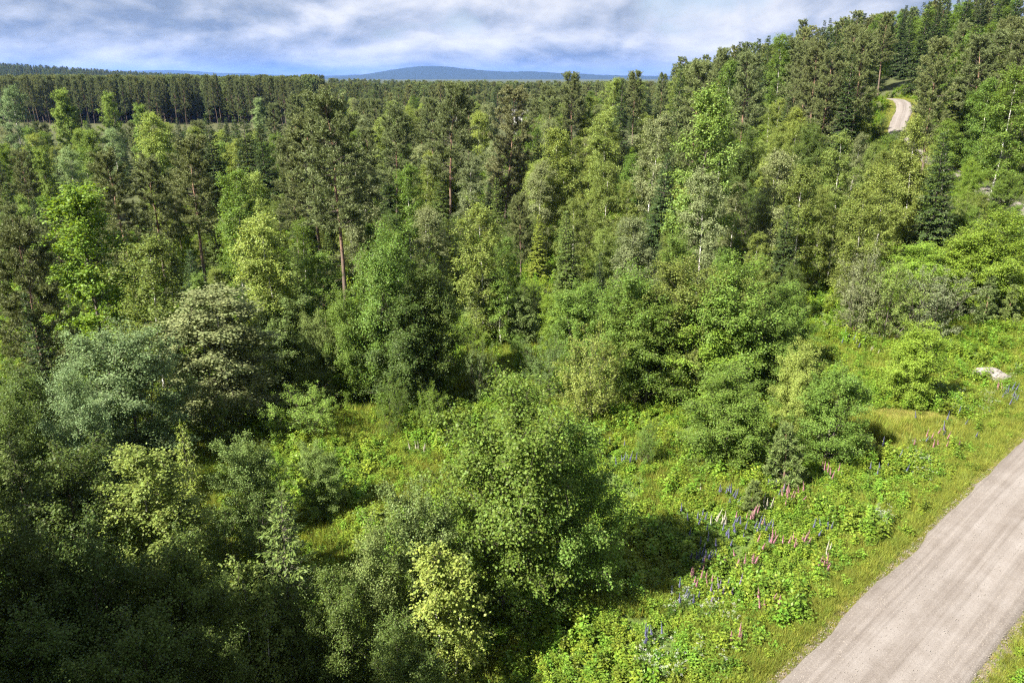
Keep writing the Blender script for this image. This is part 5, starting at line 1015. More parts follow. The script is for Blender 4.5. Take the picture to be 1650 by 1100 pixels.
('P', 2, -252.67, 398.69, 21.05, 0.84, 243, 'pine', 'tall olive pine, tenth such tree left of the bright aspen before the pine stand'),
('P', 0, -176.97, 392.66, 20.14, 0.84, 158, 'pine', 'tall olive pine, sixteenth such tree right of the bright aspen before the pine stand'),
('P', 2, -249.3, 391.97, 19.86, 0.84, 232, 'pine', 'tall olive pine, ninth such tree left of the bright aspen before the pine stand'),
('P', 0, -167.57, 395.51, 19.88, 0.84, 102, 'pine', 'tall olive pine, third such tree left of the biggest dark spruce'),
('P', 3, -129.08, 385.3, 21.42, 0.84, 30, 'pine', 'tall olive pine, seventh such tree above the biggest dark spruce'),
('P', 2, -228.45, 390.03, 22.1, 0.84, 223, 'pine', 'tall olive pine, seventh such tree above the bright aspen before the pine stand'),
('P', 3, -125.18, 401.7, 22.33, 0.84, 312, 'pine', 'tall olive pine, fourteenth such tree above the biggest dark spruce'),
('P', 0, -202.16, 390.82, 19.73, 0.84, 330, 'pine', 'tall olive pine, third such tree right of the bright aspen before the pine stand'),
('P', 1, -138.95, 389.24, 21.65, 0.84, 17, 'pine', 'tall olive pine, ninth such tree above the biggest dark spruce'),
('P', 2, -116.3, 400.91, 21.85, 0.84, 214, 'pine', 'tall olive pine, twenty-second such tree above the biggest dark spruce'),
('P', 0, -230.58, 386.8, 20.4, 0.84, 48, 'pine', 'tall olive pine, fifth such tree above the bright aspen before the pine stand'),
('P', 0, -145.99, 389.36, 22.32, 0.84, 70, 'pine', 'tall olive pine, seventeenth such tree above the biggest dark spruce'),
('P', 0, -120.12, 391.47, 21.48, 0.84, 93, 'pine', 'tall olive pine, thirteenth such tree above the biggest dark spruce'),
('P', 0, -215.16, 387.84, 19.95, 0.84, 56, 'pine', 'tall olive pine, second such tree above the bright aspen before the pine stand'),
('P', 3, -175.41, 395.56, 21.35, 0.84, 123, 'pine', 'tall olive pine, seventeenth such tree right of the bright aspen before the pine stand'),
('P', 1, -157.84, 394.49, 20.65, 0.84, 59, 'pine', 'tall olive pine, twentieth such tree above the biggest dark spruce'),
('P', 1, -185.77, 387.36, 20.94, 0.84, 19, 'pine', 'tall olive pine, twelfth such tree right of the bright aspen before the pine stand'),
('P', 2, -206.21, 391.01, 20.26, 0.84, 167, 'pine', 'tall olive pine, second such tree right of the bright aspen before the pine stand'),
('P', 2, -189.82, 388.99, 21.48, 0.84, 68, 'pine', 'tall olive pine, tenth such tree right of the bright aspen before the pine stand'),
('P', 2, -152.64, 391.53, 22.34, 0.84, 269, 'pine', 'tall olive pine, twenty-third such tree above the biggest dark spruce'),
('P', 3, -221.99, 391.59, 20.14, 0.84, 124, 'pine', 'tall olive pine, nearest such tree above the bright aspen before the pine stand'),
('P', 1, -166.9, 389.52, 20.81, 0.84, 233, 'pine', 'tall olive pine, nineteenth such tree right of the bright aspen before the pine stand'),
('P', 1, -103.62, 384.58, 20.36, 0.84, 159, 'pine', 'tall olive pine, twenty-seventh such tree above the biggest dark spruce'),
('P', 3, -256.26, 401.42, 21.13, 0.84, 52, 'pine', 'tall olive pine, eleventh such tree left of the bright aspen before the pine stand'),
('P', 0, -236.28, 384.67, 22.37, 0.84, 85, 'pine', 'tall olive pine, seventh such tree left of the bright aspen before the pine stand'),
('P', 0, -109.79, 390.4, 20.79, 0.84, 231, 'pine', 'tall olive pine, twenty-fifth such tree above the biggest dark spruce'),
('P', 3, -151.08, 388.15, 22.07, 0.84, 100, 'pine', 'tall olive pine, nineteenth such tree above the biggest dark spruce'),
('P', 3, -163.43, 390.9, 21.82, 0.84, 66, 'pine', 'tall olive pine, thirtieth such tree above the biggest dark spruce'),
('P', 0, -184.2, 391.19, 20.05, 0.84, 63, 'pine', 'tall olive pine, thirteenth such tree right of the bright aspen before the pine stand'),
('P', 0, -112.64, 385.83, 22.05, 0.84, 313, 'pine', 'tall olive pine, eighteenth such tree above the biggest dark spruce'),
('P', 1, -212.77, 397.48, 21.55, 0.84, 202, 'pine', 'tall olive pine, fifteenth such tree above the bright aspen before the pine stand'),
('P', 3, -120.78, 397.36, 21.88, 0.84, 65, 'pine', 'tall olive pine, sixteenth such tree above the biggest dark spruce'),
('P', 1, -221.16, 401.74, 21.06, 0.84, 226, 'pine', 'tall olive pine, ninth such tree above the bright aspen before the pine stand'),
('P', 2, -248.97, 396.16, 19.67, 0.84, 203, 'pine', 'tall olive pine, eighth such tree left of the bright aspen before the pine stand'),
('P', 3, -250.65, 387.12, 19.64, 0.84, 138, 'pine', 'tall olive pine, thirteenth such tree left of the bright aspen before the pine stand'),
('P', 1, -122.97, 392.97, 21.25, 0.84, 290, 'pine', 'tall olive pine, tenth such tree above the biggest dark spruce'),
('P', 2, -115.04, 388.42, 20.73, 0.84, 33, 'pine', 'tall olive pine, fifteenth such tree above the biggest dark spruce'),
('P', 0, -228.53, 397.43, 21.24, 0.84, 194, 'pine', 'tall olive pine, third such tree above the bright aspen before the pine stand'),
('P', 1, -135.21, 392.78, 21.57, 0.84, 225, 'pine', 'tall olive pine, eighth such tree above the biggest dark spruce'),
('P', 0, -238.86, 397.76, 21.55, 0.84, 255, 'pine', 'tall olive pine, twelfth such tree above the bright aspen before the pine stand'),
('P', 0, -214.5, 393.77, 21.98, 0.84, 10, 'pine', 'tall olive pine, thirteenth such tree above the bright aspen before the pine stand'),
('P', 0, -165.8, 401.99, 22.09, 0.84, 118, 'pine', 'tall olive pine, twenty-ninth such tree above the biggest dark spruce'),
('P', 1, -192.54, 398.47, 20.68, 0.84, 237, 'pine', 'tall olive pine, eleventh such tree right of the bright aspen before the pine stand'),
('P', 0, -109.28, 384.66, 20.95, 0.84, 286, 'pine', 'tall olive pine, twenty-first such tree above the biggest dark spruce'),
('P', 0, -155.17, 401.96, 19.96, 0.84, 276, 'pine', 'tall olive pine, eleventh such tree above the biggest dark spruce'),
('P', 0, -127.06, 394.34, 21.32, 0.84, 86, 'pine', 'tall olive pine, sixth such tree above the biggest dark spruce'),
('P', 0, -130.56, 391.01, 21.35, 0.84, 121, 'pine', 'tall olive pine, fifth such tree above the biggest dark spruce'),
('P', 1, -111.13, 401.19, 19.97, 0.84, 27, 'pine', 'tall olive pine, twenty-sixth such tree above the biggest dark spruce'),
('P', 0, -196.92, 384.55, 19.86, 0.84, 29, 'pine', 'tall olive pine, fifth such tree right of the bright aspen before the pine stand'),
('P', 2, -236.1, 401.96, 22.26, 0.84, 145, 'pine', 'tall olive pine, tenth such tree above the bright aspen before the pine stand'),
('P', 1, -164.76, 397.33, 21.65, 0.84, 355, 'pine', 'tall olive pine, twenty-eighth such tree above the biggest dark spruce'),
('P', 0, -162.65, 386.95, 22.11, 0.84, 179, 'pine', 'tall olive pine, twentieth such tree right of the bright aspen before the pine stand'),
('P', 2, -220.67, 394.88, 22.18, 0.84, 42, 'pine', 'tall olive pine, eighth such tree above the bright aspen before the pine stand'),
('P', 0, -104.79, 399.47, 19.59, 0.84, 353, 'pine', 'tall olive pine, sixth such tree right of the biggest dark spruce'),
('P', 2, -175.22, 385.3, 19.58, 0.84, 343, 'pine', 'tall olive pine, fifteenth such tree right of the bright aspen before the pine stand'),
('P', 3, -201.87, 387.38, 21.94, 0.84, 265, 'pine', 'tall olive pine, fourth such tree right of the bright aspen before the pine stand'),
('P', 2, -236.86, 388.28, 19.81, 0.84, 126, 'pine', 'tall olive pine, fourth such tree left of the bright aspen before the pine stand'),
('P', 2, -167.1, 386.28, 22.18, 0.84, 297, 'pine', 'tall olive pine, eighteenth such tree right of the bright aspen before the pine stand'),
('P', 0, -179.57, 385.71, 20.17, 0.84, 264, 'pine', 'tall olive pine, fourteenth such tree right of the bright aspen before the pine stand'),
('P', 2, -240.71, 389.01, 21.08, 0.84, 298, 'pine', 'tall olive pine, sixth such tree left of the bright aspen before the pine stand'),
('P', 0, -217.72, 398.09, 20.22, 0.84, 316, 'pine', 'tall olive pine, sixth such tree above the bright aspen before the pine stand'),
('P', 2, -200.39, 398.14, 20.08, 0.84, 287, 'pine', 'tall olive pine, eighth such tree right of the bright aspen before the pine stand'),
('P', 2, -203.9, 395.77, 21.68, 0.84, 165, 'pine', 'tall olive pine, sixth such tree right of the bright aspen before the pine stand'),
('P', 2, -146.42, 385.99, 20.49, 0.84, 13, 'pine', 'tall olive pine, twelfth such tree above the biggest dark spruce'),
('P', 1, -211.32, 392.33, 21.07, 0.84, 297, 'pine', 'tall olive pine, fourteenth such tree above the bright aspen before the pine stand'),
('P', 2, -224.38, 396.81, 21.22, 0.84, 295, 'pine', 'tall olive pine, fourth such tree above the bright aspen before the pine stand'),
('P', 0, -232.98, 391.17, 22.27, 0.84, 82, 'pine', 'tall olive pine, eleventh such tree above the bright aspen before the pine stand'),
('P', 1, -191.52, 386.03, 20.34, 0.84, 347, 'pine', 'tall olive pine, ninth such tree right of the bright aspen before the pine stand'),
('P', 2, -243.65, 392.01, 19.59, 0.84, 272, 'pine', 'tall olive pine, fifth such tree left of the bright aspen before the pine stand'),
('P', 1, -134.22, 384.4, 19.7, 0.84, 24, 'pine', 'tall olive pine, third such tree above the biggest dark spruce'),
('P', 0, -141.57, 401.94, 19.94, 0.84, 334, 'pine', 'tall olive pine, fourth such tree above the biggest dark spruce'),
('b', 0, -21.13, 36.72, 3.4, 0.437, 92, 'leaf', 'small fresh green young birch, standing below the silvery shiny-leaved tree'),
('W', 2, -18.49, 43.27, 3.11, 0.778, 110, 'leafdk', 'deep green shrub, standing above the round-leaved bluish tree'),
('A', 3, -24.87, 39.04, 3.8, 0.403, 60, 'leafdk', 'small deep green leafy tree, standing below the silvery shiny-leaved tree'),
('A', 3, -11.25, 24.14, 4.0, 0.423, 262, 'leafdk', 'small deep green leafy tree, standing left of the young spruce with spiky leader'),
('W', 1, -12.12, 29.61, 3.6, 0.899, 218, 'leafdk', 'deep green shrub, standing above the young spruce with spiky leader'),
('W', 2, -18.59, 51.71, 3.26, 0.814, 134, 'grey', 'grey-green shrub, standing right of the large grey weeping birch'),
('W', 0, -3.07, 59.64, 2.17, 0.544, 226, 'yleaf', 'small bright shrub, standing below the slim grey sapling'),
('W', 2, -4.16, 61.54, 2.13, 0.532, 275, 'leaf', 'small fresh green shrub, standing left of the slim grey sapling'),
('W', 2, 1.17, 70.67, 2.52, 0.63, 117, 'leaf', 'small fresh green shrub, second such tree right of the slim grey sapling'),
('W', 0, 0.56, 59.22, 1.72, 0.431, 347, 'leaf', 'small fresh green shrub, nearest such tree right of the slim grey sapling'),
('W', 0, 2.1, 68.0, 2.45, 0.611, 174, 'grey', 'small grey-green shrub, standing right of the slim grey sapling'),
('b', 1, 0.63, 56.57, 1.99, 0.256, 21, 'yleaf', 'small bright young birch, standing left of the pale round bush'),
('W', 0, 2.41, 73.55, 1.51, 0.378, 287, 'yleaf', 'small bright shrub, standing right of the slim grey sapling'),
('W', 2, -7.98, 92.41, 4.16, 1.039, 101, 'leafdk', 'tall deep green shrub, nearest such tree above the yellowish spruce'),
('W', 2, 27.95, 87.66, 5.21, 1.301, 1, 'leafdk', 'tall deep green shrub, standing left of the weeping birch by the field'),
('A', 2, -17.39, 97.14, 3.49, 0.37, 1, 'leafdk', 'small deep green leafy tree, standing right of the grey mid-forest birch'),
('W', 0, 5.9, 92.67, 3.48, 0.87, 65, 'leaf', 'fresh green shrub, standing below the big olive birch with dark flank'),
('A', 1, 24.99, 64.69, 5.04, 0.534, 266, 'leafdk', 'small deep green leafy tree, standing below the drooping spruce'),
('A', 1, 22.82, 67.23, 5.33, 0.565, 289, 'olive', 'small olive leafy tree, standing left of the drooping spruce'),
('W', 1, -0.06, 88.28, 4.85, 1.211, 1, 'leafdk', 'tall deep green shrub, second such tree right of the yellowish spruce'),
('A', 1, 2.46, 88.66, 5.29, 0.56, 59, 'olive', 'small olive leafy tree, standing below the big olive birch with dark flank'),
('W', 0, 12.28, 82.56, 5.03, 1.257, 135, 'olive', 'tall olive shrub, standing left of the very dark spruce by the field'),
('W', 1, 8.23, 88.79, 5.1, 1.276, 261, 'olive', 'tall olive shrub, standing below the big olive birch with dark flank'),
('W', 0, -6.63, 94.0, 4.53, 1.132, 206, 'leafdk', 'tall deep green shrub, second such tree above the yellowish spruce'),
('W', 0, -5.67, 89.04, 3.43, 0.858, 342, 'leafdk', 'deep green shrub, nearest such tree right of the yellowish spruce'),
('b', 1, -36.45, 78.2, 4.93, 0.634, 58, 'leafdk', 'small deep green young birch, standing below the tallest open pine of the left trio'),
('W', 1, 30.63, 81.16, 4.38, 1.094, 62, 'leafdk', 'tall deep green shrub, standing below the drooping spruce'),
('A', 0, 41.39, 75.79, 2.71, 0.287, 240, 'olive', 'small olive leafy tree, standing right of the birch below the hill road'),
('W', 2, 49.07, 75.9, 3.07, 0.767, 8, 'grey', 'grey-green shrub, standing above the big bright tree at the right edge'),
('W', 2, 44.78, 72.2, 3.56, 0.889, 42, 'olive', 'olive shrub, standing left of the big bright tree at the right edge'),
('W', 1, 50.39, 83.15, 3.89, 0.971, 155, 'olive', 'tall olive shrub, standing right of the large dark roadside spruce'),
('W', 1, 52.91, 81.39, 2.24, 0.56, 159, 'leaf', 'small fresh green shrub, standing right of the large dark roadside spruce'),
('B', 3, 1.89, 236, 7.59, 0.671, 328, 'olive', 'small olive birch, standing below the white house'),
('B', 2, 4.0, 228, 9.52, 0.842, 87, 'lime', 'small pale yellow-green birch, nearest such tree right of the white house'),
('S', 1, -0.57, 240, 10.56, 0.714, 59, 'spruce', 'small dark spruce, nearest such tree left of the white house'),
('b', 0, 2.82, 220, 7.62, 1.252, 183, 'leaf', 'tall fresh green young birch, standing below the white house'),
('b', 1, 0.69, 215, 7.84, 1.287, 341, 'olive', 'tall olive young birch, standing left of the white house'),
('S', 2, -14, 9, 17, 1.25, 28, 'spruce', 'tall shade-casting spruce outside the picture beyond the dark lower corner'),
('S', 3, -17.5, 12.5, 18, 1.324, 88, 'spruce', 'tall shade-casting spruce outside the picture beyond the dark lower corner'),
('S', 1, -12, 5, 17, 1.25, 2, 'spruce', 'tall shade-casting spruce outside the picture beyond the dark lower corner'),
('S', 3, -21.5, 17, 17, 1.25, 136, 'spruce', 'tall shade-casting spruce outside the picture beyond the dark lower corner'),
('P', 3, -25, 21, 16, 1.176, 321, 'pine', 'tall shade-casting pine outside the picture beyond the dark lower corner'),
('S', 2, -18, 6, 16, 1.176, 10, 'spruce', 'tall shade-casting spruce outside the picture beyond the dark lower corner'),
('P', 0, -29, 25, 16, 1.176, 268, 'pine', 'tall shade-casting pine outside the picture beyond the dark lower corner'),
('S', 3, -22, 11, 18, 1.324, 115, 'spruce', 'tall shade-casting spruce outside the picture beyond the dark lower corner'),
('S', 1, -9, 1, 17, 1.25, 29, 'spruce', 'tall shade-casting spruce outside the picture beyond the dark lower corner'),
('a', 1, -18.5, 14.5, 18, 1.607, 2, 'leafdk', 'tall shade-casting aspen outside the picture beyond the dark lower corner'),
('a', 1, -23, 16, 18, 1.607, 59, 'leafdk', 'tall shade-casting aspen outside the picture beyond the dark lower corner'),
('a', 0, -15, 10.5, 18, 1.607, 63, 'leafdk', 'tall shade-casting aspen outside the picture beyond the dark lower corner'),
('a', 0, -26.5, 20.5, 17, 1.518, 44, 'leafdk', 'tall shade-casting aspen outside the picture beyond the dark lower corner')]
for (sp, v, x, y, h, sxy, rz, colk, label) in TREES:
    tm, cm = TPL[sp][v]
    e = bpy.data.objects.new(NAME[sp], None); COL.objects.link(e); e.empty_display_size = .3
    e.location = (x, y, float(ground(x, y)) - .05); e.rotation_euler = (R((rz * 31 % 11 - 5) * .55), R((rz * 17 % 13 - 6) * .5), R(rz)); e.scale = (sxy, sxy, h / NATIVE[sp][0])
    tag(e, label, CATEG[sp], GROUP[sp])
    a = link('trunk', tm, e); c = link('crown', cm, e)
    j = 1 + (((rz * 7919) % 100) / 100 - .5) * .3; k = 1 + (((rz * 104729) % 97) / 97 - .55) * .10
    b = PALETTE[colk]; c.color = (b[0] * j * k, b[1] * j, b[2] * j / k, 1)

# ------------------------------------------------------------------ scattered stuff: geometry-node instances
SRC = bpy.data.collections.new('sources')
def src_coll(name, meshes, color=None):
    c = bpy.data.collections.new(name)
    for i, m in enumerate(meshes):
        o = bpy.data.objects.new('%s_%02d' % (name, i), m)
        if color: o.color = (*color[i % len(color)], 1)
        c.objects.link(o)
    return c
def scatter(name, pts, rot, scl, idx, coll, label, cat, tilt=None):
    me = bpy.data.meshes.new(name); me.vertices.add(len(pts)); me.vertices.foreach_set('co', np.asarray(pts, np.float32).ravel())
    for nm, val, ty in (('rz', rot, 'FLOAT'), ('sz', scl, 'FLOAT'), ('pick', idx, 'INT')):
        a = me.attributes.new(nm, ty, 'POINT'); a.data.foreach_set('value', np.asarray(val, np.int32 if ty == 'INT' else np.float32))
    o = link(name, me)
    ng = bpy.data.node_groups.new(name, 'GeometryNodeTree')
    ng.interface.new_socket('Geometry', in_out='INPUT', socket_type='NodeSocketGeometry'); ng.interface.new_socket('Geometry', in_out='OUTPUT', socket_type='NodeSocketGeometry')
    gi = ng.nodes.new('NodeGroupInput'); go = ng.nodes.new('NodeGroupOutput')
    ci = ng.nodes.new('GeometryNodeCollectionInfo'); ci.inputs['Collection'].default_value = coll; ci.inputs['Separate Children'].default_value = True; ci.inputs['Reset Children'].default_value = True
    ip = ng.nodes.new('GeometryNodeInstanceOnPoints'); ip.inputs['Pick Instance'].default_value = True
    def attr(nm, ty):
        n = ng.nodes.new('GeometryNodeInputNamedAttribute'); n.data_type = ty; n.inputs['Name'].default_value = nm; return n.outputs['Attribute']
    cx = ng.nodes.new('ShaderNodeCombineXYZ'); ng.links.new(attr('rz', 'FLOAT'), cx.inputs[2])
    ng.links.new(gi.outputs[0], ip.inputs['Points']); ng.links.new(ci.outputs[0], ip.inputs['Instance']); ng.links.new(attr('pick', 'INT'), ip.inputs['Instance Index'])
    ng.links.new(cx.outputs[0], ip.inputs['Rotation']); ng.links.new(attr('sz', 'FLOAT'), ip.inputs['Scale']); ng.links.new(ip.outputs[0], go.inputs[0])
    md = o.modifiers.new('scatter', 'NODES'); md.node_group = ng
    tag(o, label, cat, None, 'stuff'); return o
rs = np.random.RandomState(77)
# --- distant forest
FAR_PINE = leaf_material('far_pine_needle', .6, .2, .15, objcol=False, base=(.118, .145, .048))
FAR_SPRUCE = leaf_material('far_spruce_needle', .6, .2, .15, objcol=False, base=(.052, .080, .026))
FAR_BIRCH = leaf_material('far_birch_leaf', .5, .3, .3, objcol=False, base=(.125, .170, .050))
def merged(pair, lm):
    tm, cm = pair
    a = np.zeros(len(tm.vertices) * 3, np.float32); tm.vertices.foreach_get('co', a); b = np.zeros(len(cm.vertices) * 3, np.float32); cm.vertices.foreach_get('co', b)
    qa = np.zeros(len(tm.polygons) * 4, np.int32); tm.loops.foreach_get('vertex_index', qa); qb = np.zeros(len(cm.polygons) * 4, np.int32); cm.loops.foreach_get('vertex_index', qb)
    mia = np.zeros(len(tm.polygons), np.int32); tm.polygons.foreach_get('material_index', mia); na = len(qa) // 4; nb = len(qb) // 4
    return mesh_quads('far_tree', np.concatenate([a, b]).reshape(-1, 3), np.concatenate([qa, qb + len(a) // 3]).reshape(-1, 4), [tm.materials[0], M_TWIG, lm], np.concatenate([mia, np.full(nb, 2)]))
far_meshes = [merged(pine(500 + i, 17, 2.7, [.24, .32, .18][i], .62, 5, 8, 9, (.32, .11), .16), FAR_PINE) for i in range(3)] + \
             [merged(spruce(510 + i, 17, 2.4, .55, 6, (.42, .16), 6000), FAR_SPRUCE) for i in range(3)] + \
             [merged(broadleaf(520 + i, 14, 2.2, .16, 34, R(36), R(62), .4, 10, 20, .19, .15, .8, .4, .14, 1, .10, 'egg', M_BIRCH, FAR_BIRCH), FAR_BIRCH) for i in range(2)]
far_coll = src_coll('far_tree', far_meshes)
def far(name, n, px0, px1, y0, y1, probs, h0, h1, label, zfun=None, excl=None):
    yv = np.sqrt(rs.uniform(y0 ** 2, y1 ** 2, n)); x = (rs.uniform(px0, px1, n) - 825) / 1260 * yv
    if excl is not None:
        kmask = ~excl(x, yv); x = x[kmask]; yv = yv[kmask]
    z = ground(x, yv); pick = rs.choice(8, len(x), p=probs)
    scatter(name, np.stack([x, yv, z - .1], 1), rs.uniform(0, 6.28, len(x)), rs.uniform(h0, h1, len(x)) / 17, pick, far_coll, label, 'forest')
pp = lambda a, b, c: [a / 3] * 3 + [b / 3] * 3 + [c / 2] * 2
far('far_pine_stand', 3000, -80, 520, 398, 640, pp(.86, .09, .05), 15, 22.5, 'dense mass of olive pines behind the front row of the pine stand')
far('far_forest', 2600, 470, 1150, 380, 900, pp(.45, .4, .15), 14, 18.5, 'distant mixed forest mass running to the foot of the blue mountain')
far('far_ridge_forest', 7000, -120, 330, 760, 2200, pp(.15, .8, .05), 15, 19, 'dark forest covering the low ridge beyond the pine stand')
far('hillside_forest', 700, 1080, 1720, 230, 420, pp(.45, .5, .05), 15, 18, 'forest mass on the back of the hill behind the ridge trees', excl=lambda x, y: (road_dist(x, y)[0] < 4.5))

# --- meadow herbs
M_HERB = leaf_material('herb_leaf', .5, .3, .36, objcol=False, base=(.124, .200, .021), var=.3)
M_GRASS = leaf_material('grass_blade', .55, .25, .35, objcol=False, base=(.165, .200, .032), var=.3)
M_DRY = leaf_material('dry_grass_blade', .6, .2, .3, objcol=False, base=(.27, .26, .07), var=.3)
def herb(seed, n, Rr, Ht, Ls, mat):
    r_ = np.random.RandomState(seed); k = 9; sa = r_.uniform(0, 6.28, k); sr = r_.uniform(0, Rr * .7, k); sh = r_.uniform(.6, 1, k) * Ht
    si = r_.randint(0, k, n); v = r_.uniform(.25, 1, n)
    p = np.stack([np.cos(sa[si]) * sr[si] * (.4 + .6 * v), np.sin(sa[si]) * sr[si] * (.4 + .6 * v), sh[si] * v], 1) + r_.normal(0, .07, (n, 3)) * np.array([1, 1, .4])
    d = unit(rv(r_, n) * np.array([1, 1, .4]) + np.array([0, 0, .1])); nr_ = unit(rv(r_, n) * .5 + np.array([0, 0, 1])); s_ = r_.uniform(.7, 1.3, n)
    V, Q = blades(p, d, nr_, Ls * s_, Ls * .62 * s_, .45)
    st = np.stack([np.cos(sa) * sr * .3, np.sin(sa) * sr * .3, np.zeros(k)], 1); en = np.stack([np.cos(sa) * sr, np.sin(sa) * sr, sh], 1)
    wv, wq = tubes(np.stack([st, en], 1), np.tile(np.array([.006, .003]), (k, 1)), 3)
    V, Q = join([(V, Q), (wv, wq)]); return mesh_quads('herb', V, Q, [mat])
def tuft(seed, n, Rr, Ht, wd, mat):
    r_ = np.random.RandomState(seed); p = np.zeros((n, 3)); p[:, :2] = r_.normal(0, Rr * .5, (n, 2)); d = unit(np.concatenate([r_.normal(0, .38, (n, 2)), np.ones((n, 1))], 1))
    V, Q = blades(p, d, rv(r_, n), Ht * r_.uniform(.5, 1.15, n), np.full(n, wd), .4); return mesh_quads('tuft', V, Q, [mat])
herb_coll = src_coll('herb', [herb(600 + i, 150, .38, [.55, .75, .4, .95][i], [.11, .10, .09, .12][i], M_HERB) for i in range(4)])
tuft_coll = src_coll('tuft', [tuft(620 + i, 46, .22, [.28, .42, .6][i], .014, M_GRASS) for i in range(3)] + [tuft(630, 46, .22, .25, .014, M_DRY)])
def cand(n, x0, x1, y0, y1):
    x = rs.uniform(x0, x1, n); y = rs.uniform(y0, y1, n)
    lim = .78 * y + 4; k = np.abs(x) < lim; return x[k], y[k]
x, y = cand(70000, -45, 60, 17, 64); d, _ = road_dist(x, y)
patch = np.sin(x * .55 + 1.3) * np.cos(y * .48) + .6 * np.sin(x * 1.3 + y * .9)
k = (d > 4.0 + rs.uniform(-1.0, .9, len(x))) & (dry_mask(x, y) > 1.15) & (rs.uniform(0, 1, len(x)) < .75) & ((patch > -1.1) | (rs.uniform(0, 1, len(x)) < .4))
x, y, patch = x[k], y[k], patch[k]
scatter('meadow_herbs', np.stack([x, y, ground(x, y) - .03], 1), rs.uniform(0, 6.28, len(x)), rs.uniform(.65, 1.25, len(x)) * (1 + .15 * patch), np.clip((patch + 1.3) * 1.4 + rs.normal(0, .8, len(x)), 0, 3.4).astype(int), herb_coll, 'bright green leafy herbs covering the meadow and flower bank', 'herbs')
x, y = cand(34000, -60, 100, 62, 185); d, _ = road_dist(x, y); k = (d > 3.0) & (field_mask(x, y) > 1.1); x, y = x[k], y[k]
scatter('forest_undergrowth', np.stack([x, y, ground(x, y) - .03], 1), rs.uniform(0, 6.28, len(x)), rs.uniform(.8, 1.7, len(x)), rs.randint(0, 4, len(x)), herb_coll, 'green undergrowth on the forest floor between the trees', 'undergrowth')
# --- grass verge: both road sides
def along(n, o0, o1, side, s0=0, s1=None):
    s1 = s1 or arc[-1]; s = rs.uniform(s0, s1, n); i = np.clip(np.searchsorted(arc, s), 1, Kr - 1); f = (s - arc[i - 1]) / (arc[i] - arc[i - 1]); c = C2[i - 1] * (1 - f)[:, None] + C2[i] * f[:, None]
    o = rs.uniform(o0, o1, n) * side; return c + nr[i] * o[:, None]
p1 = np.concatenate([along(19000, 2.35, 5.2, -1, 42, 115), along(9000, 2.35, 5.5, 1, 42, 115), along(500, 1.9, 2.5, -1, 42, 115), along(400, 1.9, 2.5, 1, 42, 115), along(4000, 1.65, 3.6, -1, 160, 250), along(4000, 1.65, 4.0, 1, 160, 250)])
dist = road_dist(p1[:, 0], p1[:, 1])[0]; pk = np.where(dist < 2.9, rs.choice([0, 0, 3], len(p1)), rs.choice([0, 1, 1, 2, 3], len(p1), p=[.25, .3, .22, .15, .08]))
scatter('verge_grass', np.column_stack([p1, ground(p1[:, 0], p1[:, 1]) - .02]), rs.uniform(0, 6.28, len(p1)), rs.uniform(.6, 1.2, len(p1)) * np.where(p1[:, 1] > 70, 1, np.clip((dist - 2.0) / 1.2, .3, 1)), pk, tuft_coll, 'yellowish green grass along both verges of the gravel road', 'grass')
a = rs.uniform(0, 6.28, 5200); r = np.sqrt(rs.uniform(0, 1, 5200)) * 1.2; x = 25.2 + np.cos(a) * r * 4.0; y = 43.2 + np.sin(a) * r * 2.8
scatter('dry_grass', np.stack([x, y, ground(x, y) - .02], 1), rs.uniform(0, 6.28, len(x)), rs.uniform(.5, 1.0, len(x)), rs.choice([0, 3, 3], len(x)), tuft_coll, 'short dry yellow grass patch between the leafy bush and the road', 'grass')
a = rs.uniform(0, 6.28, 9000); r = np.sqrt(rs.uniform(0, 1, 9000)) * 1.08; x = 28 + np.cos(a) * r * 22; y = 126 + np.sin(a) * r * 6.5
scatter('field_grass', np.stack([x, y, ground(x, y) - .02], 1), rs.uniform(0, 6.28, len(x)), rs.uniform(.8, 1.5, len(x)), rs.choice([1, 3, 3], len(x)), tuft_coll, 'yellow green field grass glimpsed between the birches', 'grass')
x, y = cand(30000, -30, 50, 18, 62); d, _ = road_dist(x, y); pz = np.sin(x * .4) * np.cos(y * .37 + 1); k = (d > 4.5) & (pz > -.1); x, y = x[k], y[k]
scatter('meadow_grass', np.stack([x, y, ground(x, y) - .02], 1), rs.uniform(0, 6.28, len(x)), rs.uniform(.9, 1.7, len(x)), rs.choice([1, 2], len(x)), tuft_coll, 'tall meadow grass mixed among the herbs', 'grass')
# --- loose stones on the road
M_STONE = simple_noise_mat('stone', [(.3, (.13, .115, .10)), (.7, (.22, .20, .18))], 8, .9, .2)
def stone(seed, r0):
    r_ = np.random.RandomState(seed); th = np.linspace(0, 2 * np.pi, 6, False); V = [(0, 0, .55)]; 
    for zz_, rr in ((.3, .75), (-.15, .95)):
        for a_ in th: V.append((math.cos(a_) * rr * r_.uniform(.8, 1.2), math.sin(a_) * rr * r_.uniform(.7, 1.1), zz_ * r_.uniform(.8, 1.2)))
    tri = [(0, 1 + i, 1 + (i + 1) % 6) for i in range(6)]; Q = [(1 + i, 7 + i, 7 + (i + 1) % 6, 1 + (i + 1) % 6) for i in range(6)]
    return mesh_quads('pebble', np.array(V) * r0, Q, [M_STONE], tri=tri, smooth=False)
peb = src_coll('pebble', [stone(i, .03) for i in range(4)])
pa = np.concatenate([along(5000, 1.5, 2.7, -1, 45, 80), along(5000, 1.4, 2.8, 1, 45, 80), along(1800, .0, 1.6, 1, 45, 80), along(1800, 0, 1.6, -1, 45, 80)])
dd = road_dist(pa[:, 0], pa[:, 1]); zr = RZ[dd[1]] + .07 * (1 - (dd[0] / 2.55) ** 2)
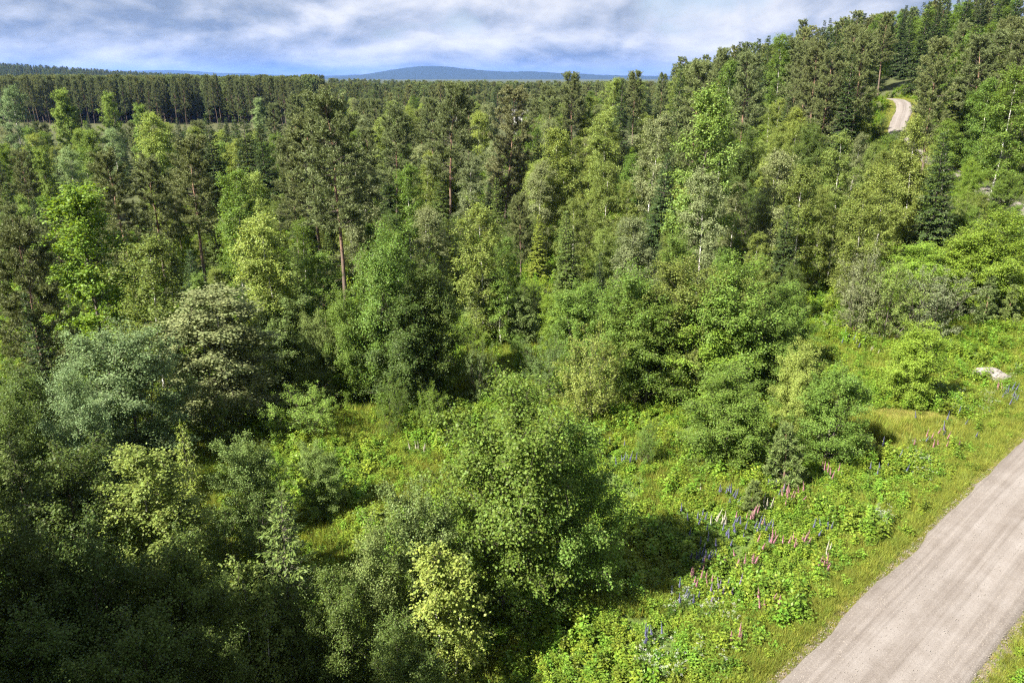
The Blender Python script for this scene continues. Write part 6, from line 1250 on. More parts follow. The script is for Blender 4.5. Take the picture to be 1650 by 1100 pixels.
scatter('road_gravel', np.column_stack([pa, zr + .0]), rs.uniform(0, 6.28, len(pa)), rs.uniform(.2, 1.0, len(pa)) ** 2 * .95, rs.randint(0, 4, len(pa)), peb, 'loose gravel stones lying on the road', 'gravel')

# ------------------------------------------------------------------ lupins
def flower_mat(name, c):
    m, t, out = new_mat(name); g_ = N(t, 'ShaderNodeNewGeometry'); hs = N(t, 'ShaderNodeHueSaturation'); hs.inputs['Color'].default_value = (*c, 1)
    L(t, math_n(t, 'ADD', math_n(t, 'MULTIPLY', g_.outputs['Random Per Island'], .7), .65), hs.inputs['Value'])
    p = N(t, 'ShaderNodeBsdfPrincipled', inp={'Roughness': .6}); L(t, hs.outputs[0], p.inputs['Base Color'])
    tr = N(t, 'ShaderNodeBsdfTranslucent'); L(t, hs.outputs[0], tr.inputs[0]); ms = N(t, 'ShaderNodeMixShader', inp={0: .25}); L(t, p.outputs[0], ms.inputs[1]); L(t, tr.outputs[0], ms.inputs[2]); L(t, ms.outputs[0], out.inputs[0]); return m
FM = {'violet': flower_mat('violet_petal', (.14, .135, .27)), 'lilac': flower_mat('lilac_petal', (.22, .16, .30)), 'pink': flower_mat('pink_petal', (.40, .19, .24)), 'white': flower_mat('white_petal', (.46, .43, .35))}
M_STEM = leaf_material('stem_green', .5, .3, .3, objcol=False, base=(.07, .13, .025))
def lupin_meshes(seed, fm):
    r_ = np.random.RandomState(seed); bend = r_.normal(0, .05, 2)
    def c(z): return np.stack([bend[0] * z ** 2, bend[1] * z ** 2, z], -1)
    zk = np.linspace(0, 1.0, 6); sv, sq = tubes(c(zk)[None], np.linspace(.009, .004, 6)[None], 4)
    n = 6 * 7; li = np.repeat(np.arange(6), 7); la = li * 1.3 + r_.uniform(0, 6); rad = .18; lp = np.stack([np.cos(la) * rad, np.sin(la) * rad, .18 + .08 * li], 1); fa = np.tile(np.arange(7) * 2 * np.pi / 7, 6)
    ld = np.stack([np.cos(fa), np.sin(fa), np.full(n, .25)], 1); lv, lq = blades(lp, ld, np.tile(np.array([0, 0, 1.]), (n, 1)) + r_.normal(0, .2, (n, 3)), np.full(n, .10), np.full(n, .03))
    V, Q = join([(sv, sq), (lv, lq)]); st = mesh_quads('lupin', V, Q, [M_STEM])
    wz = np.linspace(.56, 1.02, 17); wi = np.repeat(np.arange(17), 7); m = len(wi); q = (wz[wi] - .56) / .46; fa = np.tile(np.arange(7) * 2 * np.pi / 7, 17) + wi * .45
    d = np.stack([np.cos(fa), np.sin(fa), .35 + .9 * q], 1); fs = .065 * (1.05 - .8 * q); fv, fq = blades(c(wz[wi]) + r_.normal(0, .004, (m, 3)), d, np.stack([-np.sin(fa), np.cos(fa), 0 * fa], 1) * .6 + np.array([0, 0, 1.]), fs, fs * .75, .55)
    return st, mesh_quads('flower_spike', fv, fq, [fm])
LM = {k: [lupin_meshes(700 + i * 7 + j, FM[k]) for j in range(2)] for i, k in enumerate(FM)}
LUPINS = [
('violet', 9.16, 34.73, 1.08, 333, 'violet lupin in the loose drift between the big foreground tree and white lupins'),
('violet', 9.86, 34.0, 0.96, 127, 'violet lupin in the loose drift between the big foreground tree and white lupins'),
('violet', 9.18, 35.13, 0.84, 240, 'violet lupin in the loose drift between the big foreground tree and white lupins'),
('violet', 10.21, 34.34, 0.84, 127, 'violet lupin in the loose drift between the big foreground tree and white lupins'),
('violet', 10.13, 33.9, 0.9, 199, 'violet lupin in the loose drift between the big foreground tree and white lupins'),
('violet', 10.08, 33.04, 0.85, 316, 'violet lupin in the loose drift between the big foreground tree and white lupins'),
('violet', 9.4, 33.9, 1.14, 2, 'violet lupin in the loose drift between the big foreground tree and white lupins'),
('violet', 9.73, 33.57, 1.14, 85, 'violet lupin in the loose drift between the big foreground tree and white lupins'),
('violet', 9.04, 32.62, 0.99, 347, 'violet lupin in the loose drift between the big foreground tree and white lupins'),
('violet', 11.21, 32.81, 1.14, 100, 'violet lupin in the densest drift of the flower bank'),
('violet', 12.9, 32.58, 0.9, 184, 'violet lupin in the densest drift of the flower bank'),
('violet', 9.88, 31.89, 0.89, 169, 'violet lupin in the densest drift of the flower bank'),
('violet', 10.92, 31.7, 0.8, 347, 'violet lupin in the densest drift of the flower bank'),
('violet', 11.43, 32.72, 0.92, 156, 'violet lupin in the densest drift of the flower bank'),
('violet', 10.83, 32.48, 0.97, 90, 'violet lupin in the densest drift of the flower bank'),
('violet', 12.93, 31.66, 0.81, 183, 'violet lupin in the densest drift of the flower bank'),
('violet', 11.53, 32.58, 1.08, 187, 'violet lupin in the densest drift of the flower bank'),
('violet', 10.29, 31.75, 0.96, 92, 'violet lupin in the densest drift of the flower bank'),
('violet', 10.53, 33.81, 0.84, 125, 'violet lupin in the densest drift of the flower bank'),
('violet', 13.06, 32.9, 0.92, 181, 'violet lupin in the densest drift of the flower bank'),
('violet', 11.91, 32.72, 0.96, 301, 'violet lupin in the densest drift of the flower bank'),
('violet', 11.73, 33.61, 1.1, 18, 'violet lupin in the densest drift of the flower bank'),
('violet', 9.54, 31.93, 0.87, 262, 'violet lupin in the densest drift of the flower bank'),
('violet', 10.5, 33.57, 0.92, 359, 'violet lupin in the densest drift of the flower bank'),
('violet', 10.91, 32.72, 0.91, 90, 'violet lupin in the densest drift of the flower bank'),
('violet', 11.95, 33.28, 1.05, 158, 'violet lupin in the densest drift of the flower bank'),
('violet', 11.83, 32.44, 0.82, 307, 'violet lupin in the densest drift of the flower bank'),
('violet', 10.8, 32.72, 0.88, 304, 'violet lupin in the densest drift of the flower bank'),
('violet', 11.04, 32.11, 1.03, 74, 'violet lupin in the densest drift of the flower bank'),
('violet', 13.29, 32.58, 0.81, 252, 'violet lupin among the pink ones in the middle of the flower bank'),
('violet', 12.57, 32.76, 1.14, 288, 'violet lupin among the pink ones in the middle of the flower bank'),
('violet', 13.18, 33.0, 1.08, 54, 'violet lupin among the pink ones in the middle of the flower bank'),
('violet', 12.78, 32.62, 0.82, 215, 'violet lupin among the pink ones in the middle of the flower bank'),
('violet', 12.54, 32.62, 1.15, 86, 'violet lupin among the pink ones in the middle of the flower bank'),
('violet', 13.07, 32.9, 0.97, 162, 'violet lupin among the pink ones in the middle of the flower bank'),
('violet', 12.45, 32.9, 0.94, 75, 'violet lupin among the pink ones in the middle of the flower bank'),
('violet', 9.94, 30.12, 0.99, 91, 'violet lupin at the shadow edge of the big foreground tree'),
('violet', 9.32, 30.86, 0.92, 45, 'violet lupin at the shadow edge of the big foreground tree'),
('violet', 9.11, 30.55, 0.99, 257, 'violet lupin at the shadow edge of the big foreground tree'),
('violet', 9.02, 30.07, 1.07, 355, 'violet lupin at the shadow edge of the big foreground tree'),
('violet', 9.47, 30.59, 0.91, 286, 'violet lupin at the shadow edge of the big foreground tree'),
('violet', 9.52, 30.81, 0.97, 353, 'violet lupin at the shadow edge of the big foreground tree'),
('violet', 9.55, 31.39, 0.92, 91, 'violet lupin at the shadow edge of the big foreground tree'),
('violet', 9.49, 30.55, 0.99, 128, 'violet lupin at the shadow edge of the big foreground tree'),
('violet', 9.34, 30.29, 0.9, 256, 'violet lupin at the shadow edge of the big foreground tree'),
('violet', 9.27, 31.03, 0.92, 329, 'violet lupin at the shadow edge of the big foreground tree'),
('violet', 8.91, 29.9, 0.94, 88, 'violet lupin at the shadow edge of the big foreground tree'),
('violet', 10.01, 30.9, 1.14, 171, 'violet lupin at the shadow edge of the big foreground tree'),
('violet', 9.11, 30.59, 0.86, 185, 'violet lupin at the shadow edge of the big foreground tree'),
('violet', 9.94, 30.64, 1.04, 343, 'violet lupin at the shadow edge of the big foreground tree'),
('violet', 9.55, 30.73, 1.07, 297, 'violet lupin at the shadow edge of the big foreground tree'),
('violet', 8.73, 30.68, 0.91, 283, 'violet lupin at the shadow edge of the big foreground tree'),
('violet', 7.67, 28.25, 1.05, 14, 'violet lupin low on the bank below the tree shadow'),
('violet', 7.55, 27.37, 1.02, 92, 'violet lupin low on the bank below the tree shadow'),
('violet', 7.49, 27.29, 1.02, 21, 'violet lupin low on the bank below the tree shadow'),
('violet', 8.45, 27.89, 0.86, 68, 'violet lupin low on the bank below the tree shadow'),
('violet', 8.05, 27.26, 0.97, 280, 'violet lupin low on the bank below the tree shadow'),
('violet', 7.85, 27.73, 0.93, 313, 'violet lupin low on the bank below the tree shadow'),
('violet', 7.68, 27.69, 1.05, 191, 'violet lupin low on the bank below the tree shadow'),
('violet', 7.84, 27.81, 0.9, 209, 'violet lupin low on the bank below the tree shadow'),
('violet', 7.92, 28.17, 0.99, 18, 'violet lupin low on the bank below the tree shadow'),
('violet', 7.25, 27.89, 0.9, 262, 'violet lupin low on the bank below the tree shadow'),
('violet', 5.51, 24.49, 1.14, 66, 'violet lupin at the bottom of the bank near the shaded crowns'),
('violet', 5.32, 24.53, 1.02, 189, 'violet lupin at the bottom of the bank near the shaded crowns'),
('violet', 5.57, 24.67, 0.93, 244, 'violet lupin at the bottom of the bank near the shaded crowns'),
('violet', 6.27, 24.81, 1.01, 179, 'violet lupin at the bottom of the bank near the shaded crowns'),
('violet', 5.88, 24.95, 0.93, 166, 'violet lupin at the bottom of the bank near the shaded crowns'),
('violet', 5.44, 24.81, 0.85, 322, 'violet lupin at the bottom of the bank near the shaded crowns'),
('lilac', 9.94, 28.45, 0.95, 115, 'lilac lupin in the mixed cluster below the tree shadow'),
('lilac', 9.06, 28.12, 1.05, 196, 'lilac lupin in the mixed cluster below the tree shadow'),
('lilac', 10.34, 28.21, 1.01, 133, 'lilac lupin in the mixed cluster below the tree shadow'),
('lilac', 9.57, 28.45, 0.89, 10, 'lilac lupin in the mixed cluster below the tree shadow'),
('lilac', 8.78, 27.14, 0.97, 146, 'lilac lupin in the mixed cluster below the tree shadow'),
('lilac', 9.53, 28.04, 1.03, 227, 'lilac lupin in the mixed cluster below the tree shadow'),
('lilac', 9.47, 28.0, 0.85, 200, 'lilac lupin in the mixed cluster below the tree shadow'),
('lilac', 9.93, 28.0, 0.9, 242, 'lilac lupin in the mixed cluster below the tree shadow'),
('lilac', 9.63, 28.41, 0.89, 79, 'lilac lupin in the mixed cluster below the tree shadow'),
('violet', 15.74, 32.39, 0.97, 243, 'violet lupin nearest the grass verge of the gravel road'),
('violet', 15.21, 32.3, 1.11, 60, 'violet lupin nearest the grass verge of the gravel road'),
('violet', 15.8, 32.11, 0.9, 172, 'violet lupin nearest the grass verge of the gravel road'),
('violet', 15.48, 32.48, 0.81, 179, 'violet lupin nearest the grass verge of the gravel road'),
('violet', 15.3, 31.89, 1.01, 18, 'violet lupin nearest the grass verge of the gravel road'),
('violet', 16.0, 32.11, 1.04, 55, 'violet lupin nearest the grass verge of the gravel road'),
('violet', 16.01, 32.34, 0.81, 218, 'violet lupin nearest the grass verge of the gravel road'),
('violet', 6.69, 40.29, 1.13, 332, 'violet lupin in the small group above the tree shadow'),
('violet', 6.42, 40.0, 0.93, 200, 'violet lupin in the small group above the tree shadow'),
('violet', 6.86, 40.4, 1.11, 238, 'violet lupin in the small group above the tree shadow'),
('violet', 7.03, 40.06, 1.09, 355, 'violet lupin in the small group above the tree shadow'),
('violet', 7.09, 40.35, 1.03, 241, 'violet lupin in the small group above the tree shadow'),
('violet', 7.1, 40.06, 0.97, 281, 'violet lupin in the small group above the tree shadow'),
('violet', 7.55, 40.35, 0.99, 217, 'violet lupin in the small group above the tree shadow'),
('violet', 11.58, 36.31, 0.82, 117, 'violet lupin beside the tiny pine sapling'),
('violet', 12.1, 35.59, 0.82, 13, 'violet lupin beside the tiny pine sapling'),
('violet', 11.82, 35.39, 0.82, 207, 'violet lupin beside the tiny pine sapling'),
('violet', 12.15, 35.89, 1.09, 112, 'violet lupin beside the tiny pine sapling'),
('violet', 11.68, 36.41, 0.84, 68, 'violet lupin beside the tiny pine sapling'),
('violet', 12.86, 35.69, 0.95, 93, 'violet lupin beside the tiny pine sapling'),
('violet', 11.89, 36.1, 0.86, 318, 'violet lupin beside the tiny pine sapling'),
('violet', 12.14, 35.18, 1.03, 36, 'violet lupin beside the tiny pine sapling'),
('violet', 11.9, 35.18, 0.84, 204, 'violet lupin beside the tiny pine sapling'),
('violet', 12.38, 35.89, 0.95, 161, 'violet lupin beside the tiny pine sapling'),
('violet', 12.1, 36.31, 0.92, 335, 'violet lupin beside the tiny pine sapling'),
('violet', 12.04, 35.69, 1.04, 77, 'violet lupin beside the tiny pine sapling'),
('violet', 14.45, 36.67, 0.9, 284, 'violet lupin at the foot of the small rounded pine'),
('violet', 14.67, 36.46, 0.82, 120, 'violet lupin at the foot of the small rounded pine'),
('violet', 14.65, 35.64, 0.98, 68, 'violet lupin at the foot of the small rounded pine'),
('violet', 15.51, 37.25, 0.96, 199, 'violet lupin at the foot of the small rounded pine'),
('violet', 14.96, 35.69, 1.03, 43, 'violet lupin at the foot of the small rounded pine'),
('violet', 14.83, 36.41, 1.1, 259, 'violet lupin at the foot of the small rounded pine'),
('violet', -7.86, 50.91, 1.11, 245, 'violet lupin in the far clearing by the dark leafy clump'),
('violet', -7.06, 50.62, 0.99, 277, 'violet lupin in the far clearing by the dark leafy clump'),
('violet', -7.45, 50.83, 0.85, 219, 'violet lupin in the far clearing by the dark leafy clump'),
('violet', -7.66, 51.13, 0.84, 340, 'violet lupin in the far clearing by the dark leafy clump'),
('violet', -7.86, 50.55, 1.05, 192, 'violet lupin in the far clearing by the dark leafy clump'),
('violet', -7.62, 49.97, 0.92, 314, 'violet lupin in the far clearing by the dark leafy clump'),
('violet', -7.94, 52.16, 0.93, 183, 'violet lupin in the far clearing by the dark leafy clump'),
('violet', -8.33, 51.93, 0.95, 185, 'violet lupin in the far clearing by the dark leafy clump'),
('violet', -8.34, 50.69, 1.0, 92, 'violet lupin in the far clearing by the dark leafy clump'),
('violet', -7.59, 50.26, 0.81, 103, 'violet lupin in the far clearing by the dark leafy clump'),
('violet', -6.98, 49.55, 1.13, 338, 'violet lupin in the far clearing by the dark leafy clump'),
('violet', -7.38, 50.55, 0.96, 317, 'violet lupin in the far clearing by the dark leafy clump'),
('violet', -6.86, 50.83, 0.96, 98, 'violet lupin in the far clearing by the dark leafy clump'),
('violet', -7.08, 50.04, 0.93, 197, 'violet lupin in the far clearing by the dark leafy clump'),
('violet', -6.92, 51.27, 0.99, 56, 'violet lupin in the far clearing by the dark leafy clump'),
('violet', -7.38, 49.97, 0.9, 120, 'violet lupin in the far clearing by the dark leafy clump'),
('violet', 7.17, 42.41, 0.92, 188, 'violet lupin beside the small bush behind the big foreground tree'),
('violet', 6.3, 42.59, 0.81, 233, 'violet lupin beside the small bush behind the big foreground tree'),
('violet', 5.41, 42.72, 0.84, 342, 'violet lupin beside the small bush behind the big foreground tree'),
('violet', 6.13, 42.35, 0.88, 83, 'violet lupin beside the small bush behind the big foreground tree'),
('violet', 27.87, 43.33, 1.02, 186, 'violet lupin among white flowers near the boulder'),
('violet', 28.95, 43.14, 0.93, 34, 'violet lupin among white flowers near the boulder'),
('violet', 29.96, 44.71, 0.86, 123, 'violet lupin among white flowers near the boulder'),
('violet', 28.64, 41.45, 0.82, 311, 'violet lupin among white flowers near the boulder'),
('violet', 25.44, 41.16, 0.8, 31, 'violet lupin among white flowers near the boulder'),
('violet', 26.93, 41.87, 0.86, 17, 'violet lupin among white flowers near the boulder'),
('violet', 26.31, 43.83, 0.98, 179, 'violet lupin among white flowers near the boulder'),
('violet', 29.22, 44.27, 0.97, 30, 'violet lupin among white flowers near the boulder'),
('violet', 27.0, 41.81, 1.11, 99, 'violet lupin among white flowers near the boulder'),
('violet', 21.14, 37.89, 0.83, 160, 'violet lupin between the dry grass patch and the road verge'),
('violet', 22.65, 38.93, 1.14, 82, 'violet lupin between the dry grass patch and the road verge'),
('violet', 21.55, 40.0, 0.88, 8, 'violet lupin between the dry grass patch and the road verge'),
('violet', 21.47, 38.33, 0.95, 192, 'violet lupin between the dry grass patch and the road verge'),
('violet', 21.97, 38.71, 0.8, 157, 'violet lupin between the dry grass patch and the road verge'),
('violet', 22.66, 40.75, 1.15, 283, 'violet lupin between the dry grass patch and the road verge'),
('violet', 22.54, 37.73, 0.83, 134, 'violet lupin between the dry grass patch and the road verge'),
('violet', 23.08, 39.32, 0.85, 41, 'violet lupin between the dry grass patch and the road verge'),
('violet', 20.93, 38.44, 1.08, 295, 'violet lupin between the dry grass patch and the road verge'),
('violet', 34.28, 47.47, 0.97, 127, 'violet lupin beside the boulder'),
('violet', 34.31, 46.47, 0.9, 191, 'violet lupin beside the boulder'),
('violet', 34.39, 46.93, 1.07, 194, 'violet lupin beside the boulder'),
('violet', 34.85, 47.95, 1.11, 334, 'violet lupin beside the boulder'),
('violet', 34.48, 46.86, 0.81, 73, 'violet lupin beside the boulder'),
('violet', 35.18, 47.88, 1.13, 24, 'violet lupin beside the boulder'),
('violet', 34.39, 47.47, 1.08, 195, 'violet lupin beside the boulder'),
('violet', 33.85, 47.2, 0.91, 70, 'violet lupin beside the boulder'),
('violet', 33.18, 45.42, 0.9, 32, 'violet lupin beside the boulder'),
('violet', 28.26, 59.3, 0.81, 62, 'violet lupin in the far meadow below the grey willow bush'),
('violet', 29.32, 58.38, 0.93, 132, 'violet lupin in the far meadow below the grey willow bush'),
('violet', 30.06, 58.79, 0.88, 219, 'violet lupin in the far meadow below the grey willow bush'),
('violet', 29.2, 58.13, 0.93, 83, 'violet lupin in the far meadow below the grey willow bush'),
('violet', 28.4, 59.72, 1.05, 48, 'violet lupin in the far meadow below the grey willow bush'),
('violet', 28.45, 57.39, 1.02, 73, 'violet lupin in the far meadow below the grey willow bush'),
('violet', 27.37, 58.21, 1.08, 60, 'violet lupin in the far meadow below the grey willow bush'),
('violet', 28.4, 57.88, 0.88, 305, 'violet lupin in the far meadow below the grey willow bush'),
('violet', 28.29, 58.38, 1.07, 82, 'violet lupin in the far meadow below the grey willow bush'),
('pink', 11.83, 33.85, 1.01, 53, 'pink lupin in the middle of the flower bank'),
('pink', 12.88, 33.04, 1.04, 106, 'pink lupin in the middle of the flower bank'),
('pink', 12.68, 33.57, 1.0, 246, 'pink lupin in the middle of the flower bank'),
('pink', 12.6, 33.85, 0.96, 103, 'pink lupin in the middle of the flower bank'),
('pink', 12.51, 33.38, 1.0, 182, 'pink lupin in the middle of the flower bank'),
('pink', 12.81, 34.1, 0.93, 127, 'pink lupin in the middle of the flower bank'),
('pink', 12.9, 33.95, 1.12, 31, 'pink lupin in the middle of the flower bank'),
('pink', 12.42, 33.81, 0.85, 122, 'pink lupin in the middle of the flower bank'),
('pink', 12.51, 33.57, 0.86, 50, 'pink lupin in the middle of the flower bank'),
('pink', 12.68, 33.81, 1.12, 165, 'pink lupin in the middle of the flower bank'),
('pink', 14.88, 35.39, 0.99, 46, 'deep pink lupin in the tight clump below the small rounded pine'),
('pink', 15.51, 35.79, 0.8, 262, 'deep pink lupin in the tight clump below the small rounded pine'),
('pink', 15.02, 35.79, 1.08, 11, 'deep pink lupin in the tight clump below the small rounded pine'),
('pink', 15.21, 35.33, 0.91, 196, 'deep pink lupin in the tight clump below the small rounded pine'),
('pink', 14.86, 35.49, 1.04, 230, 'deep pink lupin in the tight clump below the small rounded pine'),
('pink', 15.93, 35.49, 1.12, 354, 'deep pink lupin in the tight clump below the small rounded pine'),
('pink', 15.18, 35.49, 0.85, 213, 'deep pink lupin in the tight clump below the small rounded pine'),
('pink', 14.86, 35.08, 1.04, 267, 'deep pink lupin in the tight clump below the small rounded pine'),
('pink', 15.25, 35.13, 0.81, 182, 'deep pink lupin in the tight clump below the small rounded pine'),
('pink', 14.92, 35.94, 1.13, 211, 'deep pink lupin in the tight clump below the small rounded pine'),
('pink', 14.74, 34.69, 0.9, 120, 'deep pink lupin in the tight clump below the small rounded pine'),
('pink', 15.69, 35.13, 1.03, 153, 'deep pink lupin in the tight clump below the small rounded pine'),
('pink', 15.81, 35.74, 1.09, 310, 'deep pink lupin in the tight clump below the small rounded pine'),
('pink', 18.28, 38.22, 0.98, 61, 'pale pink lupin right of the small rounded pine'),
('pink', 18.04, 37.09, 0.99, 201, 'pale pink lupin right of the small rounded pine'),
('pink', 18.89, 38.22, 0.93, 334, 'pale pink lupin right of the small rounded pine'),
('pink', 18.19, 38.11, 1.04, 164, 'pale pink lupin right of the small rounded pine'),
('pink', 18.22, 37.95, 1.04, 283, 'pale pink lupin right of the small rounded pine'),
('pink', 18.46, 39.1, 0.89, 51, 'pale pink lupin right of the small rounded pine'),
('pink', 18.33, 37.78, 0.89, 318, 'pale pink lupin right of the small rounded pine'),
('pink', 18.88, 37.68, 0.83, 211, 'pale pink lupin right of the small rounded pine'),
('pink', 18.51, 38.33, 0.82, 289, 'pale pink lupin right of the small rounded pine'),
('pink', 8.64, 29.48, 0.99, 208, 'mauve-pink lupin at the shadow edge of the bank'),
('pink', 8.54, 28.9, 0.99, 125, 'mauve-pink lupin at the shadow edge of the bank'),
('pink', 8.77, 28.82, 1.01, 169, 'mauve-pink lupin at the shadow edge of the bank'),
('pink', 8.97, 29.02, 0.84, 288, 'mauve-pink lupin at the shadow edge of the bank'),
('pink', 8.51, 29.27, 0.95, 166, 'mauve-pink lupin at the shadow edge of the bank'),
('pink', 8.54, 29.4, 1.04, 39, 'mauve-pink lupin at the shadow edge of the bank'),
('pink', 9.33, 28.94, 1.09, 37, 'mauve-pink lupin at the shadow edge of the bank'),
('pink', 8.46, 28.41, 1.03, 117, 'mauve-pink lupin at the shadow edge of the bank'),
('pink', 9.45, 29.4, 1.08, 51, 'mauve-pink lupin at the shadow edge of the bank'),
('pink', 9.54, 29.1, 0.84, 171, 'mauve-pink lupin at the shadow edge of the bank'),
('pink', 9.15, 28.65, 0.84, 225, 'mauve-pink lupin at the shadow edge of the bank'),
('pink', 9.06, 29.82, 1.08, 281, 'mauve-pink lupin at the shadow edge of the bank'),
('pink', 9.51, 29.23, 1.14, 52, 'mauve-pink lupin at the shadow edge of the bank'),
('pink', 10.67, 29.9, 0.87, 165, 'pink lupin in the lower flower bank'),
('pink', 10.9, 30.12, 1.04, 42, 'pink lupin in the lower flower bank'),
('pink', 11.05, 29.48, 0.96, 2, 'pink lupin in the lower flower bank'),
('pink', 11.58, 29.99, 0.93, 350, 'pink lupin in the lower flower bank'),
('pink', 11.68, 30.33, 0.92, 36, 'pink lupin in the lower flower bank'),
('pink', 10.35, 30.42, 1.05, 8, 'pink lupin in the lower flower bank'),
('pink', 11.53, 30.03, 0.92, 100, 'pink lupin in the lower flower bank'),
('pink', 11.68, 30.51, 0.9, 255, 'pink lupin in the lower flower bank'),
('pink', 11.02, 30.95, 0.83, 56, 'pink lupin in the lower flower bank'),
('pink', 11.1, 30.07, 1.1, 265, 'pink lupin in the lower flower bank'),
('pink', 12.37, 31.26, 1.15, 138, 'scattered pink lupin in the open middle of the bank'),
('pink', 12.74, 31.57, 0.89, 49, 'scattered pink lupin in the open middle of the bank'),
('pink', 12.26, 31.66, 0.86, 197, 'scattered pink lupin in the open middle of the bank'),
('pink', 13.18, 31.66, 0.96, 66, 'scattered pink lupin in the open middle of the bank'),
('pink', 12.85, 31.43, 1.07, 184, 'scattered pink lupin in the open middle of the bank'),
('pink', 12.88, 31.48, 1.0, 196, 'scattered pink lupin in the open middle of the bank'),
('pink', 13.02, 31.52, 1.14, 99, 'scattered pink lupin in the open middle of the bank'),
('pink', 13.45, 31.34, 0.97, 43, 'scattered pink lupin in the open middle of the bank'),
('pink', 13.63, 31.43, 1.09, 240, 'scattered pink lupin in the open middle of the bank'),
('pink', 14.11, 31.08, 0.94, 256, 'pale pink lupin near the grass verge'),
('pink', 13.8, 30.99, 1.12, 330, 'pale pink lupin near the grass verge'),
('pink', 14.02, 31.39, 0.88, 215, 'pale pink lupin near the grass verge'),
('pink', 14.36, 31.39, 1.11, 221, 'pale pink lupin near the grass verge'),
('pink', 14.5, 31.17, 1.15, 85, 'pale pink lupin near the grass verge'),
('pink', 14.38, 31.17, 1.07, 216, 'pale pink lupin near the grass verge'),
('pink', 14.3, 31.17, 0.93, 201, 'pale pink lupin near the grass verge'),
('pink', 14.2, 29.1, 0.96, 146, 'bright pink lupin closest to the gravel road'),
('pink', 14.61, 29.1, 1.07, 234, 'bright pink lupin closest to the gravel road'),
('pink', 14.55, 28.98, 0.81, 209, 'bright pink lupin closest to the gravel road'),
('pink', 14.48, 29.23, 0.81, 252, 'bright pink lupin closest to the gravel road'),
('pink', 14.62, 29.19, 0.85, 121, 'bright pink lupin closest to the gravel road'),
('pink', 14.46, 29.02, 1.02, 7, 'bright pink lupin closest to the gravel road'),
('pink', 9.15, 24.49, 0.89, 334, 'pink lupin at the bottom of the flower bank'),
('pink', 8.87, 24.49, 0.85, 265, 'pink lupin at the bottom of the flower bank'),
('pink', 9.47, 24.84, 1.0, 145, 'pink lupin at the bottom of the flower bank'),
('pink', 9.26, 24.49, 0.93, 188, 'pink lupin at the bottom of the flower bank'),
('pink', 11.39, 27.02, 0.96, 123, 'pink lupin on the lower bank beside the verge'),
('pink', 11.11, 26.83, 0.81, 6, 'pink lupin on the lower bank beside the verge'),
('pink', 10.94, 27.06, 0.97, 28, 'pink lupin on the lower bank beside the verge'),
('pink', 11.53, 26.64, 0.95, 258, 'pink lupin on the lower bank beside the verge'),
('pink', 10.93, 27.14, 0.91, 256, 'pink lupin on the lower bank beside the verge'),
('pink', 10.73, 26.19, 1.11, 10, 'pink lupin on the lower bank beside the verge'),
('pink', 14.23, 40.06, 0.84, 63, 'pink lupin under the lone leafy meadow bush'),
('pink', 14.7, 40.06, 0.99, 298, 'pink lupin under the lone leafy meadow bush'),
('pink', 15.11, 40.23, 1.15, 154, 'pink lupin under the lone leafy meadow bush'),
('pink', 14.75, 40.29, 1.04, 330, 'pink lupin under the lone leafy meadow bush'),
('pink', 14.0, 39.78, 0.99, 199, 'pink lupin under the lone leafy meadow bush'),
('pink', 14.63, 39.72, 1.09, 191, 'pink lupin under the lone leafy meadow bush'),
('pink', 26.59, 41.04, 0.92, 253, 'pink lupin near the corner of the dry grass patch'),
('pink', 27.08, 40.4, 1.0, 21, 'pink lupin near the corner of the dry grass patch'),
('pink', 26.35, 40.4, 0.92, 73, 'pink lupin near the corner of the dry grass patch'),
('pink', 25.32, 40.06, 1.09, 247, 'pink lupin near the corner of the dry grass patch'),
('pink', 27.23, 42.11, 0.89, 12, 'pink lupin near the corner of the dry grass patch'),
('pink', 25.94, 41.34, 1.02, 125, 'pink lupin near the corner of the dry grass patch'),
('pink', 26.47, 41.87, 1.11, 90, 'pink lupin near the corner of the dry grass patch'),
('pink', 25.65, 41.4, 1.12, 181, 'pink lupin near the corner of the dry grass patch'),
('pink', 26.04, 40.64, 0.82, 312, 'pink lupin near the corner of the dry grass patch'),
('pink', 24.61, 40.87, 0.81, 301, 'pink lupin near the corner of the dry grass patch'),
('pink', 34.27, 48.36, 0.99, 226, 'pink lupin right behind the boulder'),
('pink', 34.51, 48.64, 1.13, 56, 'pink lupin right behind the boulder'),
('pink', 34.74, 48.98, 1.01, 21, 'pink lupin right behind the boulder'),
('pink', 34.64, 48.29, 1.03, 277, 'pink lupin right behind the boulder'),
('pink', 29.39, 60.67, 1.03, 139, 'pink lupin in the far meadow below the grey willow bush'),
('pink', 29.49, 59.81, 0.89, 152, 'pink lupin in the far meadow below the grey willow bush'),
('pink', 28.77, 59.64, 0.91, 336, 'pink lupin in the far meadow below the grey willow bush'),
('pink', 29.74, 60.67, 0.85, 110, 'pink lupin in the far meadow below the grey willow bush'),
('white', 11.16, 33.61, 1.01, 234, 'white lupin in the neat upright group of the flower bank'),
('white', 11.1, 33.42, 0.83, 217, 'white lupin in the neat upright group of the flower bank'),
('white', 10.6, 33.52, 0.94, 100, 'white lupin in the neat upright group of the flower bank'),
('white', 11.06, 33.33, 1.04, 228, 'white lupin in the neat upright group of the flower bank'),
('white', 11.18, 33.66, 0.81, 222, 'white lupin in the neat upright group of the flower bank'),
('white', 10.81, 33.28, 0.99, 110, 'white lupin in the neat upright group of the flower bank'),
('white', 10.59, 33.76, 0.95, 128, 'white lupin in the neat upright group of the flower bank'),
('white', 11.09, 33.76, 0.84, 132, 'white lupin in the neat upright group of the flower bank'),
('white', 10.41, 33.42, 0.98, 249, 'white lupin in the neat upright group of the flower bank'),
('white', 10.74, 33.9, 1.13, 59, 'white lupin in the neat upright group of the flower bank'),
('white', 13.63, 34.78, 0.83, 323, 'white lupin beside the tiny pine sapling'),
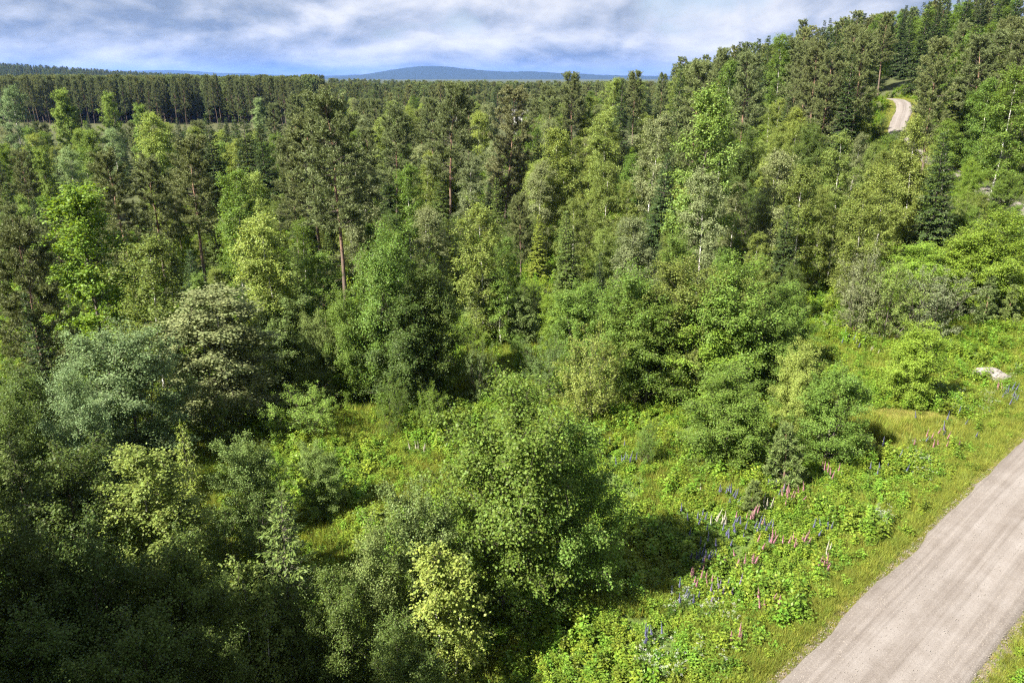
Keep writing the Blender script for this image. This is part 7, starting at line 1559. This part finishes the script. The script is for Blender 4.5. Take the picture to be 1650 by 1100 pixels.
('white', 13.49, 34.44, 0.86, 278, 'white lupin beside the tiny pine sapling'),
('white', 13.4, 34.54, 1.05, 133, 'white lupin beside the tiny pine sapling'),
('white', 13.81, 34.44, 1.11, 159, 'white lupin beside the tiny pine sapling'),
('white', 13.82, 34.54, 0.94, 209, 'white lupin beside the tiny pine sapling'),
('white', 13.74, 34.64, 0.86, 48, 'white lupin beside the tiny pine sapling'),
('white', 15.35, 30.42, 0.98, 53, 'white lupin alone near the grass verge'),
('white', 15.17, 30.2, 0.95, 289, 'white lupin alone near the grass verge'),
('white', 15.1, 30.29, 1.04, 165, 'white lupin alone near the grass verge'),
('white', -5.65, 43.27, 0.96, 52, 'white lupin in the small clearing behind the big foreground tree'),
('white', -6.03, 42.72, 1.02, 48, 'white lupin in the small clearing behind the big foreground tree'),
('white', -5.49, 42.53, 0.99, 223, 'white lupin in the small clearing behind the big foreground tree'),
('white', -5.97, 42.78, 0.96, 219, 'white lupin in the small clearing behind the big foreground tree'),
('white', -5.65, 42.84, 1.14, 68, 'white lupin in the small clearing behind the big foreground tree'),
('white', -6.35, 42.59, 1.12, 166, 'white lupin in the small clearing behind the big foreground tree'),
('white', 1.66, 56.33, 0.82, 156, 'white lupin in the gap behind the big foreground tree'),
('white', 2.0, 55.38, 0.96, 226, 'white lupin in the gap behind the big foreground tree'),
('white', 0.68, 56.01, 1.02, 130, 'white lupin in the gap behind the big foreground tree'),
('white', 1.12, 54.9, 0.89, 240, 'white lupin in the gap behind the big foreground tree'),
('white', 28.95, 56.41, 0.83, 305, 'white lupin in the far meadow'),
('white', 29.36, 56.01, 1.06, 52, 'white lupin in the far meadow'),
('white', 29.26, 56.65, 0.89, 329, 'white lupin in the far meadow'),
('white', 10.64, 36.57, 1.02, 346, 'single white lupin above the violet drift')]
for i, (ck, x, y, h, rz, label) in enumerate(LUPINS):
    st, fs = LM[ck][i % 2]; o = link('lupin', st); o.location = (x, y, float(ground(x, y)) - .03); o.rotation_euler = (R((rz * 37 % 23) - 11), R((rz * 53 % 21) - 10), R(rz)); o.scale = (1.05, 1.05, h * (.82 + (rz % 17) * .026))
    tag(o, label, 'lupin', label.replace('lupin ', 'lupins ')); link('flower_spike', fs, o)
# white umbel flowers
M_UMB = flower_mat('umbel_white', (.40, .42, .36))
def umbel(seed):
    r_ = np.random.RandomState(seed); k = 7; a_ = np.arange(k) * 2.4; rr = r_.uniform(.05, .34, k); zt = r_.uniform(.5, 1.05, k)
    en = np.stack([np.cos(a_) * rr, np.sin(a_) * rr, zt], 1); sv, sq = tubes(np.stack([en * np.array([.1, .1, 0]), en * np.array([.5, .5, .6]), en], 1), np.tile(np.array([.006, .004, .003]), (k, 1)), 3)
    n = 60; li = r_.randint(0, k, n); lv, lq = blades(en[li] * r_.uniform(.3, .7, (n, 1)) + r_.normal(0, .06, (n, 3)), rv(r_, n), np.tile(np.array([0, 0, 1.]), (n, 1)), np.full(n, .09), np.full(n, .03))
    V, Q = join([(sv, sq), (lv, lq)]); st = mesh_quads('umbel_flower', V, Q, [M_STEM])
    m = k * 10; fi = np.repeat(np.arange(k), 10); fp = en[fi] + np.column_stack([r_.normal(0, .03, (m, 2)), r_.normal(0, .02, m)]); fv, fq = blades(fp, rv(r_, m) * np.array([1, 1, .1]), np.tile(np.array([0, 0, 1.]), (m, 1)), np.full(m, .022), np.full(m, .022), .5)
    return st, mesh_quads('flower_head', fv, fq, [M_UMB])
UM = [umbel(800 + i) for i in range(3)]
UMBELS = [
(18.79, 32.3, 0.84, 297, 'white umbel flower in the bright bunch by the road verge'),
(19.17, 32.95, 1.08, 277, 'white umbel flower in the bright bunch by the road verge'),
(18.77, 32.86, 1.11, 172, 'white umbel flower in the bright bunch by the road verge'),
(18.5, 32.9, 1.14, 266, 'white umbel flower in the bright bunch by the road verge'),
(19.0, 32.81, 0.93, 147, 'white umbel flower in the bright bunch by the road verge'),
(18.84, 32.48, 0.97, 65, 'white umbel flower in the bright bunch by the road verge'),
(18.6, 32.53, 1.18, 16, 'white umbel flower in the bright bunch by the road verge'),
(8.82, 26.76, 0.92, 213, 'white umbel flower low on the flower bank'),
(7.68, 27.18, 1.14, 345, 'white umbel flower low on the flower bank'),
(6.88, 26.6, 1.01, 167, 'white umbel flower low on the flower bank'),
(7.82, 27.37, 1.12, 81, 'white umbel flower low on the flower bank'),
(7.34, 27.06, 1.02, 247, 'white umbel flower low on the flower bank'),
(8.71, 26.83, 0.82, 274, 'white umbel flower in the lower bank patch below the lupins'),
(9.44, 25.93, 1.09, 86, 'white umbel flower in the lower bank patch below the lupins'),
(9.2, 26.11, 0.9, 204, 'white umbel flower in the lower bank patch below the lupins'),
(8.25, 26.41, 1.06, 117, 'white umbel flower in the lower bank patch below the lupins'),
(5.18, 23.6, 0.88, 120, 'white umbel flower at the bottom picture edge'),
(5.07, 23.17, 1.0, 222, 'white umbel flower at the bottom picture edge'),
(5.47, 22.97, 0.84, 285, 'white umbel flower at the bottom picture edge'),
(5.11, 23.23, 0.98, 351, 'white umbel flower at the bottom picture edge'),
(5.77, 23.7, 1.01, 1, 'white umbel flower at the bottom picture edge'),
(5.85, 22.68, 0.81, 97, 'white umbel flower at the bottom picture edge'),
(6.16, 22.48, 0.98, 240, 'white umbel flower at the bottom picture edge'),
(6.5, 23.03, 0.81, 357, 'white umbel flower at the bottom of the bank near the verge'),
(7.37, 23.67, 1.13, 314, 'white umbel flower at the bottom of the bank near the verge'),
(6.36, 23.7, 1.14, 104, 'white umbel flower at the bottom of the bank near the verge'),
(8.19, 22.9, 1.2, 103, 'white umbel flower at the bottom of the bank near the verge'),
(33.91, 46.14, 0.88, 273, 'white umbel flower in the frothy patch below the boulder'),
(31.53, 45.48, 0.89, 1, 'white umbel flower in the frothy patch below the boulder'),
(32.42, 45.81, 0.88, 199, 'white umbel flower in the frothy patch below the boulder'),
(29.8, 44.46, 0.85, 196, 'white umbel flower in the frothy patch below the boulder'),
(32.48, 47.0, 0.96, 230, 'white umbel flower in the frothy patch below the boulder'),
(30.89, 44.2, 0.88, 352, 'white umbel flower in the frothy patch below the boulder'),
(34.18, 47.54, 1.11, 119, 'white umbel flower in the frothy patch below the boulder'),
(34.44, 46.93, 0.97, 337, 'white umbel flower in the frothy patch below the boulder'),
(33.84, 46.86, 1.13, 227, 'white umbel flower in the frothy patch below the boulder'),
(32.69, 47.0, 1.03, 349, 'white umbel flower in the frothy patch below the boulder'),
(32.56, 46.27, 1.13, 82, 'white umbel flower in the frothy patch below the boulder'),
(22.97, 37.36, 1.04, 185, 'white umbel flower between the dry patch and the road verge'),
(24.15, 38.49, 0.87, 278, 'white umbel flower between the dry patch and the road verge'),
(23.32, 36.83, 0.84, 3, 'white umbel flower between the dry patch and the road verge'),
(23.52, 38.49, 1.13, 166, 'white umbel flower between the dry patch and the road verge'),
(23.94, 39.27, 1.0, 188, 'white umbel flower between the dry patch and the road verge'),
(31.22, 47.47, 1.04, 244, 'white umbel flower beside the bright lone bush'),
(29.91, 45.87, 1.15, 168, 'white umbel flower beside the bright lone bush'),
(30.62, 48.43, 0.87, 218, 'white umbel flower beside the bright lone bush'),
(29.32, 48.64, 0.81, 245, 'white umbel flower beside the bright lone bush'),
(29.25, 45.29, 0.83, 274, 'white umbel flower beside the bright lone bush'),
(37.15, 50.98, 1.06, 160, 'white umbel flower at the right edge behind the boulder'),
(37.63, 50.11, 0.96, 164, 'white umbel flower at the right edge behind the boulder'),
(36.21, 50.04, 0.82, 322, 'white umbel flower at the right edge behind the boulder'),
(37.43, 51.27, 1.01, 42, 'white umbel flower at the right edge behind the boulder'),
(24.17, 40.17, 1.07, 43, 'white umbel flower above the verge by the dry patch'),
(23.92, 38.6, 0.99, 226, 'white umbel flower above the verge by the dry patch'),
(22.98, 38.38, 1.05, 293, 'white umbel flower above the verge by the dry patch'),
(23.91, 38.38, 0.9, 148, 'white umbel flower above the verge by the dry patch')]
for i, (x, y, h, rz, label) in enumerate(UMBELS):
    st, fs = UM[i % 3]; o = link('umbel_flower', st); o.location = (x, y, float(ground(x, y)) - .02); o.rotation_euler = (0, 0, R(rz)); o.scale = (1.1, 1.1, h * 1.1)
    tag(o, label, 'flower', label.replace('flower ', 'flowers ')); link('flower_head', fs, o)['kind'] = 'stuff'

# ------------------------------------------------------------------ boulder
def boulder():
    import bmesh
    bm = bmesh.new(); bmesh.ops.create_icosphere(bm, subdivisions=4, radius=1.0); r_ = np.random.RandomState(9)
    pl = [(unit(r_.normal(size=3)), r_.uniform(.72, .95)) for _ in range(14)]
    for v in bm.verts:
        p = np.array(v.co)
        for n_, d_ in pl:
            s_ = p @ n_
            if s_ > d_: p = p - n_ * (s_ - d_) * .9
        p += .05 * np.sin(p[[1, 2, 0]] * 7 + 1) + .025 * np.sin(p[[2, 0, 1]] * 19 + 2) ; v.co = Vector(p * np.array([1.25, .75, .55]))
    me = bpy.data.meshes.new('boulder'); bm.to_mesh(me); bm.free()
    me.materials.append(simple_noise_mat('boulder_stone', [(.36, (.04, .04, .035)), (.46, (.13, .12, .105)), (.6, (.21, .195, .18))], 5.5, .9, 1.0)); me.polygons.foreach_set('use_smooth', np.ones(len(me.polygons), bool)); return me
o = link('boulder', boulder()); o.location = (35.4, 51.0, float(ground(35.4, 51.0)) + .42); o.rotation_euler = (R(4), R(3), R(-24)); tag(o, 'pale grey boulder lying in the meadow near the bright lone bush', 'boulder')

# ------------------------------------------------------------------ white house glimpsed through the trees
M_WHITE = simple_noise_mat('white_boards', [(.3, (.34, .34, .34)), (.7, (.42, .42, .42))], 5, .6, .1)
M_ROOF = simple_noise_mat('roof_sheet', [(.3, (.05, .05, .055)), (.7, (.10, .10, .11))], 4, .6, .1)
M_PANE = simple_noise_mat('window_pane', [(.3, (.02, .025, .03)), (.7, (.05, .055, .06))], 2, .15, 0)
def boxes(lst):
    V = []; Q = []
    for (x0, x1, y0, y1, z0, z1) in lst:
        b_ = len(V); V += [(x0, y0, z0), (x1, y0, z0), (x1, y1, z0), (x0, y1, z0), (x0, y0, z1), (x1, y0, z1), (x1, y1, z1), (x0, y1, z1)]
        Q += [tuple(b_ + i for i in f_) for f_ in ((0, 3, 2, 1), (4, 5, 6, 7), (0, 1, 5, 4), (1, 2, 6, 5), (2, 3, 7, 6), (3, 0, 4, 7))]
    return np.array(V, float), np.array(Q)
hx, hy = 2.9, 285.0
e = bpy.data.objects.new('white_house', None); COL.objects.link(e); e.location = (hx, hy, float(ground(hx, hy)) - .1); tag(e, 'white wooden house glimpsed between treetops near the red-trunked pine', 'house')
V, Q = boxes([(-2.6, 2.6, -3.5, 3.5, 0, 7.4)]); link('wall', mesh_quads('wall', V, Q, [M_WHITE]), e)
rv_ = np.array([(-3, -3.9, 7.25), (3, -3.9, 7.25), (3, 0, 9.0), (-3, 0, 9.0), (3, 3.9, 7.25), (-3, 3.9, 7.25), (-3, -3.9, 7.45), (3, -3.9, 7.45), (3, 0, 9.2), (-3, 0, 9.2), (3, 3.9, 7.45), (-3, 3.9, 7.45)], float)
link('roof', mesh_quads('roof', rv_, [(6, 7, 8, 9), (9, 8, 10, 11), (0, 3, 2, 1), (3, 5, 4, 2), (0, 1, 7, 6), (4, 5, 11, 10)], [M_ROOF], tri=None), e)
link('gable', mesh_quads('gable', np.array([(-2.6, -3.5, 7.4), (-2.6, 3.5, 7.4), (-2.6, 0, 8.95), (2.6, -3.5, 7.4), (2.6, 3.5, 7.4), (2.6, 0, 8.95)], float), None, [M_WHITE], tri=[(0, 2, 1), (3, 4, 5)]), e)
for zc in (2.0, 6.1):
    for xc in (-1.3, 1.3):
        hh = .7
        V, Q = boxes([(xc - .6, xc + .6, -3.56, -3.5, zc - hh, zc + hh)]); wdw = link('window', mesh_quads('window', V, Q, [M_WHITE]), e)
        for x0_, x1_ in ((-.52, -.04), (.04, .52)):
            V, Q = boxes([(xc + x0_, xc + x1_, -3.575, -3.562, zc - hh + .08, zc + hh - .08)]); link('pane', mesh_quads('pane', V, Q, [M_PANE]), wdw)

# ------------------------------------------------------------------ haze
V, Q = boxes([(-26000, 26000, -3400, 32000, -14, 330)])
hm_, t, out = new_mat('haze'); pv = N(t, 'ShaderNodeVolumePrincipled', inp={'Color': (.18, .38, 1.0, 1), 'Density': 3.4e-5, 'Anisotropy': 0.2}); L(t, pv.outputs[0], out.inputs['Volume'])
hz = link('haze', mesh_quads('haze', V, Q, [hm_])); tag(hz, 'pale bluish air haze over the whole valley', 'haze', None, 'stuff')
bpy.context.view_layer.update()
